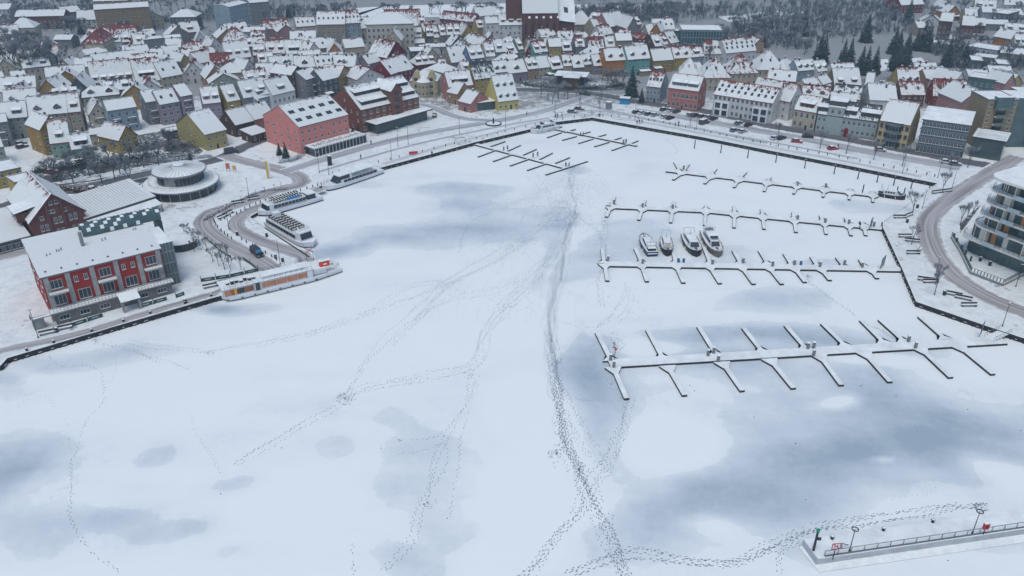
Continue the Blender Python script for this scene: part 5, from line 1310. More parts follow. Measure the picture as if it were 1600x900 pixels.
b.build('ice_ledge', o)
b = MB(); a, c = W(1288,868.5,T)-org, W(1720,805.5,T)-org; d = (c-a); n_ = 22
for i in range(n_+1):
    p = a+d*i/n_; b.box(p.x-0.05, p.x+0.05, p.y-0.05, p.y+0.05, T, T+1.05, M_STEEL)
b.tube((a.x,a.y,T+1.05), (c.x,c.y,T+1.05), 0.07, 0.07, mat('rail_steel', (0.22,0.24,0.25), 0.5)); b.obox(a+Vector((0,-0.12,0)), c+Vector((0,-0.12,0)), 0.3, T-0.25, T+0.1, mat('kerb_steel', (0.14,0.16,0.17), 0.6)); b.build('railing', o)
b = MB()
for px in (1290, 1301, 1327, 1519, 1533):
    p = W(px, 873.5-(px-1277)*0.1455+2.5, 0.6)-org; b.box(p.x-0.12, p.x+0.12, p.y-0.12, p.y+0.12, -0.3, T-0.1, M_DARK)
b.build('dark_posts', o)  # dark uprights along the mole side, below the deck edge
# ================================================================ boats
def loft(b, secs, m, mtop):
    """secs: list of (x, [(y,z)...]) port to starboard, closed by a deck"""
    n = len(secs[0][1])
    for i in range(len(secs)-1):
        (x0, A), (x1, B) = secs[i], secs[i+1]
        for k in range(n-1):
            b.face([(x0,*A[k]),(x1,*B[k]),(x1,*B[k+1]),(x0,*A[k+1])], m[k] if isinstance(m, list) else m)
        b.face([(x0,A[0][0],A[0][1]),(x0,A[-1][0],A[-1][1]),(x1,B[-1][0],B[-1][1]),(x1,B[0][0],B[0][1])], mtop)
    for (x, A) in (secs[0], secs[-1]): b.face([(x,*p) for p in A], m[0] if isinstance(m, list) else m)
def hull(parent, Lh, Wd, H, side, water, top, blunt=0.35, bowrise=0.5, stern=0.85, name='hull'):
    b = MB(); secs = []; N = 14
    for i in range(N+1):
        t = i/N; x = -Lh/2+Lh*t
        k = stern+(1-stern)*min(1, t*4) if t < 0.25 else 1
        if t > 1-blunt: q = (t-(1-blunt))/blunt; k = math.sqrt(max(0.0, 1-q**2.2))*0.97+0.03
        w = Wd/2*k; z = H+bowrise*max(0, (t-0.5)*2)**2
        secs.append((x, [(-w,z),(-w*0.99,z*0.72),(-w*0.93,z*0.3),(-w*0.72,-0.25),(w*0.72,-0.25),(w*0.93,z*0.3),(w*0.99,z*0.72),(w,z)]))
    loft(b, secs, [side, side, water, water, water, side, side], top)
    o = b.build(name, parent)
    g = MB()
    for s in (1, -1):
        for i in range(N):
            a, c = secs[i], secs[i+1]; g.tube((a[0], s*a[1][0][0]*0.97, a[1][0][1]+0.03), (c[0], s*c[1][0][0]*0.97, c[1][0][1]+0.03), 0.09, 0.09, side, 4)
    g.build('gunwale', parent)
    return secs
def rails(parent, pts, z0, h=0.95, m=None, step=1.4, name='railing'):
    b = MB(); m = m or M_STEEL
    for i in range(len(pts)-1):
        a, c = Vector(pts[i]), Vector(pts[i+1]); k = max(1, int((c-a).length/step))
        for j in range(k+1):
            p = a+(c-a)*j/k; b.tube((p.x,p.y,z0), (p.x,p.y,z0+h), 0.03, 0.03, m, 4)
        for zz in (h, h*0.5): b.tube((a.x,a.y,z0+zz), (c.x,c.y,z0+zz), 0.03, 0.03, m, 4)
    return b.build(name, parent)
M_NAVY = mat('navy_paint', (0.02,0.03,0.09), 0.4, 0.1); M_BOATW = mat('boat_white', (0.66,0.69,0.72), 0.35, 0.08); M_BLACKH = mat('black_hull', (0.018,0.02,0.024), 0.4, 0.2)
def boat_at(name, label, cat, stern, bow, group=None):
    a, c = W(*stern), W(*bow); m = (a+c)/2; d = c-a
    return thing(name, label, cat, (m.x, m.y, 0), math.atan2(d.y, d.x), group), d.length
# excursion boat, farthest
def winrow(o, xs, y, z, w, h, side, dark=True):
    for x in xs: window(o, x, y, z, w, h, side, 'plain', dark)
o, Lh = boat_at('excursion_boat', 'farthest of the left excursion boats, long white roof and dark side windows', 'boat', (594,269), (504,299), 'excursion boats on the left quay')
hull(o, Lh, 5.6, 1.5, M_BOATW, M_NAVY, M_SNOW, 0.28, 0.5)
b = MB(); b.box(-Lh*0.38, Lh*0.24, -2.2, 2.2, 1.45, 2.6, M_BOATW, M_SNOW); b.build('cabin', o)
for k_ in range(9):
    for s_ in (1, -1): window(o, -Lh*0.34+k_*Lh*0.064, s_*2.205, 2.05, Lh*0.056, 0.85, 2 if s_ == 1 else 0, 'plain', True)
b = MB(); b.hull([(Lh*0.08,-2,2.6),(Lh*0.31,-1.8,1.9),(Lh*0.31,1.8,1.9),(Lh*0.08,2,2.6)], [(Lh*0.08,-1.8,4.0),(Lh*0.24,-1.6,4.0),(Lh*0.24,1.6,4.0),(Lh*0.08,1.8,4.0)], M_GLASS); b.box(Lh*0.06, Lh*0.27, -2.1, 2.1, 4.0, 4.25, M_BOATW, M_SNOW); b.box(Lh*0.06, Lh*0.09, -2.05, 2.05, 2.6, 4.0, M_BOATW); b.build('wheelhouse', o)
b = MB(); b.box(-Lh*0.33, Lh*0.055, -2.5, 2.5, 4.1, 4.3, M_BOATW, snow_mat('awning_snow', 0.2, (0.5,0.4,0.35), 0.4))
for x in (-0.29, -0.17, -0.06, 0.05): 
    for s in (-2.1, 2.1): b.tube((Lh*x,s,2.6), (Lh*x,s,4.1), 0.05, 0.05, M_STEEL, 4)
b.build('deck_canopy', o)
rails(o, [(-Lh*0.48,2.2,0),(-Lh*0.38,2.3,0)], 1.5); rails(o, [(Lh*0.3,2.2,0),(Lh*0.42,1.4,0),(Lh*0.48,0,0),(Lh*0.42,-1.4,0),(Lh*0.3,-2.2,0)], 1.75)
# second
o, Lh = boat_at('excursion_boat', 'middle excursion boat with rows of snowy seats and a blue strip on the roof', 'boat', (500,311), (404,338), 'excursion boats on the left quay')
hull(o, Lh, 5.4, 1.6, M_BOATW, M_NAVY, M_SNOW, 0.25, 0.35)
b = MB(); b.box(-Lh*0.22, Lh*0.36, -2.25, 2.25, 1.55, 3.5, M_BOATW, M_SNOW); c_ = b.build('cabin', o)
winrow(c_, [-Lh*0.2+i*Lh*0.055 for i in range(10)], 0, 0, 1, 1, 0) if False else None
for i in range(9):
    for s in (1, -1): window(c_, -Lh*0.19+i*Lh*0.057, s*2.252, 2.6, Lh*0.05, 0.95, 2 if s == 1 else 0, 'plain', True)
b = MB(); b.hull([(Lh*0.36,-2.2,1.6),(Lh*0.41,-1.9,1.6),(Lh*0.41,1.9,1.6),(Lh*0.36,2.2,1.6)], [(Lh*0.36,-2.1,3.3),(Lh*0.38,-1.8,3.3),(Lh*0.38,1.8,3.3),(Lh*0.36,2.1,3.3)], M_GLASS, M_SNOW); b.build('front_windscreen', o)
b = MB()
for i in range(11):
    for s in (-1.2, 1.2):
        x = -Lh*0.16+i*Lh*0.042; b.box(x, x+0.45, s-0.85, s+0.85, 3.95, 4.02, M_WOODD, M_SNOW); b.box(x-0.06, x, s-0.85, s+0.85, 3.5, 4.5, M_DARK)
b.build('seats', o)
rails(o, [(-Lh*0.2,2.1,0),(Lh*0.34,2.1,0),(Lh*0.34,-2.1,0),(-Lh*0.2,-2.1,0)], 3.5)
b = MB(); b.box(-Lh*0.12, Lh*0.08, 2.12, 2.18, 3.65, 4.35, mat('sky_blue_sign', (0.03,0.25,0.60))); b.build('blue_strip', o)
b = MB(); b.box(-Lh*0.4, -Lh*0.25, -2, 2, 3.3, 3.5, M_BOATW, M_SNOW); b.box(-Lh*0.39, -Lh*0.26, -1.8, 1.8, 1.5, 3.3, M_GLASS); b.build('stern_shelter', o)
# third, open deck with benches
o, Lh = boat_at('excursion_boat', 'excursion boat with open top deck of brown benches, bow to the road end', 'boat', (424,350), (490,388), 'excursion boats on the left quay')
hull(o, Lh, 5.8, 1.4, M_BOATW, M_NAVY, M_SNOW, 0.22, 0.5)
b = MB(); b.box(-Lh*0.42, Lh*0.3, -2.4, 2.4, 1.35, 3.5, M_BOATW, M_SNOW); c_ = b.build('cabin', o)
for i in range(10):
    for s in (1, -1): window(c_, -Lh*0.39+i*Lh*0.07, s*2.402, 2.45, Lh*0.06, 1.0, 2 if s == 1 else 0, 'plain', True)
b = MB(); b.hull([(Lh*0.3,-2.3,1.4),(Lh*0.38,-2.0,1.4),(Lh*0.38,2.0,1.4),(Lh*0.3,2.3,1.4)], [(Lh*0.3,-2.3,4.0),(Lh*0.34,-2.0,4.0),(Lh*0.34,2.0,4.0),(Lh*0.3,2.3,4.0)], M_BOATW, M_SNOW); g = b.build('wheelhouse', o)
b = MB(); b.hull([(Lh*0.37+0.1,-1.8,2.1),(Lh*0.37+0.1,1.8,2.1),(Lh*0.345+0.06,1.8,3.7),(Lh*0.345+0.06,-1.8,3.7)], [(Lh*0.37+0.2,-1.8,2.1),(Lh*0.37+0.2,1.8,2.1),(Lh*0.345+0.16,1.8,3.7),(Lh*0.345+0.16,-1.8,3.7)], M_GLASS); b.build('windscreen', g)
mb_ = mat('bench_brown', (0.10,0.075,0.06), 0.8)
for i in range(9):
    for s in (-1.25, 1.25):
        x = -Lh*0.36+i*Lh*0.066; b = MB(); b.box(x, x+0.5, s-0.95, s+0.95, 3.9, 3.97, mb_); b.box(x-0.12, x-0.05, s-0.95, s+0.95, 3.9, 4.45, mb_); b.box(x+0.02, x+0.4, s-0.6, s+0.7, 3.972, 4.02, M_SNOW)
        for q in (-0.8, 0.8): b.box(x, x+0.4, s+q-0.05, s+q+0.05, 3.5, 3.9, M_DARK)
        b.build('bench', o)
rails(o, [(-Lh*0.42,2.3,0),(Lh*0.29,2.3,0),(Lh*0.29,-2.3,0),(-Lh*0.42,-2.3,0),(-Lh*0.42,2.3,0)], 3.5)
b = MB(); b.box(Lh*0.415, Lh*0.43, -2.2, 2.2, 1.0, 1.25, M_NAVY); b.build('bow_stripe', o)
b = MB(); b.box(-Lh*0.36, -Lh*0.28, -1.0, 1.0, 3.5, 5.3, M_BOATW, M_SNOW); b.build('stair_hood', o)
# long restaurant ship
o, Lh = boat_at('restaurant_ship', 'long white restaurant ship with copper-orange windows and a red box', 'ship', (532,422), (342,468))
hull(o, Lh, 6.8, 1.2, M_BOATW, M_BLACKH, M_SNOW, 0.14, 0.2, 0.5)
b = MB(); b.box(-Lh*0.24, Lh*0.47, -2.9, 2.9, 1.2, 3.5, M_BOATW, M_SNOW); b.box(-Lh*0.25, Lh*0.48, -3.0, 3.0, 3.503, 3.6, M_NAVY, M_SNOW); c_ = b.build('deckhouse', o)
M_COP = mat('copper_window', (0.50,0.22,0.12), 0.35, 0.3); M_AMB = mat('amber_window', (0.75,0.32,0.05), 0.4, 0.1)  # plain copper and amber colours for the ship's panes
def pane(parent, x, w, m, side=1, y=2.903, z0=1.75, z1=3.25):
    b = MB(); b.box(x-w/2, x+w/2, side*y if side > 0 else side*y-0.05, side*y+0.05 if side > 0 else side*y, z0, z1, m); b.box(x-w/2-0.1, x-w/2, side*y if side > 0 else side*y-0.08, side*y+0.08 if side > 0 else side*y, z0-0.1, z1+0.1, M_DFRAME); b.build('window', parent)
for i, m in enumerate([M_COP, M_COP, M_COP, M_COP, M_COP, M_COP]):
    pane(c_, Lh*(-0.03)+i*2.75-Lh*0.12, 2.5, m)
for x, m in ((Lh*0.26, M_COP), (Lh*0.335, M_GLASS), (Lh*0.385, M_AMB), (Lh*0.43, M_COP)): pane(c_, x, 2.2, m)
b = MB(); b.box(Lh*0.19, Lh*0.225, 2.903, 3.0, 1.5, 3.6, M_GLASS); b.box(Lh*0.175, Lh*0.19, 2.903, 3.05, 1.5, 3.8, M_FRAME); b.box(Lh*0.225, Lh*0.24, 2.903, 3.05, 1.5, 3.8, M_FRAME); b.build('door', c_)
b = MB(); b.box(-Lh*0.2, Lh*0.16, -1.4, 1.4, 3.6, 4.1, M_BOATW, M_SNOW)
for i in range(8): x = -Lh*0.18+i*Lh*0.042; b.box(x, x+Lh*0.03, 1.0, 1.5, 3.65, 4.0, MATS['balcony_glass'])
b.build('skylight_ridge', o)
b = MB()
for i in range(7): t = i*1.1; b.box(Lh*0.2+t, Lh*0.2+t+0.8, -0.5+0.3*(i%2), 0.4+0.3*(i%2), 3.6, 4.1+0.2*(i%3), M_DARK, M_SNOW)
b.build('roof_equipment', o)
rails(o, [(-Lh*0.24,2.7,0),(Lh*0.46,2.7,0)], 3.6, m=M_DARK); rails(o, [(-Lh*0.24,-2.7,0),(Lh*0.46,-2.7,0)], 3.6, m=M_DARK); rails(o, [(-Lh*0.25,3.0,0),(-Lh*0.42,2.6,0),(-Lh*0.49,0,0),(-Lh*0.42,-2.6,0),(-Lh*0.25,-3,0)], 1.5)
b = MB(); b.box(-Lh*0.36, -Lh*0.25, -2.2, 2.2, 1.5, 3.0, M_BOATW, M_SNOW); b.build('stern_house', o)
b = MB(); b.box(-Lh*0.40, -Lh*0.32, 0.3, 1.6, 3.0, 4.5, mat('signal_red', (0.62,0.06,0.02), 0.5, 0.1)); b.box(-Lh*0.375, -Lh*0.345, 1.603, 1.63, 3.5, 3.9, M_WHITE); b.box(-Lh*0.41, -Lh*0.31, 0.2, 1.7, 4.503, 4.6, MATS['signal_red'], M_SNOW); b.build('red_box', o)
for i in range(8): b = MB(); x = -Lh*0.36+i*Lh*0.1; b.box(x-0.25, x+0.25, 3.3, 3.42, 0.6, 0.9, M_DARK); b.build('porthole', o)

# motor cruisers
def cruiser(label, stern, bow, Wd, hullm, kind):
    o, Lh = boat_at('motor_cruiser', label, 'motor cruiser', stern, bow, 'motor cruisers moored at the pier')
    H = 1.5 if Lh > 10 else 1.2
    hull(o, Lh, Wd, H, M_BOATW if hullm is M_BOATW else hullm, hullm, M_SNOW, 0.45, 0.45)
    x0, x1 = -Lh*0.32, Lh*0.16; hw = Wd*0.36
    b = MB(); b.hull([(x0,-hw,H),(x1+1.2,-hw*0.8,H+0.1),(x1+1.2,hw*0.8,H+0.1),(x0,hw,H)], [(x0,-hw*0.9,H+1.25),(x1,-hw*0.72,H+1.25),(x1,hw*0.72,H+1.25),(x0,hw*0.9,H+1.25)], M_BOATW, M_SNOW); c_ = b.build('cabin', o)
    b = MB()
    for s in (1, -1):
        for k in range(4):
            xa = x0+0.5+k*(x1-x0-0.8)/4; xb = xa+(x1-x0-0.8)/4-0.25; t = lambda x: hw-(hw*0.2)*(x-x0)/(x1+1.2-x0)
            b.hull([(xa,s*(t(xa)-0.02),H+0.5),(xb,s*(t(xb)-0.02),H+0.5),(xb,s*(t(xb)+0.03),H+0.5),(xa,s*(t(xa)+0.03),H+0.5)], [(xa,s*(t(xa)-0.12),H+1.05),(xb,s*(t(xb)-0.12),H+1.05),(xb,s*(t(xb)-0.04),H+1.05),(xa,s*(t(xa)-0.04),H+1.05)], M_GLASS)
    b.build('side_windows', c_)
    b = MB(); b.hull([(x1+1.22,-hw*0.76,H+0.2),(x1+1.3,-hw*0.76,H+0.2),(x1+1.3,hw*0.76,H+0.2),(x1+1.22,hw*0.76,H+0.2)], [(x1+0.1,-hw*0.68,H+1.2),(x1+0.18,-hw*0.68,H+1.2),(x1+0.18,hw*0.68,H+1.2),(x1+0.1,hw*0.68,H+1.2)], M_GLASS); b.build('windscreen', c_)
    if kind == 'fly':
        b = MB(); b.box(x0-0.6, x1-1.0, -hw*0.85, hw*0.85, H+1.253, H+1.75, M_BOATW, M_SNOW); b.hull([(x1-1.4,-hw*0.7,H+1.75),(x1-0.6,-hw*0.6,H+1.75),(x1-0.6,hw*0.6,H+1.75),(x1-1.4,hw*0.7,H+1.75)], [(x1-1.5,-hw*0.7,H+2.2),(x1-1.3,-hw*0.6,H+2.2),(x1-1.3,hw*0.6,H+2.2),(x1-1.5,hw*0.7,H+2.2)], M_GLASS); b.build('flybridge', o)
        b = MB(); b.box(x0-1.0, x0+1.6, -hw*0.9, hw*0.9, H+2.9, H+3.0, M_DARK, M_SNOW)
        for xx in (x0-0.9, x0+1.5):
            for s in (-1, 1): b.tube((xx,s*hw*0.85,H+1.2), (xx,s*hw*0.85,H+2.9), 0.04, 0.04, M_STEEL, 4)
        b.build('canopy', o)
    else:
        b = MB()
        for s in (-1, 1): b.tube((x0-0.4,s*hw*0.95,H+1.0), (x0-1.0,s*hw*0.95,H+2.5), 0.05, 0.05, M_STEEL, 5)
        b.tube((x0-1.0,-hw*0.95,H+2.5), (x0-1.0,hw*0.95,H+2.5), 0.05, 0.05, M_STEEL, 5); b.build('radar_arch', o)
        b = MB(); b.box(x0-1.6, x0-0.1, -hw*0.8, hw*0.8, H+0.02, H+0.75, M_DARK, M_SNOW); b.build('cockpit_cover', o)
    rails(o, [(x1,Wd*0.45,0),(Lh*0.36,Wd*0.3,0),(Lh*0.47,0.15,0),(Lh*0.47,-0.15,0),(Lh*0.36,-Wd*0.3,0),(x1,-Wd*0.45,0)], H+0.15, 0.75)
    for s in (1, -1):
        for k in range(3):
            b = MB(); x = -Lh*0.25+k*Lh*0.2; b.tube((x,s*Wd*0.52,0.35), (x,s*Wd*0.52,1.0), 0.13, 0.13, M_NAVY if k % 2 else M_WHITE, 6); b.build('fender', o)
    b = MB(); b.tube((x0+1,0,H+1.3), (x0+1,0,H+3.4), 0.05, 0.02, M_STEEL, 5); b.box(x0+0.8, x0+1.2, -0.5, 0.5, H+2.4, H+2.48, M_WHITE); b.build('mast', o)
    b = MB(); xx = Lh*0.3; b.box(xx, xx+0.8, -0.4, 0.4, H+0.2, H+0.36, M_GLASS); b.box(xx+1.3, xx+1.6, -0.2, 0.2, H+0.25, H+0.6, M_STEEL); b.build('foredeck_hatch', o)
    if hullm is M_NAVY: b = MB(); b.box(-Lh/2-0.05, -Lh/2+0.02, -Wd*0.36, Wd*0.36, 0.75, 1.1, M_BOATW); b.build('stern_name_panel', o)
cruiser('leftmost moored motor cruiser, stern with dark blue transom toward the pier', (1019,401), (1004,374), 3.9, M_NAVY, 'arch')
cruiser('small white motor cruiser with a hoop over its cockpit, second from left', (1039,377), (1043,401), 3.6, M_BLACKH, 'arch')
cruiser('black-hulled motor cruiser with a broad snowy deck, third from left', (1073,372), (1089,402), 4.6, M_BLACKH, 'arch')
cruiser('rightmost and longest motor cruiser with a canopied flybridge', (1102,367), (1123,403), 4.5, mat('taupe_hull', (0.16,0.14,0.13), 0.5), 'fly')
o = None
cruiser('large white yacht moored in the far corner of the harbour', (870,200), (829,209), 5.0, mat('yacht_white', (0.6,0.62,0.63), 0.4), 'fly')
cruiser('small motorboat with a low cabin moored at the far right pier end', (1372,305), (1414,312), 3.4, M_BLACKH, 'arch')

# ================================================================ vehicles
CARC = {'black': (0.02,0.02,0.025), 'dark': (0.05,0.055,0.065), 'silver': (0.35,0.37,0.38), 'white': (0.6,0.62,0.63), 'red': (0.42,0.02,0.03), 'teal': (0.03,0.12,0.14), 'grey': (0.15,0.16,0.17), 'brown': (0.10,0.07,0.06), 'green': (0.03,0.09,0.07)}
PROTO = {}
def car(px, py, dx, dy, col, label, van=False, snowy=True, cat='car'):
    p = L(px, py); q = L(px+dx, py+dy); rz = math.atan2((q-p).y, (q-p).x); key = (col, van, snowy)
    if key in PROTO:
        o = copy_tree(PROTO[key]); o.location = p; o.rotation_euler = (0,0,rz); tag(o, label, cat, 'parked cars and vans'); return o
    o = thing('parked_van' if van else 'parked_car', label, cat, p, rz, 'parked cars and vans'); PROTO[key] = o
    m = mat('car_'+col, CARC[col], 0.35, 0.1, spec=0.5); Ln, Wd, Hb, Ht = (5.3, 2.0, 1.15, 2.1) if van else (4.4, 1.8, 0.9, 1.45); h = Wd/2; tm = M_SNOW if snowy else m
    b = MB(); pr = [(-Ln/2,0.35),(-Ln/2-0.02+0.05,Hb*0.95),(-Ln/2+0.2,Hb),(Ln/2-0.9,Hb),(Ln/2-0.12,Hb*0.82),(Ln/2,Hb*0.55),(Ln/2-0.05,0.3)]
    b.hull([(x,-h,z) for x, z in pr], [(x,h,z) for x, z in pr], m)
    b.box(Ln/2-1.25, Ln/2-0.25, -h*0.82, h*0.82, Hb*0.85, Hb+0.05, tm); b.build('body', o)
    xr, xf = (-Ln/2+0.06, Ln/2-1.2) if van else (-Ln/2+0.35, Ln/2-1.25)
    b = MB(); b.hull([(xr,-h*0.95,Hb),(xf,-h*0.95,Hb),(xf,h*0.95,Hb),(xr,h*0.95,Hb)], [(xr+(0.08 if van else 0.55),-h*0.84,Ht),(xf-(0.5 if van else 0.75),-h*0.84,Ht),(xf-(0.5 if van else 0.75),h*0.84,Ht),(xr+(0.08 if van else 0.55),h*0.84,Ht)], M_GLASS if not van else m); b.build('cabin', o)
    b = MB(); b.box(xr+(0.05 if van else 0.5), xf-(0.48 if van else 0.72), -h*0.86, h*0.86, Ht+0.003, Ht+(0.1 if snowy else 0.05), m, tm); b.build('roof', o)
    if van:
        b = MB(); b.hull([(xf-0.02,-h*0.85,Hb+0.08),(xf+0.04,-h*0.85,Hb+0.05),(xf+0.04,h*0.85,Hb+0.05),(xf-0.02,h*0.85,Hb+0.08)], [(xf-0.46,-h*0.78,Ht-0.1),(xf-0.4,-h*0.78,Ht-0.1),(xf-0.4,h*0.78,Ht-0.1),(xf-0.46,h*0.78,Ht-0.1)], mat('blue_windscreen', (0.05,0.22,0.35), 0.2)); b.build('windscreen', o)
    for x in (-Ln*0.31, Ln*0.31):
        for s in (-1, 1):
            b = MB(); b.tube((x,s*(h-0.2),0.33), (x,s*(h+0.02),0.33), 0.33, 0.33, M_BLACKH, 12); w_ = b.build('wheel', o); b = MB(); b.tube((x,s*(h+0.021),0.33), (x,s*(h+0.03),0.33), 0.18, 0.18, M_STEEL, 8); b.build('rim', w_)
    for s in (-1, 1):
        b = MB(); b.box(Ln/2-0.06, Ln/2+0.02, s*h*0.7-0.16, s*h*0.7+0.16, Hb*0.55, Hb*0.72, M_WHITE); b.build('headlight', o); b = MB(); b.box(-Ln/2-0.03, -Ln/2+0.02, s*h*0.75-0.12, s*h*0.75+0.12, Hb*0.6, Hb*0.85, M_RED); b.build('tail_light', o)
    return o
car(402, 398, 20, 15, 'black', 'black van with a blue windscreen driving on the slushy lane', True, False, 'van')
car(362, 239, 20, -3, 'dark', 'dark van on the road below the yellow gabled house', True, False, 'van')
CK = [(1003,178,'white'),(1013,179.5,'teal'),(1023,181,'silver'),(1037,172.5,'green'),(1048,174,'white'),(1057,176,'dark'),(1038,184,'white'),(1047,186,'black'),(1078,181,'white'),(1086,182,'dark'),(1096,183,'brown'),(1107,184.5,'silver'),(1115,187,'black'),(1154,194,'grey'),(1169,197,'black'),(1147,205,'grey'),(1160,207,'silver'),(1221,217.5,'black'),(1210,217.5,'white'),(994,176.5,'green')]
cnt = {}
for px, py, c in CK: cnt[c] = cnt.get(c, 0)+1
seen = {}
for px, py, c in sorted(CK):
    seen[c] = seen.get(c, 0)+1; nm = {'teal': 'teal', 'dark': 'dark grey'}.get(c, c)
    car(px, py, 10, -3.2, c, '%s car in the snowy car park%s' % (nm, ', %s %s one from the left' % (ordw(seen[c]), nm) if cnt[c] > 1 else ''), False, c not in ('black', 'dark'))
car(1100, 193.5, 10, -3, 'dark', 'large dark van in the near row of the car park', True, True, 'van')
car(1262, 215, 10, 0.5, 'black', 'black car alone by the road before the mint row house', snowy=False); car(1245, 222.5, 10, 1, 'red', 'red car before the cream villa'); car(1301, 233.5, 10, -1, 'red', 'red car under the bare promenade trees, right of the other red car')
car(1375, 236, 10, 1, 'silver', 'silver snow-covered car before the yellow apartment house'); car(1478, 255, 10, 1, 'white', 'snow-buried car at the right end of the promenade'); car(1492, 258, 10, 1, 'grey', 'grey snowy car last on the promenade')
car(894, 176, 10, 1, 'grey', 'grey snow-capped car left of the brown one at the harbour bend'); car(905, 171.5, 10, 1, 'brown', 'brown car at the harbour bend'); car(914, 148.5, 12, 1, 'dark', 'dark van on the road before the park pavilion', True, False, 'van')
car(679, 182, 3, -9, 'dark', 'dark grey car beside the glass pavilion corner', snowy=False); car(82, 270, 10, -1, 'red', 'dark red car behind the hedge at the left edge'); car(147, 297, 10, -2, 'white', 'snow-buried car behind the market hall, left one'); car(182, 295, 10, -2, 'white', 'snow-buried car behind the market hall, right one'); car(237, 285, 3, 6, 'dark', 'dark car beside the round restaurant'); car(33, 226, 8, -2, 'grey', 'grey car in the courtyard at the left, upper one'); car(35, 231, 8, -2, 'dark', 'dark car in the courtyard at the left, lower one')

# ================================================================ trees
def bare_tree_meshes(seed, h, spread, dens=1.0, trunk_h=0.25, up=0.5, tw=0.045):
    r = random.Random(seed); T = MB(); C_ = MB(); mt = M_BARK; mc = M_TWIG
    def twig(p, d, ln):
        a = d.orthogonal().normalized()*tw; q = p+d*ln; C_.face([p-a, p+a, q], mc)
        for _ in range(2):
            e = (d+Vector((r.uniform(-1,1),r.uniform(-1,1),r.uniform(-.4,.8)))*0.9).normalized(); s = p+d*ln*r.uniform(0.2,0.8); a2 = e.orthogonal().normalized()*tw*0.8; C_.face([s-a2, s+a2, s+e*ln*0.6], mc)
    def grow(p, d, ln, rad, lvl):
        q = p+d*ln; T.tube(p, q, rad, rad*0.68, mt, 5 if lvl < 2 else 3)
        if lvl >= 4:
            for _ in range(int(7*dens)):
                e = (d*0.7+Vector((r.uniform(-1,1),r.uniform(-1,1),r.uniform(-0.5,1)))).normalized(); twig(p+d*ln*r.uniform(0.1,1), e, ln*r.uniform(0.6,1.1))
            return
        n = 3 if lvl < 3 else 3
        for k in range(n):
            e = (d*up*1.6+Vector((r.uniform(-1,1),r.uniform(-1,1),r.uniform(-0.1,0.7)))*spread).normalized(); grow(q if k else p+d*ln*0.85, e, ln*r.uniform(0.62,0.85), rad*0.62, lvl+1)
    grow(Vector((0,0,-0.2)), Vector((r.uniform(-.05,.05),r.uniform(-.05,.05),1)).normalized(), h*trunk_h, h*0.022, 0)
    return T.mesh('trunk'), C_.mesh('crown')
M_BARK = mat('bark', (0.10,0.10,0.105), 0.9, 0.4, 2.0); M_TWIG = mat('frosted_twigs', (0.26,0.285,0.31), 0.9, 0.5, 0.6)
M_NEED = mat('needles', (0.04,0.07,0.062), 0.9, 0.5, 0.8); M_NEED2 = mat('frosted_needles', (0.16,0.21,0.22), 0.9, 0.4, 0.8)
BT = [bare_tree_meshes(s, 12, 0.68, 1.7, 0.27, 0.62, 0.05) for s in range(4)]; YT = [bare_tree_meshes(20+s, 6.5, 0.62, 1.0, 0.34, 0.9, 0.022) for s in range(2)]
def conifer_meshes(seed, h=12, r0=2.8, round_=False):
    r = random.Random(seed); T = MB(); C_ = MB(); T.tube((0,0,-0.2), (0,0,h*0.9), 0.28, 0.05, M_BARK, 6); n = int(h*2.2)
    for i in range(n):
        t = i/n; z = 0.8+t*(h-0.8); rr = r0*((1-t)**0.8)*(0.8+0.4*r.random()) if not round_ else r0*math.sin(math.pi*min(1,0.15+0.85*t))**0.6
        m_ = max(6, int(rr*10))
        for k in range(m_):
            a = 2*math.pi*(k+r.random())/m_; l = rr*r.uniform(0.6,1.1); d = Vector((math.cos(a), math.sin(a), 0)); s = Vector((-d.y, d.x, 0))
            p = Vector((0,0,z+r.uniform(-.2,.3)))+d*l*0.15; q = d*l+Vector((0,0,z-0.32*l+r.uniform(-0.2,0.2))); w = 0.16+0.16*l
            C_.face([p, (p+q)/2+s*w*0.5+Vector((0,0,0.1)), q, (p+q)/2-s*w*0.5], M_NEED2 if r.random() < 0.22 else M_NEED)
            C_.face([p*0.5+q*0.5, q+s*w*0.8-Vector((0,0,0.25)), q+d*0.25, q-s*w*0.8-Vector((0,0,0.25))], M_NEED)
    return T.mesh('trunk'), C_.mesh('crown')
CT = [conifer_meshes(s) for s in range(3)]; RT = [conifer_meshes(9, 9, 3.2, True)]
TREES = []
RT_ = random.Random(3)
def plant(px, py, kind, h, grp, where, look):
    lib, h0 = {'bare': (BT, 12), 'young': (YT, 6.5), 'conifer': (CT, 12), 'round': (RT, 9)}[kind]
    i = RT_.randrange(len(lib)); s = h/h0*RT_.uniform(0.9, 1.12); o = thing({'bare': 'bare_tree', 'young': 'young_tree', 'conifer': 'conifer_tree', 'round': 'evergreen_tree'}[kind], None, 'tree', L(px, py), RT_.uniform(0, 6.28), grp); o.scale = (s*RT_.uniform(0.9,1.1), s*RT_.uniform(0.9,1.1), s)
    link('trunk', lib[i][0], o); link('crown', lib[i][1], o); TREES.append((o, px, look, where, grp))
def plants(pts, kind, h, grp, where, look):
    for p in pts: plant(p[0], p[1], kind, h*RT_.uniform(0.88, 1.12), grp, where, look)
plants([(1078,196.5),(1216,213),(1281,233),(1322,240.5),(1365,250),(1410,260),(1484,268),(1512,262)], 'young', 6.5, 'trees along the promenade', 'on the car park promenade', 'bare young tree')
plants([(1472,301),(1426,333),(1424,382),(1461,445),(1460,461)], 'young', 6.5, 'trees on the right bank', 'on the right bank plaza', 'bare thin tree')
plants([(1500,352),(1519,335),(1510,345)], 'young', 6, 'trees by the terraced apartments', 'at the tip of the terraced apartments', 'bushy bare tree')
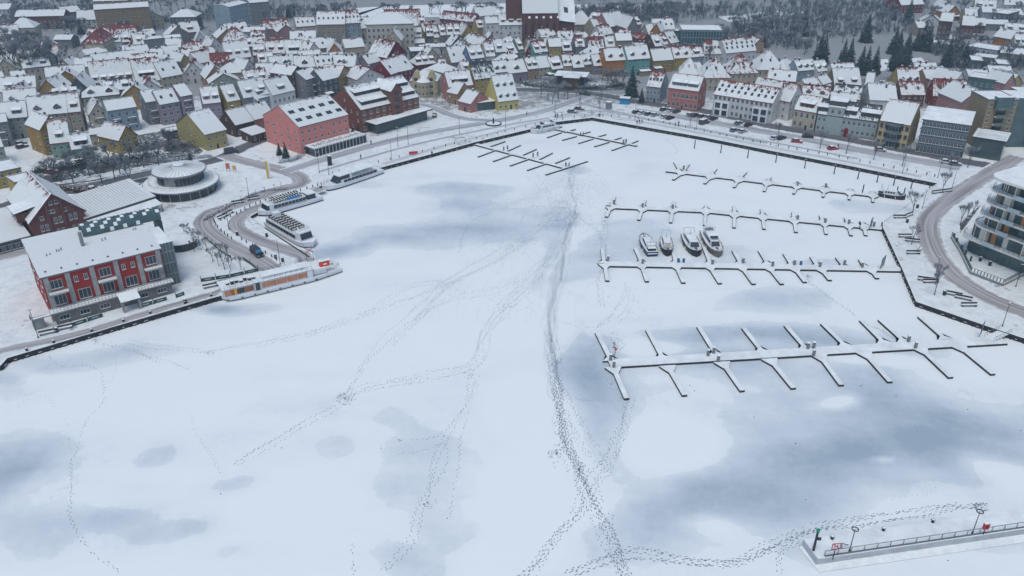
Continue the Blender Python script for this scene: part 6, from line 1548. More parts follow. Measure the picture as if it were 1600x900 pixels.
plants([(856,158),(863,163),(873,159),(887,156),(900,153),(871,155),(906,166),(936,169),(940,156),(882,150),(845,152)], 'young', 7, 'trees on the square', 'on the square behind the harbour bend', 'slim bare tree')
plants([(986,151)], 'conifer', 14, 'evergreens', 'left of the narrow grey house', 'tall dark cedar')
plants([(992,146),(957,137),(964,133),(950,132),(940,130),(972,139)], 'bare', 9, 'trees of the small park', 'round the park pavilion', 'spreading bare tree')
plants([(115,286),(160,286),(204,286),(188,272),(140,275),(96,285),(225,262),(248,258),(82,279),(108,270),(128,265),(150,262),(172,258),(205,255),(230,245),(265,236),(180,281)], 'bare', 9.5, 'trees behind the market hall', 'behind the market hall', 'old bare tree')
plants([(12,118),(30,121),(45,123),(58,124),(72,120),(84,113),(25,104),(40,108),(60,105),(50,96),(20,96)], 'bare', 19, 'big bare trees', 'in the clump at the left edge of town', 'big bare tree')
plants([(304,393),(298,377),(313,384),(333,409),(342,416),(351,421),(361,424),(377,422),(323,391),(345,402),(357,408),(290,372)], 'young', 4.5, 'trees in the beer garden', 'in the fenced garden by the road', 'small pruned tree')
plants([(1279,96),(1285,98),(1315,106),(1325,106),(1343,116),(1352,116),(1365,115),(1395,84),(1403,80),(1415,90),(1430,79),(1440,76),(1447,80),(1418,36),(1478,104),(1504,104),(1352,66)], 'conifer', 15, 'conifers behind the right side of town', 'behind the right side of town', 'dark frosted conifer')
plants([(1397,111),(1411,111)], 'round', 11, 'rounded evergreens', 'before the playing field', 'rounded dark evergreen')
plants([(437,242),(447,247),(552,215),(560,212)], 'conifer', 5.5, 'small conifers at the hotel', 'at the pink hotel', 'narrow dark conifer')
plants([(1002,160),(1016,74),(1112,84),(878,118),(895,113),(300,262)], 'conifer', 6, 'scattered small conifers', 'among the houses', 'small dark conifer')
for o, px, look, where, grp in TREES: pass
# scattered single trees beyond the town
AR = [([(1050,92),(1080,60),(1160,48),(1260,52),(1280,88),(1200,84),(1110,98)], 42), ([(1140,40),(1240,12),(1420,8),(1440,58),(1300,70),(1200,60)], 44), ([(200,16),(330,8),(430,26),(560,18),(550,30),(440,40),(330,36)], 34), ([(0,14),(150,10),(240,22),(220,44),(120,50),(0,32)], 34),
      ([(600,20),(800,20),(810,26),(600,30)], 18), ([(900,26),(1060,14),(1130,26),(1060,40)], 30), ([(1440,78),(1500,66),(1600,90),(1600,108),(1500,110)], 18), ([(90,40),(230,50),(230,56),(120,60)], 10), ([(1440,20),(1600,4),(1600,60),(1460,50)], 24)]
for P, n in AR:
    xs = [p[0] for p in P]; ys = [p[1] for p in P]; k = 0; tries = 0
    while k < n and tries < n*40:
        tries += 1; px, py = RT_.uniform(min(xs), max(xs)), RT_.uniform(min(ys), max(ys))
        if not inpoly(px, py, P): continue
        g = L(px, py)
        if overlaps(g.x, g.y, 1.5, 1.5, 0): continue
        plant(px, py, 'bare' if RT_.random() < 0.96 else 'conifer', RT_.uniform(8, 13), 'bare trees beyond the town', 'beyond the town', 'bare frosted tree'); k += 1
# gap fillers: small garden trees inside the town
k = 0
while k < 62:
    px, py = RT_.uniform(0, 1600), RT_.uniform(40, 175)
    if not any(inpoly(px, py, P) for P, s_ in FILL): continue
    g = L(px, py)
    if overlaps(g.x, g.y, 1.2, 1.2, 0): continue
    plant(px, py, 'bare', RT_.uniform(4.5, 7.5), 'garden trees between the houses', 'in the gaps of the old town', 'bare garden tree'); k += 1
gr = {}
for t in TREES: 
    kd = t[0].name.split('.')[0]; lm = min(LANDM, key=lambda q: (q[1]-t[1])**2+((q[2]-proj(t[0].location)[1])*2.0)**2)[0] if t[3] in ('beyond the town', 'in the gaps of the old town', 'behind the right side of town', 'among the houses') else None
    gr.setdefault((t[2] if kd != 'conifer_tree' else t[2].replace('bare frosted tree', 'dark conifer'), lm or t[3], bool(lm)), []).append(t)
for (look, where, isl), ts in gr.items():
    ts.sort(key=lambda t: t[1])
    for k, t in enumerate(ts):
        t[0]['label'] = '%s %s%s' % (look, 'nearest '+where if isl else where, ', %s from the left' % ordw(k+1) if len(ts) > 1 else '')
# far woodland: one mass
def wood(name, polys, n, label, h=(7,12)):
    b = MB(); r = random.Random(hash(name) % 1000 if False else 17+n)
    for P in polys:
        xs = [p[0] for p in P]; ys = [p[1] for p in P]; k = 0
        while k < n:
            px, py = r.uniform(min(xs), max(xs)), r.uniform(min(ys), max(ys))
            if not inpoly(px, py, P): continue
            g = L(px, py); k += 1; hh = r.uniform(*h); rad = hh*0.32
            for _ in range(34):
                a = r.uniform(0, 6.28); q = r.random()**0.5; z = r.uniform(0.15, 1); w_ = math.sin(math.pi*min(1, 0.2+z*0.75))
                s = Vector((g.x+math.cos(a)*rad*q*w_*0.5, g.y+math.sin(a)*rad*q*w_*0.5, LZ+hh*z*0.7)); e = s+Vector((math.cos(a)*rad*0.7, math.sin(a)*rad*0.7, hh*0.3)); t = Vector((-math.sin(a), math.cos(a), 0))*0.16
                b.face([s-t, s+t, e], M_TWIG if r.random() < 0.75 else M_NEED)
    tag(b.build(name), label, 'woodland', kind='stuff')
def far_poly(x0, x1, y0, y1): return [(x0,y1),(x0,y0),(x1,y0),(x1,y1)]
wood('woodland', [far_poly(-60,560,-40,9), far_poly(900,1450,-40,7), far_poly(1450,1660,-40,0), far_poly(560,900,-40,0)], 420, 'grey frosted wood beyond the last fields', (8,13))
wood('scrub', [[(1050,88),(1100,52),(1240,38),(1270,80),(1200,78),(1110,92)], [(1160,36),(1240,10),(1420,8),(1430,50),(1300,62)], [(220,40),(330,12),(560,16),(560,24),(400,34)], [(0,50),(0,12),(220,16),(220,52)], [(1440,74),(1600,88),(1600,110),(1500,112)], [(1000,34),(1040,10),(1450,1),(1450,18),(1150,30)], [(880,28),(900,14),(1060,12),(1060,40),(960,34)]], 420, 'grey scrub and hedges between the far gardens', (3,7))
# hedges and planting near the harbour
def hedge(name, pix, w_, h, label, m=None, cat='hedge'):
    P = spline([L(*p) for p in pix], 1.5); b = MB(); r = random.Random(int(pix[0][0])); 
    for i in range(len(P)-1):
        for _ in range(int(46*w_)):
            s = P[i]+(P[i+1]-P[i])*r.random()+Vector((r.uniform(-w_,w_)/2, r.uniform(-w_,w_)/2, r.uniform(0,h)))
            e = Vector((r.uniform(-1,1),r.uniform(-1,1),r.uniform(-.2,1))).normalized()*0.5; t = e.orthogonal().normalized()*0.12; mm = M_SNOW if s.z > LZ+h*0.75 and r.random() < 0.3 else (m or M_TWIG)
            b.face([s-t, s+t, s+e], mm)
    tag(b.build(name), label, cat)
hedge('hedge', [(240,254),(290,250),(330,246)], 1.6, 1.2, 'snowy hedge behind the round restaurant'); hedge('hedge', [(437,255),(455,252),(470,246)], 2, 1.2, 'grey shrub bank on the traffic island before the hotel')
hedge('hedge', [(60,268),(110,262),(170,255),(235,247)], 5.0, 1.8, 'long dark shrub bank between the road and the left houses', M_NEED)
hedge('hedge', [(50,290),(90,296),(130,300),(165,297)], 2.6, 1.6, 'reddish bare shrub row behind the market hall', mat('russet_twigs', (0.12,0.06,0.045), 0.9, 0.4))
hedge('hedge', [(820,133),(850,137),(880,139),(930,139),(975,134)], 2.4, 1.6, 'dark hedge round the park pavilion', M_NEED)
hedge('hedge', [(318,345),(400,303),(448,296)], 0.9, 0.5, 'thin planting strip along the lane under the round restaurant')
hedge('hedge', [(795,118),(840,122),(880,126),(930,124)], 7, 1.4, 'bare garden shrubs below the low cream row', M_TWIG)
hedge('hedge', [(225,252),(262,247),(300,243)], 3.0, 1.0, 'snow-dusted shrubs left of the dark van', M_TWIG)

b = MB(); r = random.Random(77)
for P, s_ in FILL+[([(60,262),(300,215),(310,240),(60,292)], 0), ([(1210,100),(1600,95),(1600,130),(1300,130)], 0)]:
    xs = [p[0] for p in P]; ys = [p[1] for p in P]
    for _ in range(int(0.011*(max(xs)-min(xs))*(max(ys)-min(ys)))):
        px, py = r.uniform(min(xs), max(xs)), r.uniform(min(ys), max(ys))
        if not inpoly(px, py, P): continue
        g = L(px, py)
        if overlaps(g.x, g.y, 0.6, 0.6, 0): continue
        hh = r.uniform(0.8, 2.6)
        for _k in range(26):
            s = g+Vector((r.uniform(-1,1)*hh*.6, r.uniform(-1,1)*hh*.6, r.uniform(0,hh*.8))); e = Vector((r.uniform(-1,1),r.uniform(-1,1),r.uniform(0,1))).normalized()*0.8; t = e.orthogonal().normalized()*0.13; b.face([s-t, s+t, s+e], M_NEED if r.random() < 0.45 else M_BARK)
tag(b.build('garden_shrubs'), 'dark garden shrubs between the houses of the old town', 'shrubs', kind='stuff')
# ================================================================ footprints on the ice
RP = random.Random(21); fb = MB(); M_PRINT = mat('wet_footprint', (0.17,0.23,0.28), 0.5, 0.3, 0.8)
fcount = [0]
def foot_at(x, y, a, s=1.0):
    fcount[0] += 1; z = 0.012+0.006*(fcount[0] % 5); s *= RP.uniform(0.6,1.0); l, w = 0.205*s, 0.085*s; c, q = math.cos(a), math.sin(a)
    fb.face([(x+c*u-q*v, y+q*u+c*v, z) for u, v in ((-l,-w*0.7),(-l*0.3,-w*0.55),(l*0.5,-w),(l,-w*0.4),(l,w*0.4),(l*0.5,w),(-l*0.3,w*0.55),(-l,w*0.7))], M_PRINT)
def trail(pts, n=1, spread=1.0, step=0.62, s=1.0, wob=0.7, skip=0.16):
    P = spline([W(*p) for p in pts], 1.0); cum = [0]
    for i in range(len(P)-1): cum.append(cum[-1]+(P[i+1]-P[i]).length)
    for k in range(n):
        off = RP.gauss(0, spread) if n > 1 else 0; ph = RP.uniform(0, 50); d = RP.uniform(0, 1); i = 0; sd = 1; st0, st1 = (0, cum[-1]) if n < 3 or RP.random() < 0.7 else (cum[-1]*RP.uniform(0, .3), cum[-1]*RP.uniform(.6, 1)); d += st0
        while d < st1:
            while i < len(P)-2 and cum[i+1] < d: i += 1
            t = (P[i+1]-P[i]).normalized(); q = P[i]+t*(d-cum[i]); nn = Vector((-t.y, t.x, 0)); o_ = off+wob*math.sin(d*0.13+ph)+wob*0.35*math.sin(d*0.47+ph*2)
            q = q+nn*(o_+sd*0.15+RP.gauss(0,0.07)); sd = -sd
            if RP.random() > skip: foot_at(q.x, q.y, math.atan2(t.y, t.x)+RP.uniform(-.2,.2), s)
            d += step*RP.uniform(0.85, 1.15)
T1 = [(890,268),(893,330),(878,395),(864,450),(858,520),(861,570),(868,620),(880,680),(905,740),(930,800),(953,850),(974,905)]
trail(T1, 8, 0.6, s=1.0, wob=.8); trail(T1[1:7], 5, 0.6, wob=.8); trail(T1[4:], 6, 0.35, s=1.1, wob=.45); trail(T1[2:], 3, 1.1, skip=.35)
trail([(985,620),(975,660),(960,710),(930,750),(912,790),(880,830),(840,880),(812,910)], 5, 0.6, s=1.05)
trail([(868,600),(893,640),(920,690),(948,728)], 4, 0.7); trail([(868,600),(900,625),(975,630)], 1)
trail([(892,312),(825,370),(762,410),(700,442),(652,490),(602,540),(560,600),(528,632)], 6, 1.6); trail([(900,330),(850,415),(800,470),(760,520),(741,568),(690,585),(640,597),(560,613),(530,628)], 6, 1.0)
trail([(860,400),(790,450),(700,470),(650,500),(600,555),(556,612)], 3, 1.2); trail([(700,440),(640,450),(560,492),(480,520),(400,540)], 2, .8)
trail([(528,632),(480,662),(430,690),(365,725)], 3, 0.8); trail([(742,585),(716,650),(690,690),(665,770),(640,840),(600,892)], 2, 0.5); trail([(665,770),(700,730),(702,680)], 1)
trail([(152,530),(200,545),(240,560),(296,577)], 3, 0.6); trail([(190,538),(250,546),(320,552),(400,540),(480,525),(560,497),(640,470),(720,440)], 2, 0.7)
trail([(75,555),(92,570),(140,568),(163,590),(160,622),(130,660),(115,710),(117,780),(126,840),(182,902)], 1); trail([(115,710),(105,650),(60,620),(10,650)], 1, s=0.7, skip=0.3); trail([(300,642),(316,682),(345,738)], 1, s=0.8)
trail([(885,902),(960,870),(1000,862),(1070,872),(1150,874),(1200,856),(1250,835),(1300,823),(1360,812),(1420,800),(1490,789),(1545,793)], 6, 0.45, s=1.15); trail([(1225,905),(1219,880),(1226,862),(1252,847)], 2, .3)
trail([(1262,440),(1292,458),(1345,498)], 3, 0.4); trail([(1345,500),(1380,515),(1412,532)], 5, 1.2); trail([(978,440),(972,478),(938,512)], 4, 0.8); trail([(865,500),(905,512),(936,512)], 1)
trail([(945,242),(1010,243),(1060,238),(1040,215),(1020,205)], 2, .8); trail([(890,330),(930,360),(940,400),(932,440),(940,480)], 3, 1.2); trail([(945,330),(940,370),(925,400)], 3, 1.0); trail([(834,270),(850,290),(862,300)], 2)
trail([(735,350),(790,322),(870,290)], 2, 1.0); trail([(712,395),(735,352),(770,330)], 2, .5); trail([(896,475),(930,440),(960,452),(1030,452),(1190,450)], 1, s=0.8); trail([(1384,785),(1440,778),(1470,765)], 1, s=.6, skip=.3); trail([(180,545),(175,590),(168,600)], 1, s=.7)
trail([(560,898),(553,870),(556,850)], 1); trail([(690,820),(700,790),(716,740),(742,600)], 1); trail([(600,690),(620,700),(680,690),(700,680)], 2, 1)
def scatter(px, py, rx, ry, n, s=1.0, pw=0.5):
    for _ in range(n):
        a = RP.uniform(0, 6.28); r = RP.random()**(1/pw/2); q = W(px+rx*r*math.cos(a), py+ry*r*math.sin(a)); foot_at(q.x, q.y, RP.uniform(0, 6.28), s*RP.uniform(0.7,1.1))
scatter(892, 290, 60, 26, 650, pw=.7); scatter(880, 325, 90, 18, 500); scatter(870, 345, 60, 14, 260); scatter(895, 262, 20, 6, 160); scatter(960, 538, 16, 18, 110, 1.15); scatter(945, 345, 18, 20, 130); scatter(1262, 432, 14, 9, 130, .9); scatter(540, 622, 16, 12, 90); scatter(715, 455, 60, 24, 60); scatter(800, 385, 60, 14, 120); scatter(955, 600, 14, 14, 20); scatter(800, 480, 40, 30, 60)
scatter(668, 785, 14, 12, 26); scatter(870, 708, 16, 8, 40); scatter(870, 566, 14, 6, 40); scatter(905, 735, 10, 20, 60); scatter(735, 585, 12, 10, 26); scatter(150, 532, 8, 6, 30); scatter(1530, 790, 16, 6, 50, 1.1); scatter(328, 552, 20, 5, 26); scatter(975, 623, 6, 3, 16); scatter(1000, 470, 40, 30, 20); scatter(880, 700, 24, 40, 60)
for _ in range(26):   # faint single tracks fanning out from the thin docks
    a_ = RP.uniform(700, 960); b_ = RP.uniform(560, 930); trail([(890+RP.uniform(-12,12),272), (0.55*890+0.45*a_,305+RP.uniform(-8,8)), (a_,350+RP.uniform(-15,25)), (0.5*a_+0.5*b_,420), (b_,RP.uniform(440,520))], 1, s=0.7, skip=0.45, wob=1.3)
tag(fb.build('footprints'), 'trails of footprints in the thin snow on the ice', 'footprints', kind='stuff'); print('prints', fcount)
# small dark lumps lying about
lb = MB()
for px, py in [(345,772),(1259,781),(1481,876),(1400,619),(1178,652),(1278,478),(1345,603),(1243,693),(1595,673),(1433,675),(1085,611),(1078,602),(950,463),(1432,863),(980,373),(440,700),(1512,640)]:
    p = W(px, py); r = RP.uniform(0.07, 0.15); lb.lathe([(0,0),(r,0.01),(r*0.8,r*0.7),(0,r)], M_WOODD, 6, (p.x, p.y))
tag(lb.build('ice_lumps'), 'small dark lumps of ice and stones lying on the frozen lake', 'ice lumps', kind='stuff')

# ================================================================ street furniture
def label_row(objs, text, tail=''):
    objs.sort(key=lambda t: t[1])
    for k, (o, x) in enumerate(objs): o['label'] = '%s, %s from the left%s' % (text, ordw(k+1), tail)
def lampm(h, kind='bar'):
    b = MB(); b.tube((0,0,0), (0,0,h), 0.09, 0.055, M_DARK, 6); b.tube((0,0,0), (0,0,0.5), 0.15, 0.13, M_DARK, 6); pole = b.mesh('pole'); b = MB()
    if kind == 'ring':
        for k in range(12): a, c = k*math.pi/6, (k+1)*math.pi/6; b.tube((0.5*math.cos(a),0.5*math.sin(a),h+0.25), (0.5*math.cos(c),0.5*math.sin(c),h+0.25), 0.09, 0.09, M_DARK, 5)
        b.tube((0,0,h), (0,0,h+0.25), 0.04, 0.04, M_DARK, 4); b.tube((-0.5,0,h+0.2), (0.5,0,h+0.2), 0.03, 0.03, M_DARK, 4)
    elif kind == 'globe': b.lathe([(0,h-0.1),(0.2,h),(0.26,h+0.25),(0.16,h+0.5),(0.3,h+0.55,M_SNOW),(0,h+0.75)], M_FRAME, 8)
    else: b.box(-0.5, 0.5, -0.14, 0.14, h, h+0.12, M_DARK, M_SNOW)
    return pole, b.mesh('lamp_head')
LT = {'bar': lampm(7.5), 'ring': lampm(4.6, 'ring'), 'globe': lampm(4.0, 'globe')}
def lamps(pts, kind, text, grp, z=LZ, sc=1.0):
    L_ = []
    for px, py in pts:
        o = thing('street_lamp', None, 'street lamp', W(px, py, z), RP.uniform(0, 3) if kind == 'bar' else 0, grp); o.scale = (1,1,sc); link('pole', LT[kind][0], o); link('lamp_head', LT[kind][1], o); L_.append((o, px))
    label_row(L_, text)
lamps([(60,528),(390,313),(358,359),(438,413),(514,273),(499,270),(612,250),(622,229),(638,226)], 'bar', 'slim dark street lamp of the left quay', 'lamps of the left quay')
lamps([(718,210),(790,200),(867,183),(937,183),(992,188),(1088,202)], 'bar', 'slim dark lamp post round the harbour bend', 'lamps round the harbour bend', sc=0.95)
lamps([(1410,271),(1465,278),(1487,296),(1441,326),(1460,436),(1587,448),(1566,510)], 'bar', 'slim dark lamp post of the right bank', 'lamps of the right bank', sc=0.85)
lamps([(1327,862),(1519,834)], 'ring', 'ring-headed lamp on the concrete mole', 'ring lamps on the mole', z=1.6)
lamps([(682,158),(691,163),(703,166),(716,172),(728,176)], 'globe', 'short snow-capped lantern before the peach houses', 'lanterns before the peach houses')
# low path lights and bollards
bb = MB(); bb.box(-0.09, 0.09, -0.09, 0.09, 0, 0.95, M_DARK, M_SNOW); BOLL = bb.mesh('bollard'); bb = MB(); bb.tube((0,0,0),(0,0,0.45),0.17,0.13,M_DARK,8); bb.tube((0,0,0.45),(0,0,0.55),0.24,0.22,M_DARK,8); bb.tube((0,0,0.55),(0,0,0.62),0.2,0.12,M_SNOW,8); MOOR = bb.mesh('mooring_bollard')
bb = MB(); bb.tube((0,0,0),(0,0,2.1),0.05,0.04,M_DARK,5); bb.box(-0.2,0.2,-0.2,0.2,2.1,2.2,M_DARK,M_SNOW); PATHL = bb.mesh('path_light')
def row(me, name, cat, pix, n, text, grp, z=LZ, jit=0.0, sc=1.0):
    P = spline([W(p[0], p[1], z) for p in pix], 1.0); L_ = []
    for i in range(n):
        q = P[int((len(P)-1)*i/max(1,n-1))]; o = link(name, me); o.location = (q.x+RP.uniform(-jit,jit), q.y, z); o.scale = (1.35*sc,1.35*sc,sc*1.1); tag(o, None, cat, grp); L_.append((o, proj(q)[0]))
    label_row(L_, text)
row(BOLL, 'bollard', 'bollard', [(502,289),(455,303),(400,320),(370,335),(345,345)], 20, 'dark snow-capped bollard between the two lanes', 'bollards between the lanes')
row(BOLL, 'bollard', 'bollard', [(334,345),(342,358),(362,374)], 8, 'dark bollard on the inside of the lane bend', 'bollards in the lane bend'); row(BOLL, 'bollard', 'bollard', [(378,375),(395,385),(418,398),(432,407)], 7, 'dark bollard along the lane right of the black van', 'bollards by the black van')
row(BOLL, 'bollard', 'bollard', [(520,272),(600,252),(700,228),(800,204),(862,190),(925,180)], 26, 'dark post along the upper left quay path', 'posts along the upper left quay')
row(BOLL, 'bollard', 'bollard', [(935,181),(1010,188),(1100,206),(1200,226),(1320,248),(1460,276)], 38, 'dark post of the car park promenade', 'posts of the car park promenade')
row(MOOR, 'mooring_bollard', 'bollard', [(42,548),(130,522),(235,490),(330,463)], 7, 'black mooring bollard on the left quay edge', 'mooring bollards on the left quay', sc=1.2); row(MOOR, 'mooring_bollard', 'bollard', [(1300,842),(1380,829),(1457,816)], 3, 'mooring bollard on the snowy mole', 'mooring bollards on the mole', z=1.63, sc=1.1)
row(PATHL, 'path_light', 'path light', [(325,345),(363,325),(404,306),(440,296)], 11, 'thin path light along the planted strip', 'path lights on the planted strip')
row(BOLL, 'bollard', 'bollard', [(1490,372),(1498,385),(1510,400),(1516,408)], 5, 'dark pillar on the apartment terrace wall', 'pillars on the terrace wall', sc=1.5)
# mooring piles standing in the ice
bb = MB(); bb.tube((0,0,-0.5),(0,0,3.4),0.2,0.18,M_WOODD,8); bb.tube((0,0,3.4),(0,0,3.5),0.2,0.12,M_SNOW,8); PILE = bb.mesh('mooring_pile'); L_ = []
for px, py in [(1085,232),(1126,239),(1168,247),(1212,254),(1257,263),(1303,272),(1340,280),(1370,285),(1396,290),(1423,295),(1451,299),(1347,303),(1400,306),(1411,308)]:
    o = link('mooring_pile', PILE); o.location = W(px, py); tag(o, None, 'mooring pile', 'piles standing in the ice'); L_.append((o, px))
label_row(L_, 'dark wooden pile standing in the ice off the far right quay')
# power pedestals on the piers
def ped(m, h=1.5): b = MB(); b.box(-0.3,0.3,-0.2,0.2,0,h,m); b.hull([(-0.34,-0.24,h),(0.34,-0.24,h),(0.34,0.24,h),(-0.34,0.24,h)],[(-0.34,-0.24,h+0.08),(0.34,-0.24,h+0.08),(0.34,0.24,h+0.25),(-0.34,0.24,h+0.25)],M_STEEL,M_SNOW); return b.mesh('pedestal')
PG, PB = ped(mat('pedestal_grey', (0.20,0.21,0.22), 0.7)), ped(mat('pedestal_blue', (0.03,0.12,0.28), 0.6), 1.3)
def peds(pts, me, text, grp):
    L_ = []
    for px, py in pts: o = link('power_pedestal', me); o.location = W(px, py, 0.6); tag(o, None, 'pedestal', grp); L_.append((o, px))
    label_row(L_, text)
peds([(954,563),(959,574),(1106,556),(1115,552),(1122,565),(1262,545),(1271,544),(1271,556),(1419,534),(1430,544)], PG, 'grey power pedestal on the nearest pier', 'pedestals on the nearest pier')
peds([(950,408),(1004,412),(1113,413),(1161,411),(1207,416),(1241,414),(1281,417),(1319,414),(1347,418)], PG, 'grey power pedestal on the cruiser pier', 'pedestals on the cruiser pier')
peds([(1060,410),(1068,410),(1251,414)], PB, 'blue pedestal on the cruiser pier', 'blue pedestals on the cruiser pier'); peds([(959,319),(1004,324),(1051,326),(1246,343),(1289,348),(1326,350),(1365,354)], PG, 'grey pedestal on the pier behind the cruisers', 'pedestals behind the cruisers')
peds([(1068,265),(1246,290),(1290,293)], PG, 'grey pedestal on the far right pier', 'pedestals on the far right pier'); peds([(787,235),(793,233),(833,245),(840,243),(974,224),(978,223)], PG, 'grey pedestal on the thin far left docks', 'pedestals on the thin docks')
# signs and gates
def board(name, label, cat, loc, rz, parts):
    o = thing(name, label, cat, loc, rz)
    for nm, fn in parts: b = MB(); fn(b); b.build(nm, o)
    return o
def f_post(h, xs=(0,)): return lambda b: [b.tube((x,0,0),(x,0,h),0.07,0.07,M_DARK,6) for x in xs]
board('danger_sign', 'red and white sign on a post at the near pier end', 'sign', W(960,562,0.6), 0.4, [('post', f_post(2.6)), ('sign_board', lambda b: (b.hull([(-0.5,-0.12,3.4),(0.1,-0.12,2.4),(0.55,-0.12,2.6),(-0.1,-0.12,3.6)],[(-0.5,-0.05,3.4),(0.1,-0.05,2.4),(0.55,-0.05,2.6),(-0.1,-0.05,3.6)], M_RED), b.box(-0.3,-0.1,-0.13,-0.12,3.0,3.2,M_WHITE)))])
board('warning_sign', 'red and white crossed board on two posts at the bow of the excursion boat', 'sign', L(485,407), 0.2, [('post', f_post(3.6,(-0.9,0.9))), ('sign_board', lambda b: (b.box(-1.1,1.1,-0.15,-0.08,2.6,3.9,M_WHITE), b.hull([(-1.1,-0.17,2.6),(-0.8,-0.17,2.6),(1.1,-0.17,3.9),(0.8,-0.17,3.9)],[(-1.1,-0.151,2.6),(-0.8,-0.151,2.6),(1.1,-0.151,3.9),(0.8,-0.151,3.9)],M_RED), b.hull([(0.8,-0.175,2.6),(1.1,-0.175,2.6),(-0.8,-0.175,3.9),(-1.1,-0.175,3.9)],[(0.8,-0.155,2.6),(1.1,-0.155,2.6),(-0.8,-0.155,3.9),(-1.1,-0.155,3.9)],M_RED)))])
M_BLK = M_BLACKH
def s_sign(b):
    b.box(-0.75,0.75,-0.1,-0.05,2.3,3.6,M_WHITE)
    for a in ((-0.75,0.75,2.3,2.45),(-0.75,0.75,3.45,3.6),(-0.75,-0.6,2.45,3.45),(0.6,0.75,2.45,3.45)): b.box(a[0],a[1],-0.13,-0.1,a[2],a[3],M_RED)
    b.hull([(-0.6,-0.13,3.45),(-0.4,-0.13,3.45),(0.6,-0.13,2.45),(0.4,-0.13,2.45)],[(-0.6,-0.101,3.45),(-0.4,-0.101,3.45),(0.6,-0.101,2.45),(0.4,-0.101,2.45)],M_RED)
    b.box(-0.28,-0.16,-0.12,-0.1,2.6,3.25,M_BLK); b.box(0.16,0.28,-0.12,-0.1,2.6,3.25,M_BLK)
def s_arrow(b): b.hull([(0.85,-0.1,2.4),(2.1,-0.1,2.95),(0.85,-0.1,3.5)],[(0.85,-0.05,2.4),(2.1,-0.05,2.95),(0.85,-0.05,3.5)],M_GREENM); b.hull([(0.98,-0.12,2.62),(1.8,-0.12,2.95),(0.98,-0.12,3.3)],[(0.98,-0.101,2.62),(1.8,-0.101,2.95),(0.98,-0.101,3.3)],M_WHITE)
board('no_mooring_sign', 'red-framed square sign with a slash and a green arrow on the mole', 'sign', W(1301,874,1.2), 0.12, [('post', f_post(3.0)), ('sign_board', s_sign), ('arrow_board', s_arrow)])
board('lifebuoy_box', 'red lifebuoy box on a post at the mole railing', 'lifebuoy box', W(1535,838,1.2), 0.15, [('post', f_post(2.2)), ('box', lambda b: (b.box(-0.45,0.45,-0.25,0.2,1.7,2.9,M_RED,M_SNOW), b.box(-0.28,0.28,-0.27,-0.25,2.0,2.6,MATS['dark_red'])))])
board('beacon', 'dark harbour beacon post with a green lamp at the tip of the mole', 'beacon', W(1271,860,1.6), 0, [('post', lambda b: (b.tube((0,0,0),(0,0,3.8),0.22,0.18,M_DARK,8), b.box(0.15,0.7,-0.25,0.25,2.4,3.1,M_DARK,M_SNOW))), ('lamp', lambda b: b.lathe([(0.1,3.8),(0.28,4.0),(0.28,4.5),(0.1,4.7),(0,4.7)], mat('green_lamp', (0.0,0.25,0.15), 0.3), 8))])
board('lifebuoy_box', 'red lifebuoy box on the upper left quay promenade', 'lifebuoy box', L(646,242), 0.3, [('post', f_post(1.2)), ('box', lambda b: b.box(-1.6,1.6,-0.3,0.3,0.5,1.5,M_RED,M_SNOW))])
board('info_pylon', 'tall yellow and white pylon sign by the lane junction', 'sign', L(420,279), 0.3, [('panel', lambda b: (b.box(-0.5,0.2,-0.15,0.15,0,6.2,mat('sign_yellow', (0.62,0.42,0.05))), b.box(0.2,0.8,-0.12,0.12,0.6,6.0,M_WHITE)))])
board('flag_banner', 'orange and pink banner board beside the round restaurant', 'banner', L(357,268), 0.2, [('post', f_post(3.1,(-0.6,0.6))), ('banner', lambda b: (b.box(-0.6,0.6,-0.1,-0.04,1.0,2.0,mat('banner_pink', (0.55,0.2,0.15))), b.box(-0.6,0.6,-0.1,-0.04,2.0,3.1,mat('banner_orange', (0.65,0.17,0.05)))))]); board('flag_banner', 'yellow and orange banner board right of the orange one', 'banner', L(367,268), 0.2, [('post', f_post(2.2,(-0.5,0.5))), ('banner', lambda b: b.box(-0.6,0.6,-0.1,-0.04,0.7,2.2,mat('banner_yellow', (0.65,0.38,0.08))))])
board('advert_column', 'grey round advertising pillar on the square', 'advertising pillar', L(951,170), 0, [('drum', lambda b: b.lathe([(1.4,0),(1.4,3.2),(1.55,3.25,M_SNOW),(0,3.6)], M_STEEL, 16))]); board('kiosk', 'small turquoise-blue kiosk at the end of the car park', 'kiosk', L(976,162), -0.3, [('hut', lambda b: b.box(-2,2,-1.5,1.5,0,2.6,mat('kiosk_blue', (0.03,0.25,0.42)))), ('roof', lambda b: b.box(-2.4,2.4,-1.9,1.9,2.603,2.85,M_DARK,M_SNOW))])
def gate(px, py, w_, label): board('pier_gate', label, 'gate', W(px,py,0.6), 0.9, [('frame', lambda b: (b.tube((-w_/2,0,0),(-w_/2,0,3.2),0.06,0.06,M_DARK,6), b.tube((w_/2,0,0),(w_/2,0,3.2),0.06,0.06,M_DARK,6), b.tube((-w_/2,0,3.2),(w_/2,0,3.2),0.06,0.06,M_DARK,6))), ('panel', lambda b: b.box(-w_/2+0.06,w_/2-0.06,-0.02,0.02,0.2,3.1,mat('gate_panel', (0.25,0.30,0.33), 0.5)))])
gate(1378,418,3.4,'grey mesh gate panel on the cruiser pier near the bank'); gate(1360,356,1.8,'narrow grey gate panel on the pier behind the cruisers'); gate(1532,523,2.4,'grey gate with posts at the land end of the nearest pier')
o = thing('gangway', 'ramp with railings from the bank down to the nearest pier', 'gangway', L(1568,520)); org = Vector(o.location); a, c = L(1572,517)-org, W(1545,530,0.65)-org
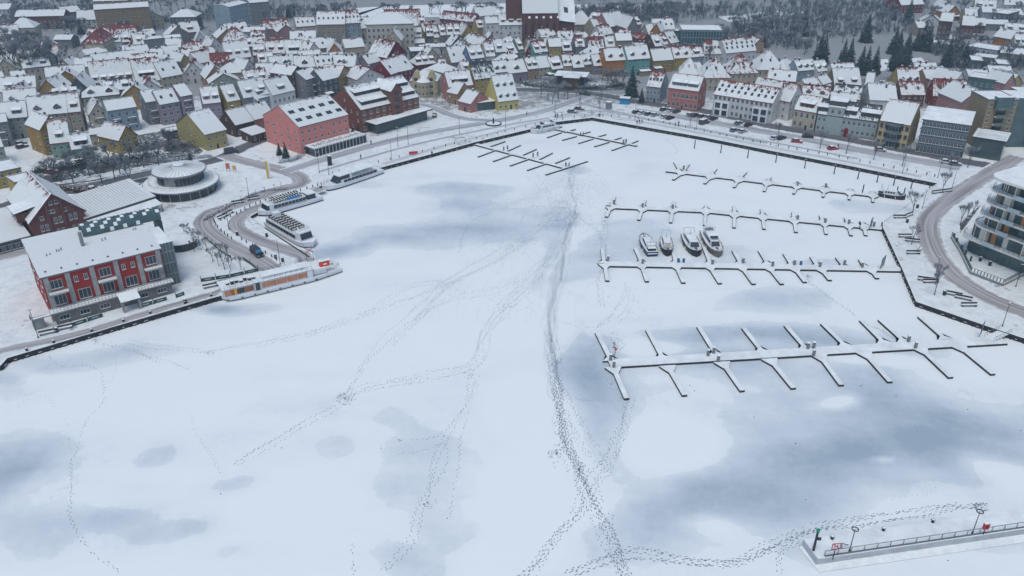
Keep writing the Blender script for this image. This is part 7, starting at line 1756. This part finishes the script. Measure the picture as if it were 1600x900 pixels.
b = MB(); n = Vector((-(c-a).y,(c-a).x,0)).normalized()*1.2; b.hull([a-n-Vector((0,0,.15)),c-n-Vector((0,0,.15)),c+n-Vector((0,0,.15)),a+n-Vector((0,0,.15))],[a-n,c-n,c+n,a+n],M_STEEL,M_SNOW); b.build('deck', o)
b = MB()
for s in (-1, 1):
    for k in range(7): p = a+(c-a)*k/6+n*s; b.tube(p, p+Vector((0,0,1.1)), 0.035, 0.035, M_STEEL, 4)
    b.tube(a+n*s+Vector((0,0,1.1)), c+n*s+Vector((0,0,1.1)), 0.04, 0.04, M_STEEL, 4)
b.build('railing', o)
# benches
def bench_meshes():
    b = MB(); b.box(-1.6,1.6,-0.28,0.28,0.42,0.5,M_WOODD,M_SNOW); s = b.mesh('seat'); b = MB(); b.box(-1.6,1.6,0.24,0.32,0.55,0.95,M_WOODD,M_SNOW); k = b.mesh('backrest'); b = MB(); b.box(-0.05,0.05,-0.25,0.3,0,0.42,M_DARK); return s, k, b.mesh('leg')
BS, BK, BL = bench_meshes()
def benches(pts, text, grp):
    L_ = []
    for px, py, a in pts:
        o = thing('bench', None, 'bench', L(px,py), a, grp); o.scale = (1.25,1.25,1.2); link('seat', BS, o); link('backrest', BK, o)
        for x in (-1.3, 1.3): q = link('leg', BL, o); q.location = (x,0,0)
        L_.append((o, px))
    label_row(L_, text)
benches([(76,522,0.5),(99,515,0.5),(330,449,0.5),(349,444,0.5)], 'snow-covered bench on the left quay', 'benches on the left quay')
benches([(1406,341,0),(1420,338,.6),(1414,371,0),(1425,378,-.3),(1427,397,0),(1436,393,.9),(1446,439,-.3),(1454,442,0),(1489,462,-.5),(1505,468,-.5),(1514,479,0)], 'snow-covered bench of the right bank', 'benches on the right bank'); benches([(372,318,.5),(396,312,.5),(357,335,1),(349,340,1)], 'snowy bench in the island between the two lanes', 'benches between the lanes')
benches([(1464,302,.3),(1480,300,.3)], 'snowy bench at the corner of the far right quay', 'benches at the far right corner')
# litter bins
bb = MB(); bb.box(-0.3,0.3,-0.3,0.3,0,1.2,M_DARK); bb.box(-0.34,0.34,-0.34,0.34,1.2,1.3,M_DARK,M_SNOW); BIN = bb.mesh('litter_bin'); L_ = []
for px, py in [(89,519),(290,474),(417,370),(371,368),(340,445),(431,404),(442,409),(1475,461),(1417,348),(1433,325),(1546,415),(1531,408)]: o = link('litter_bin', BIN); o.location = L(px,py); tag(o, None, 'bin', 'dark litter bins'); L_.append((o, px))
label_row(L_, 'dark litter bin beside the path')
# green slatted barriers with pale lettering strips
def barrier(pix, label, h=1.1):
    P = [L(*p) for p in pix]; o = thing('barrier', label, 'fence', P[0]); org = Vector(P[0])
    for i in range(len(P)-1):
        a, c = P[i]-org, P[i+1]-org; k = max(1, int((c-a).length/3.2)); d = (c-a)/k
        for j in range(k):
            s, e = a+d*(j+0.03), a+d*(j+0.97); b = MB(); b.obox(s, e, 0.08, 0.1, h, M_GREENM, M_SNOW); b.build('panel', o)
            n = Vector((d.y,-d.x,0)).normalized()*0.05; b = MB(); b.obox(s+d*0.25+n, e-d*0.25+n, 0.02, h*0.45, h*0.65, M_FRAME); b.build('pale_strip', o)
            b = MB(); b.box(s.x-0.06,s.x+0.06,s.y-0.06,s.y+0.06,0,h+0.8,M_GREENM); b.build('post', o)
barrier([(112,511),(162,495)], 'left dark green barrier before the red house on the quay'); barrier([(217,482),(262,469)], 'middle dark green barrier before the red house on the quay'); barrier([(275,466),(289,461)], 'short dark green barrier right of the middle one'); barrier([(314,441),(360,434),(404,424)], 'long dark green fence along the restaurant ship'); barrier([(404,424),(392,414),(380,406)], 'dark green fence side beside the lane')
barrier([(320,372),(332,382),(345,394),(362,404)], 'dark green fence between garden and slushy lane', 0.9)
# terrace wall and railing of the apartments
o = thing('terrace_wall', 'low dark wall with a slatted railing round the apartment terrace', 'wall', L(1486,372)); org = Vector(o.location); P = [L(*p)-org for p in [(1486,372),(1500,395),(1516,428),(1566,447),(1610,425)]]; b = MB(); r_ = MB()
for i in range(4):
    a, c = P[i], P[i+1]; b.obox(a, c, 0.4, 0, 0.8, M_STEEL, M_SNOW); k = int((c-a).length/0.8)
    for j in range(k): p = a+(c-a)*j/k; r_.box(p.x-0.09,p.x+0.09,p.y-0.05,p.y+0.05,0.8,1.9,M_GREENM)
    r_.tube((a.x,a.y,1.9),(c.x,c.y,1.9),0.05,0.05,M_GREENM,4)
b.build('base', o); r_.build('railing', o)
o = thing('round_planter', 'round snowy planter ring with a small statue on the promenade left', 'planter', L(771,194)); b = MB(); b.lathe([(3.4,0),(3.4,0.5),(3.0,0.5),(3.0,0.35,M_SNOW),(0.5,0.4)], M_DARK, 20); b.build('ring', o); b = MB(); b.lathe([(0.45,0.3),(0.3,1.6),(0.35,2.4),(0,2.8)], M_DARK, 8); b.build('figure', o)
# ================================================================ people
def person_mesh(coat, legs, pose):
    me = bpy.data.meshes.new('person_rig'); s = pose
    V = [(0,0,0.95),(0,0.02,1.2),(0,0.02,1.42),(0,0.03,1.52),(0,0.04,1.68), (0.1,0,0.88),(0.12,0.18*s,0.48),(0.12,0.12*s-0.1,0.06),(0.12,0.12*s+0.08,0.04), (-0.1,0,0.88),(-0.12,-0.18*s,0.48),(-0.12,-0.26*s-0.02,0.06),(-0.12,-0.26*s+0.15,0.04), (0.2,0.02,1.4),(0.27,-0.12*s,1.12),(0.25,0.02,0.88),(-0.2,0.02,1.4),(-0.27,0.12*s,1.12),(-0.25,0.12,0.9)]
    E = [(0,1),(1,2),(2,3),(3,4),(0,5),(5,6),(6,7),(7,8),(0,9),(9,10),(10,11),(11,12),(2,13),(13,14),(14,15),(2,16),(16,17),(17,18)]
    me.from_pydata(V, E, []); o = bpy.data.objects.new('person_rig', me); COL.objects.link(o); o.modifiers.new('skin', 'SKIN'); rad = [.17,.17,.17,.07,.11,.11,.08,.06,.05,.11,.08,.06,.05,.09,.07,.05,.09,.07,.05]
    for i, v in enumerate(me.skin_vertices[0].data): v.radius = (rad[i], rad[i]*0.85); v.use_root = i == 0
    ss = o.modifiers.new('sub', 'SUBSURF'); ss.levels = 1; bpy.context.view_layer.update(); dg = bpy.context.evaluated_depsgraph_get(); r = bpy.data.meshes.new_from_object(o.evaluated_get(dg)); bpy.data.objects.remove(o)
    r.materials.clear(); r.materials.append(coat); r.materials.append(legs); r.materials.append(mat('skin', (0.45,0.27,0.2)))
    for p in r.polygons: p.material_index = 1 if p.center.z < 0.82 else (2 if p.center.z > 1.5 else 0); p.use_smooth = True
    r.name = 'person'; return r
hat = MB(); hat.lathe([(0.125,1.68),(0.13,1.76),(0.08,1.83),(0,1.85)], M_DARK, 8, (0,0.04)); HAT = hat.mesh('hat')
cj = {'dark': mat('coat_dark', (0.03,0.035,0.05)), 'red': mat('coat_red', (0.4,0.03,0.04)), 'grey': mat('coat_grey', (0.12,0.13,0.14))}; PM = {k: person_mesh(v, M_BLACKH, 1.0) for k, v in cj.items()}
def person(px, py, z, col, label, rz=None):
    o = link('person', PM[col]); o.location = W(px, py, z); o.rotation_euler = (0,0,RP.uniform(0,6.28) if rz is None else rz); o.scale = (1.15,1.15,1.05); tag(o, label, 'person', 'people out walking'); link('hat', HAT, o)
for px, py, z, c, lab in [(884,261,0,'dark','person in dark coat at the end of the thin left dock, left of two'),(889,261,0,'dark','person in dark coat at the end of the thin left dock, right of two'),(911,213,0,'red','person in a red coat on the ice by the yacht dock'),(907,213,0,'grey','person in grey beside the one in red on the ice'),
 (823,180,LZ,'dark','lone person in dark on the road before the yellow inn'),(868,184,LZ,'dark','person in dark at the harbour bend, left one of a pair'),(871,184,LZ,'grey','person in grey at the harbour bend, right one of a pair'),(878,183,LZ,'dark','single person in dark right of the pair at the bend'),(937,183,LZ,'dark','person in dark by the lamp post at the bend top'),
 (995,194,LZ,'dark','person in dark below the car park, left one of three'),(999,193,LZ,'dark','person in dark below the car park, middle one of three'),(1003,193,LZ,'grey','person in grey below the car park, right one of three'),(1055,197,LZ,'grey','person in grey walking under the car park, left of two'),(1060,196,LZ,'dark','person in dark walking under the car park, right of two'),
 (1309,232,LZ,'dark','person in dark beside the right red car'),(1343,356,0.6,'dark','person in dark standing on the pier behind the cruisers'),(580,226,LZ,'dark','lone person in dark on the path before the glass pavilion'),(675,243,LZ,'dark','lone person in dark on the upper left quay'),(564,248,LZ,'dark','person in dark beside the statue on the left promenade')]: person(px, py, z, c, lab)
o = thing('terrace_pole_sign', 'tall dark advertising stele on the left promenade', 'sign', L(516,258), 0.2); b = MB(); b.box(-0.7,0.7,-0.7,0.7,0,3.6,M_DARK,M_SNOW); b.build('pillar', o)
# bay windows for the garden tent
o = thing('garden_pavilion', 'small round snowy garden pavilion beside the stair tower', 'pavilion', L(285,385)); b = MB(); b.lathe([(4.2,0),(4.2,2.2)], M_GLASS, 16); b.build('wall', o); b = MB(); b.lathe([(4.6,2.2,M_DARK),(4.6,2.4,M_SNOW),(0,3.6,M_SNOW)], M_SNOW, 16); b.build('roof', o)
# ================================================================ camera, light, air
cam = bpy.data.cameras.new('camera'); co = bpy.data.objects.new('camera', cam); COL.objects.link(co)
cam.lens = 36.0*F/1600; cam.sensor_width = 36; cam.clip_end = 6000; cam.clip_start = 0.5
co.location = (0, 0, CH); co.rotation_euler = (math.pi/2-PITCH, 0, 0); scene.camera = co
wd = bpy.data.worlds.new('World'); scene.world = wd; wd.use_nodes = True; nt = wd.node_tree
sky = nt.nodes.new('ShaderNodeTexSky'); sky.sky_type = 'NISHITA'; sky.sun_disc = False
SE, SR = math.radians(68), math.radians(200)
sky.sun_elevation = SE; sky.sun_rotation = SR; sky.air_density = 1.0; sky.dust_density = 2.0; sky.ozone_density = 1.5
nt.links.new(sky.outputs[0], nt.nodes['Background'].inputs[0]); nt.nodes['Background'].inputs[1].default_value = 0.14
sd = bpy.data.lights.new('sun', 'SUN'); sd.energy = 1.0; sd.angle = math.radians(30); sd.color = (1.0, 0.96, 0.9)
so = bpy.data.objects.new('sun', sd); COL.objects.link(so)
dirv = Vector((math.sin(SR)*math.cos(SE), math.cos(SR)*math.cos(SE), math.sin(SE)))
so.rotation_euler = dirv.to_track_quat('Z', 'Y').to_euler(); so.location = (0, 0, 300)
b = MB(); b.box(-1500, 1500, -250, 1600, -1.5, 101.5, M_SNOW); hz = b.build('haze'); hz['kind'] = 'stuff'; hz.data.materials.clear()
hm = bpy.data.materials.new('haze_air'); hm.use_nodes = True; nt = hm.node_tree; nt.nodes.clear()
out = nt.nodes.new('ShaderNodeOutputMaterial'); pv = nt.nodes.new('ShaderNodeVolumePrincipled'); pv.inputs['Color'].default_value = (0.58,0.80,0.92,1); pv.inputs['Density'].default_value = 0.00032; pv.inputs['Anisotropy'].default_value = 0.1
nt.links.new(pv.outputs[0], out.inputs['Volume']); hz.data.materials.append(hm)
for p in hz.data.polygons: p.material_index = 0
vs = scene.view_settings; vs.view_transform = 'Standard'; vs.look = 'None'; vs.gamma = 1; vs.exposure = 0.2; vs.use_curve_mapping = False
scene.render.engine = 'CYCLES'
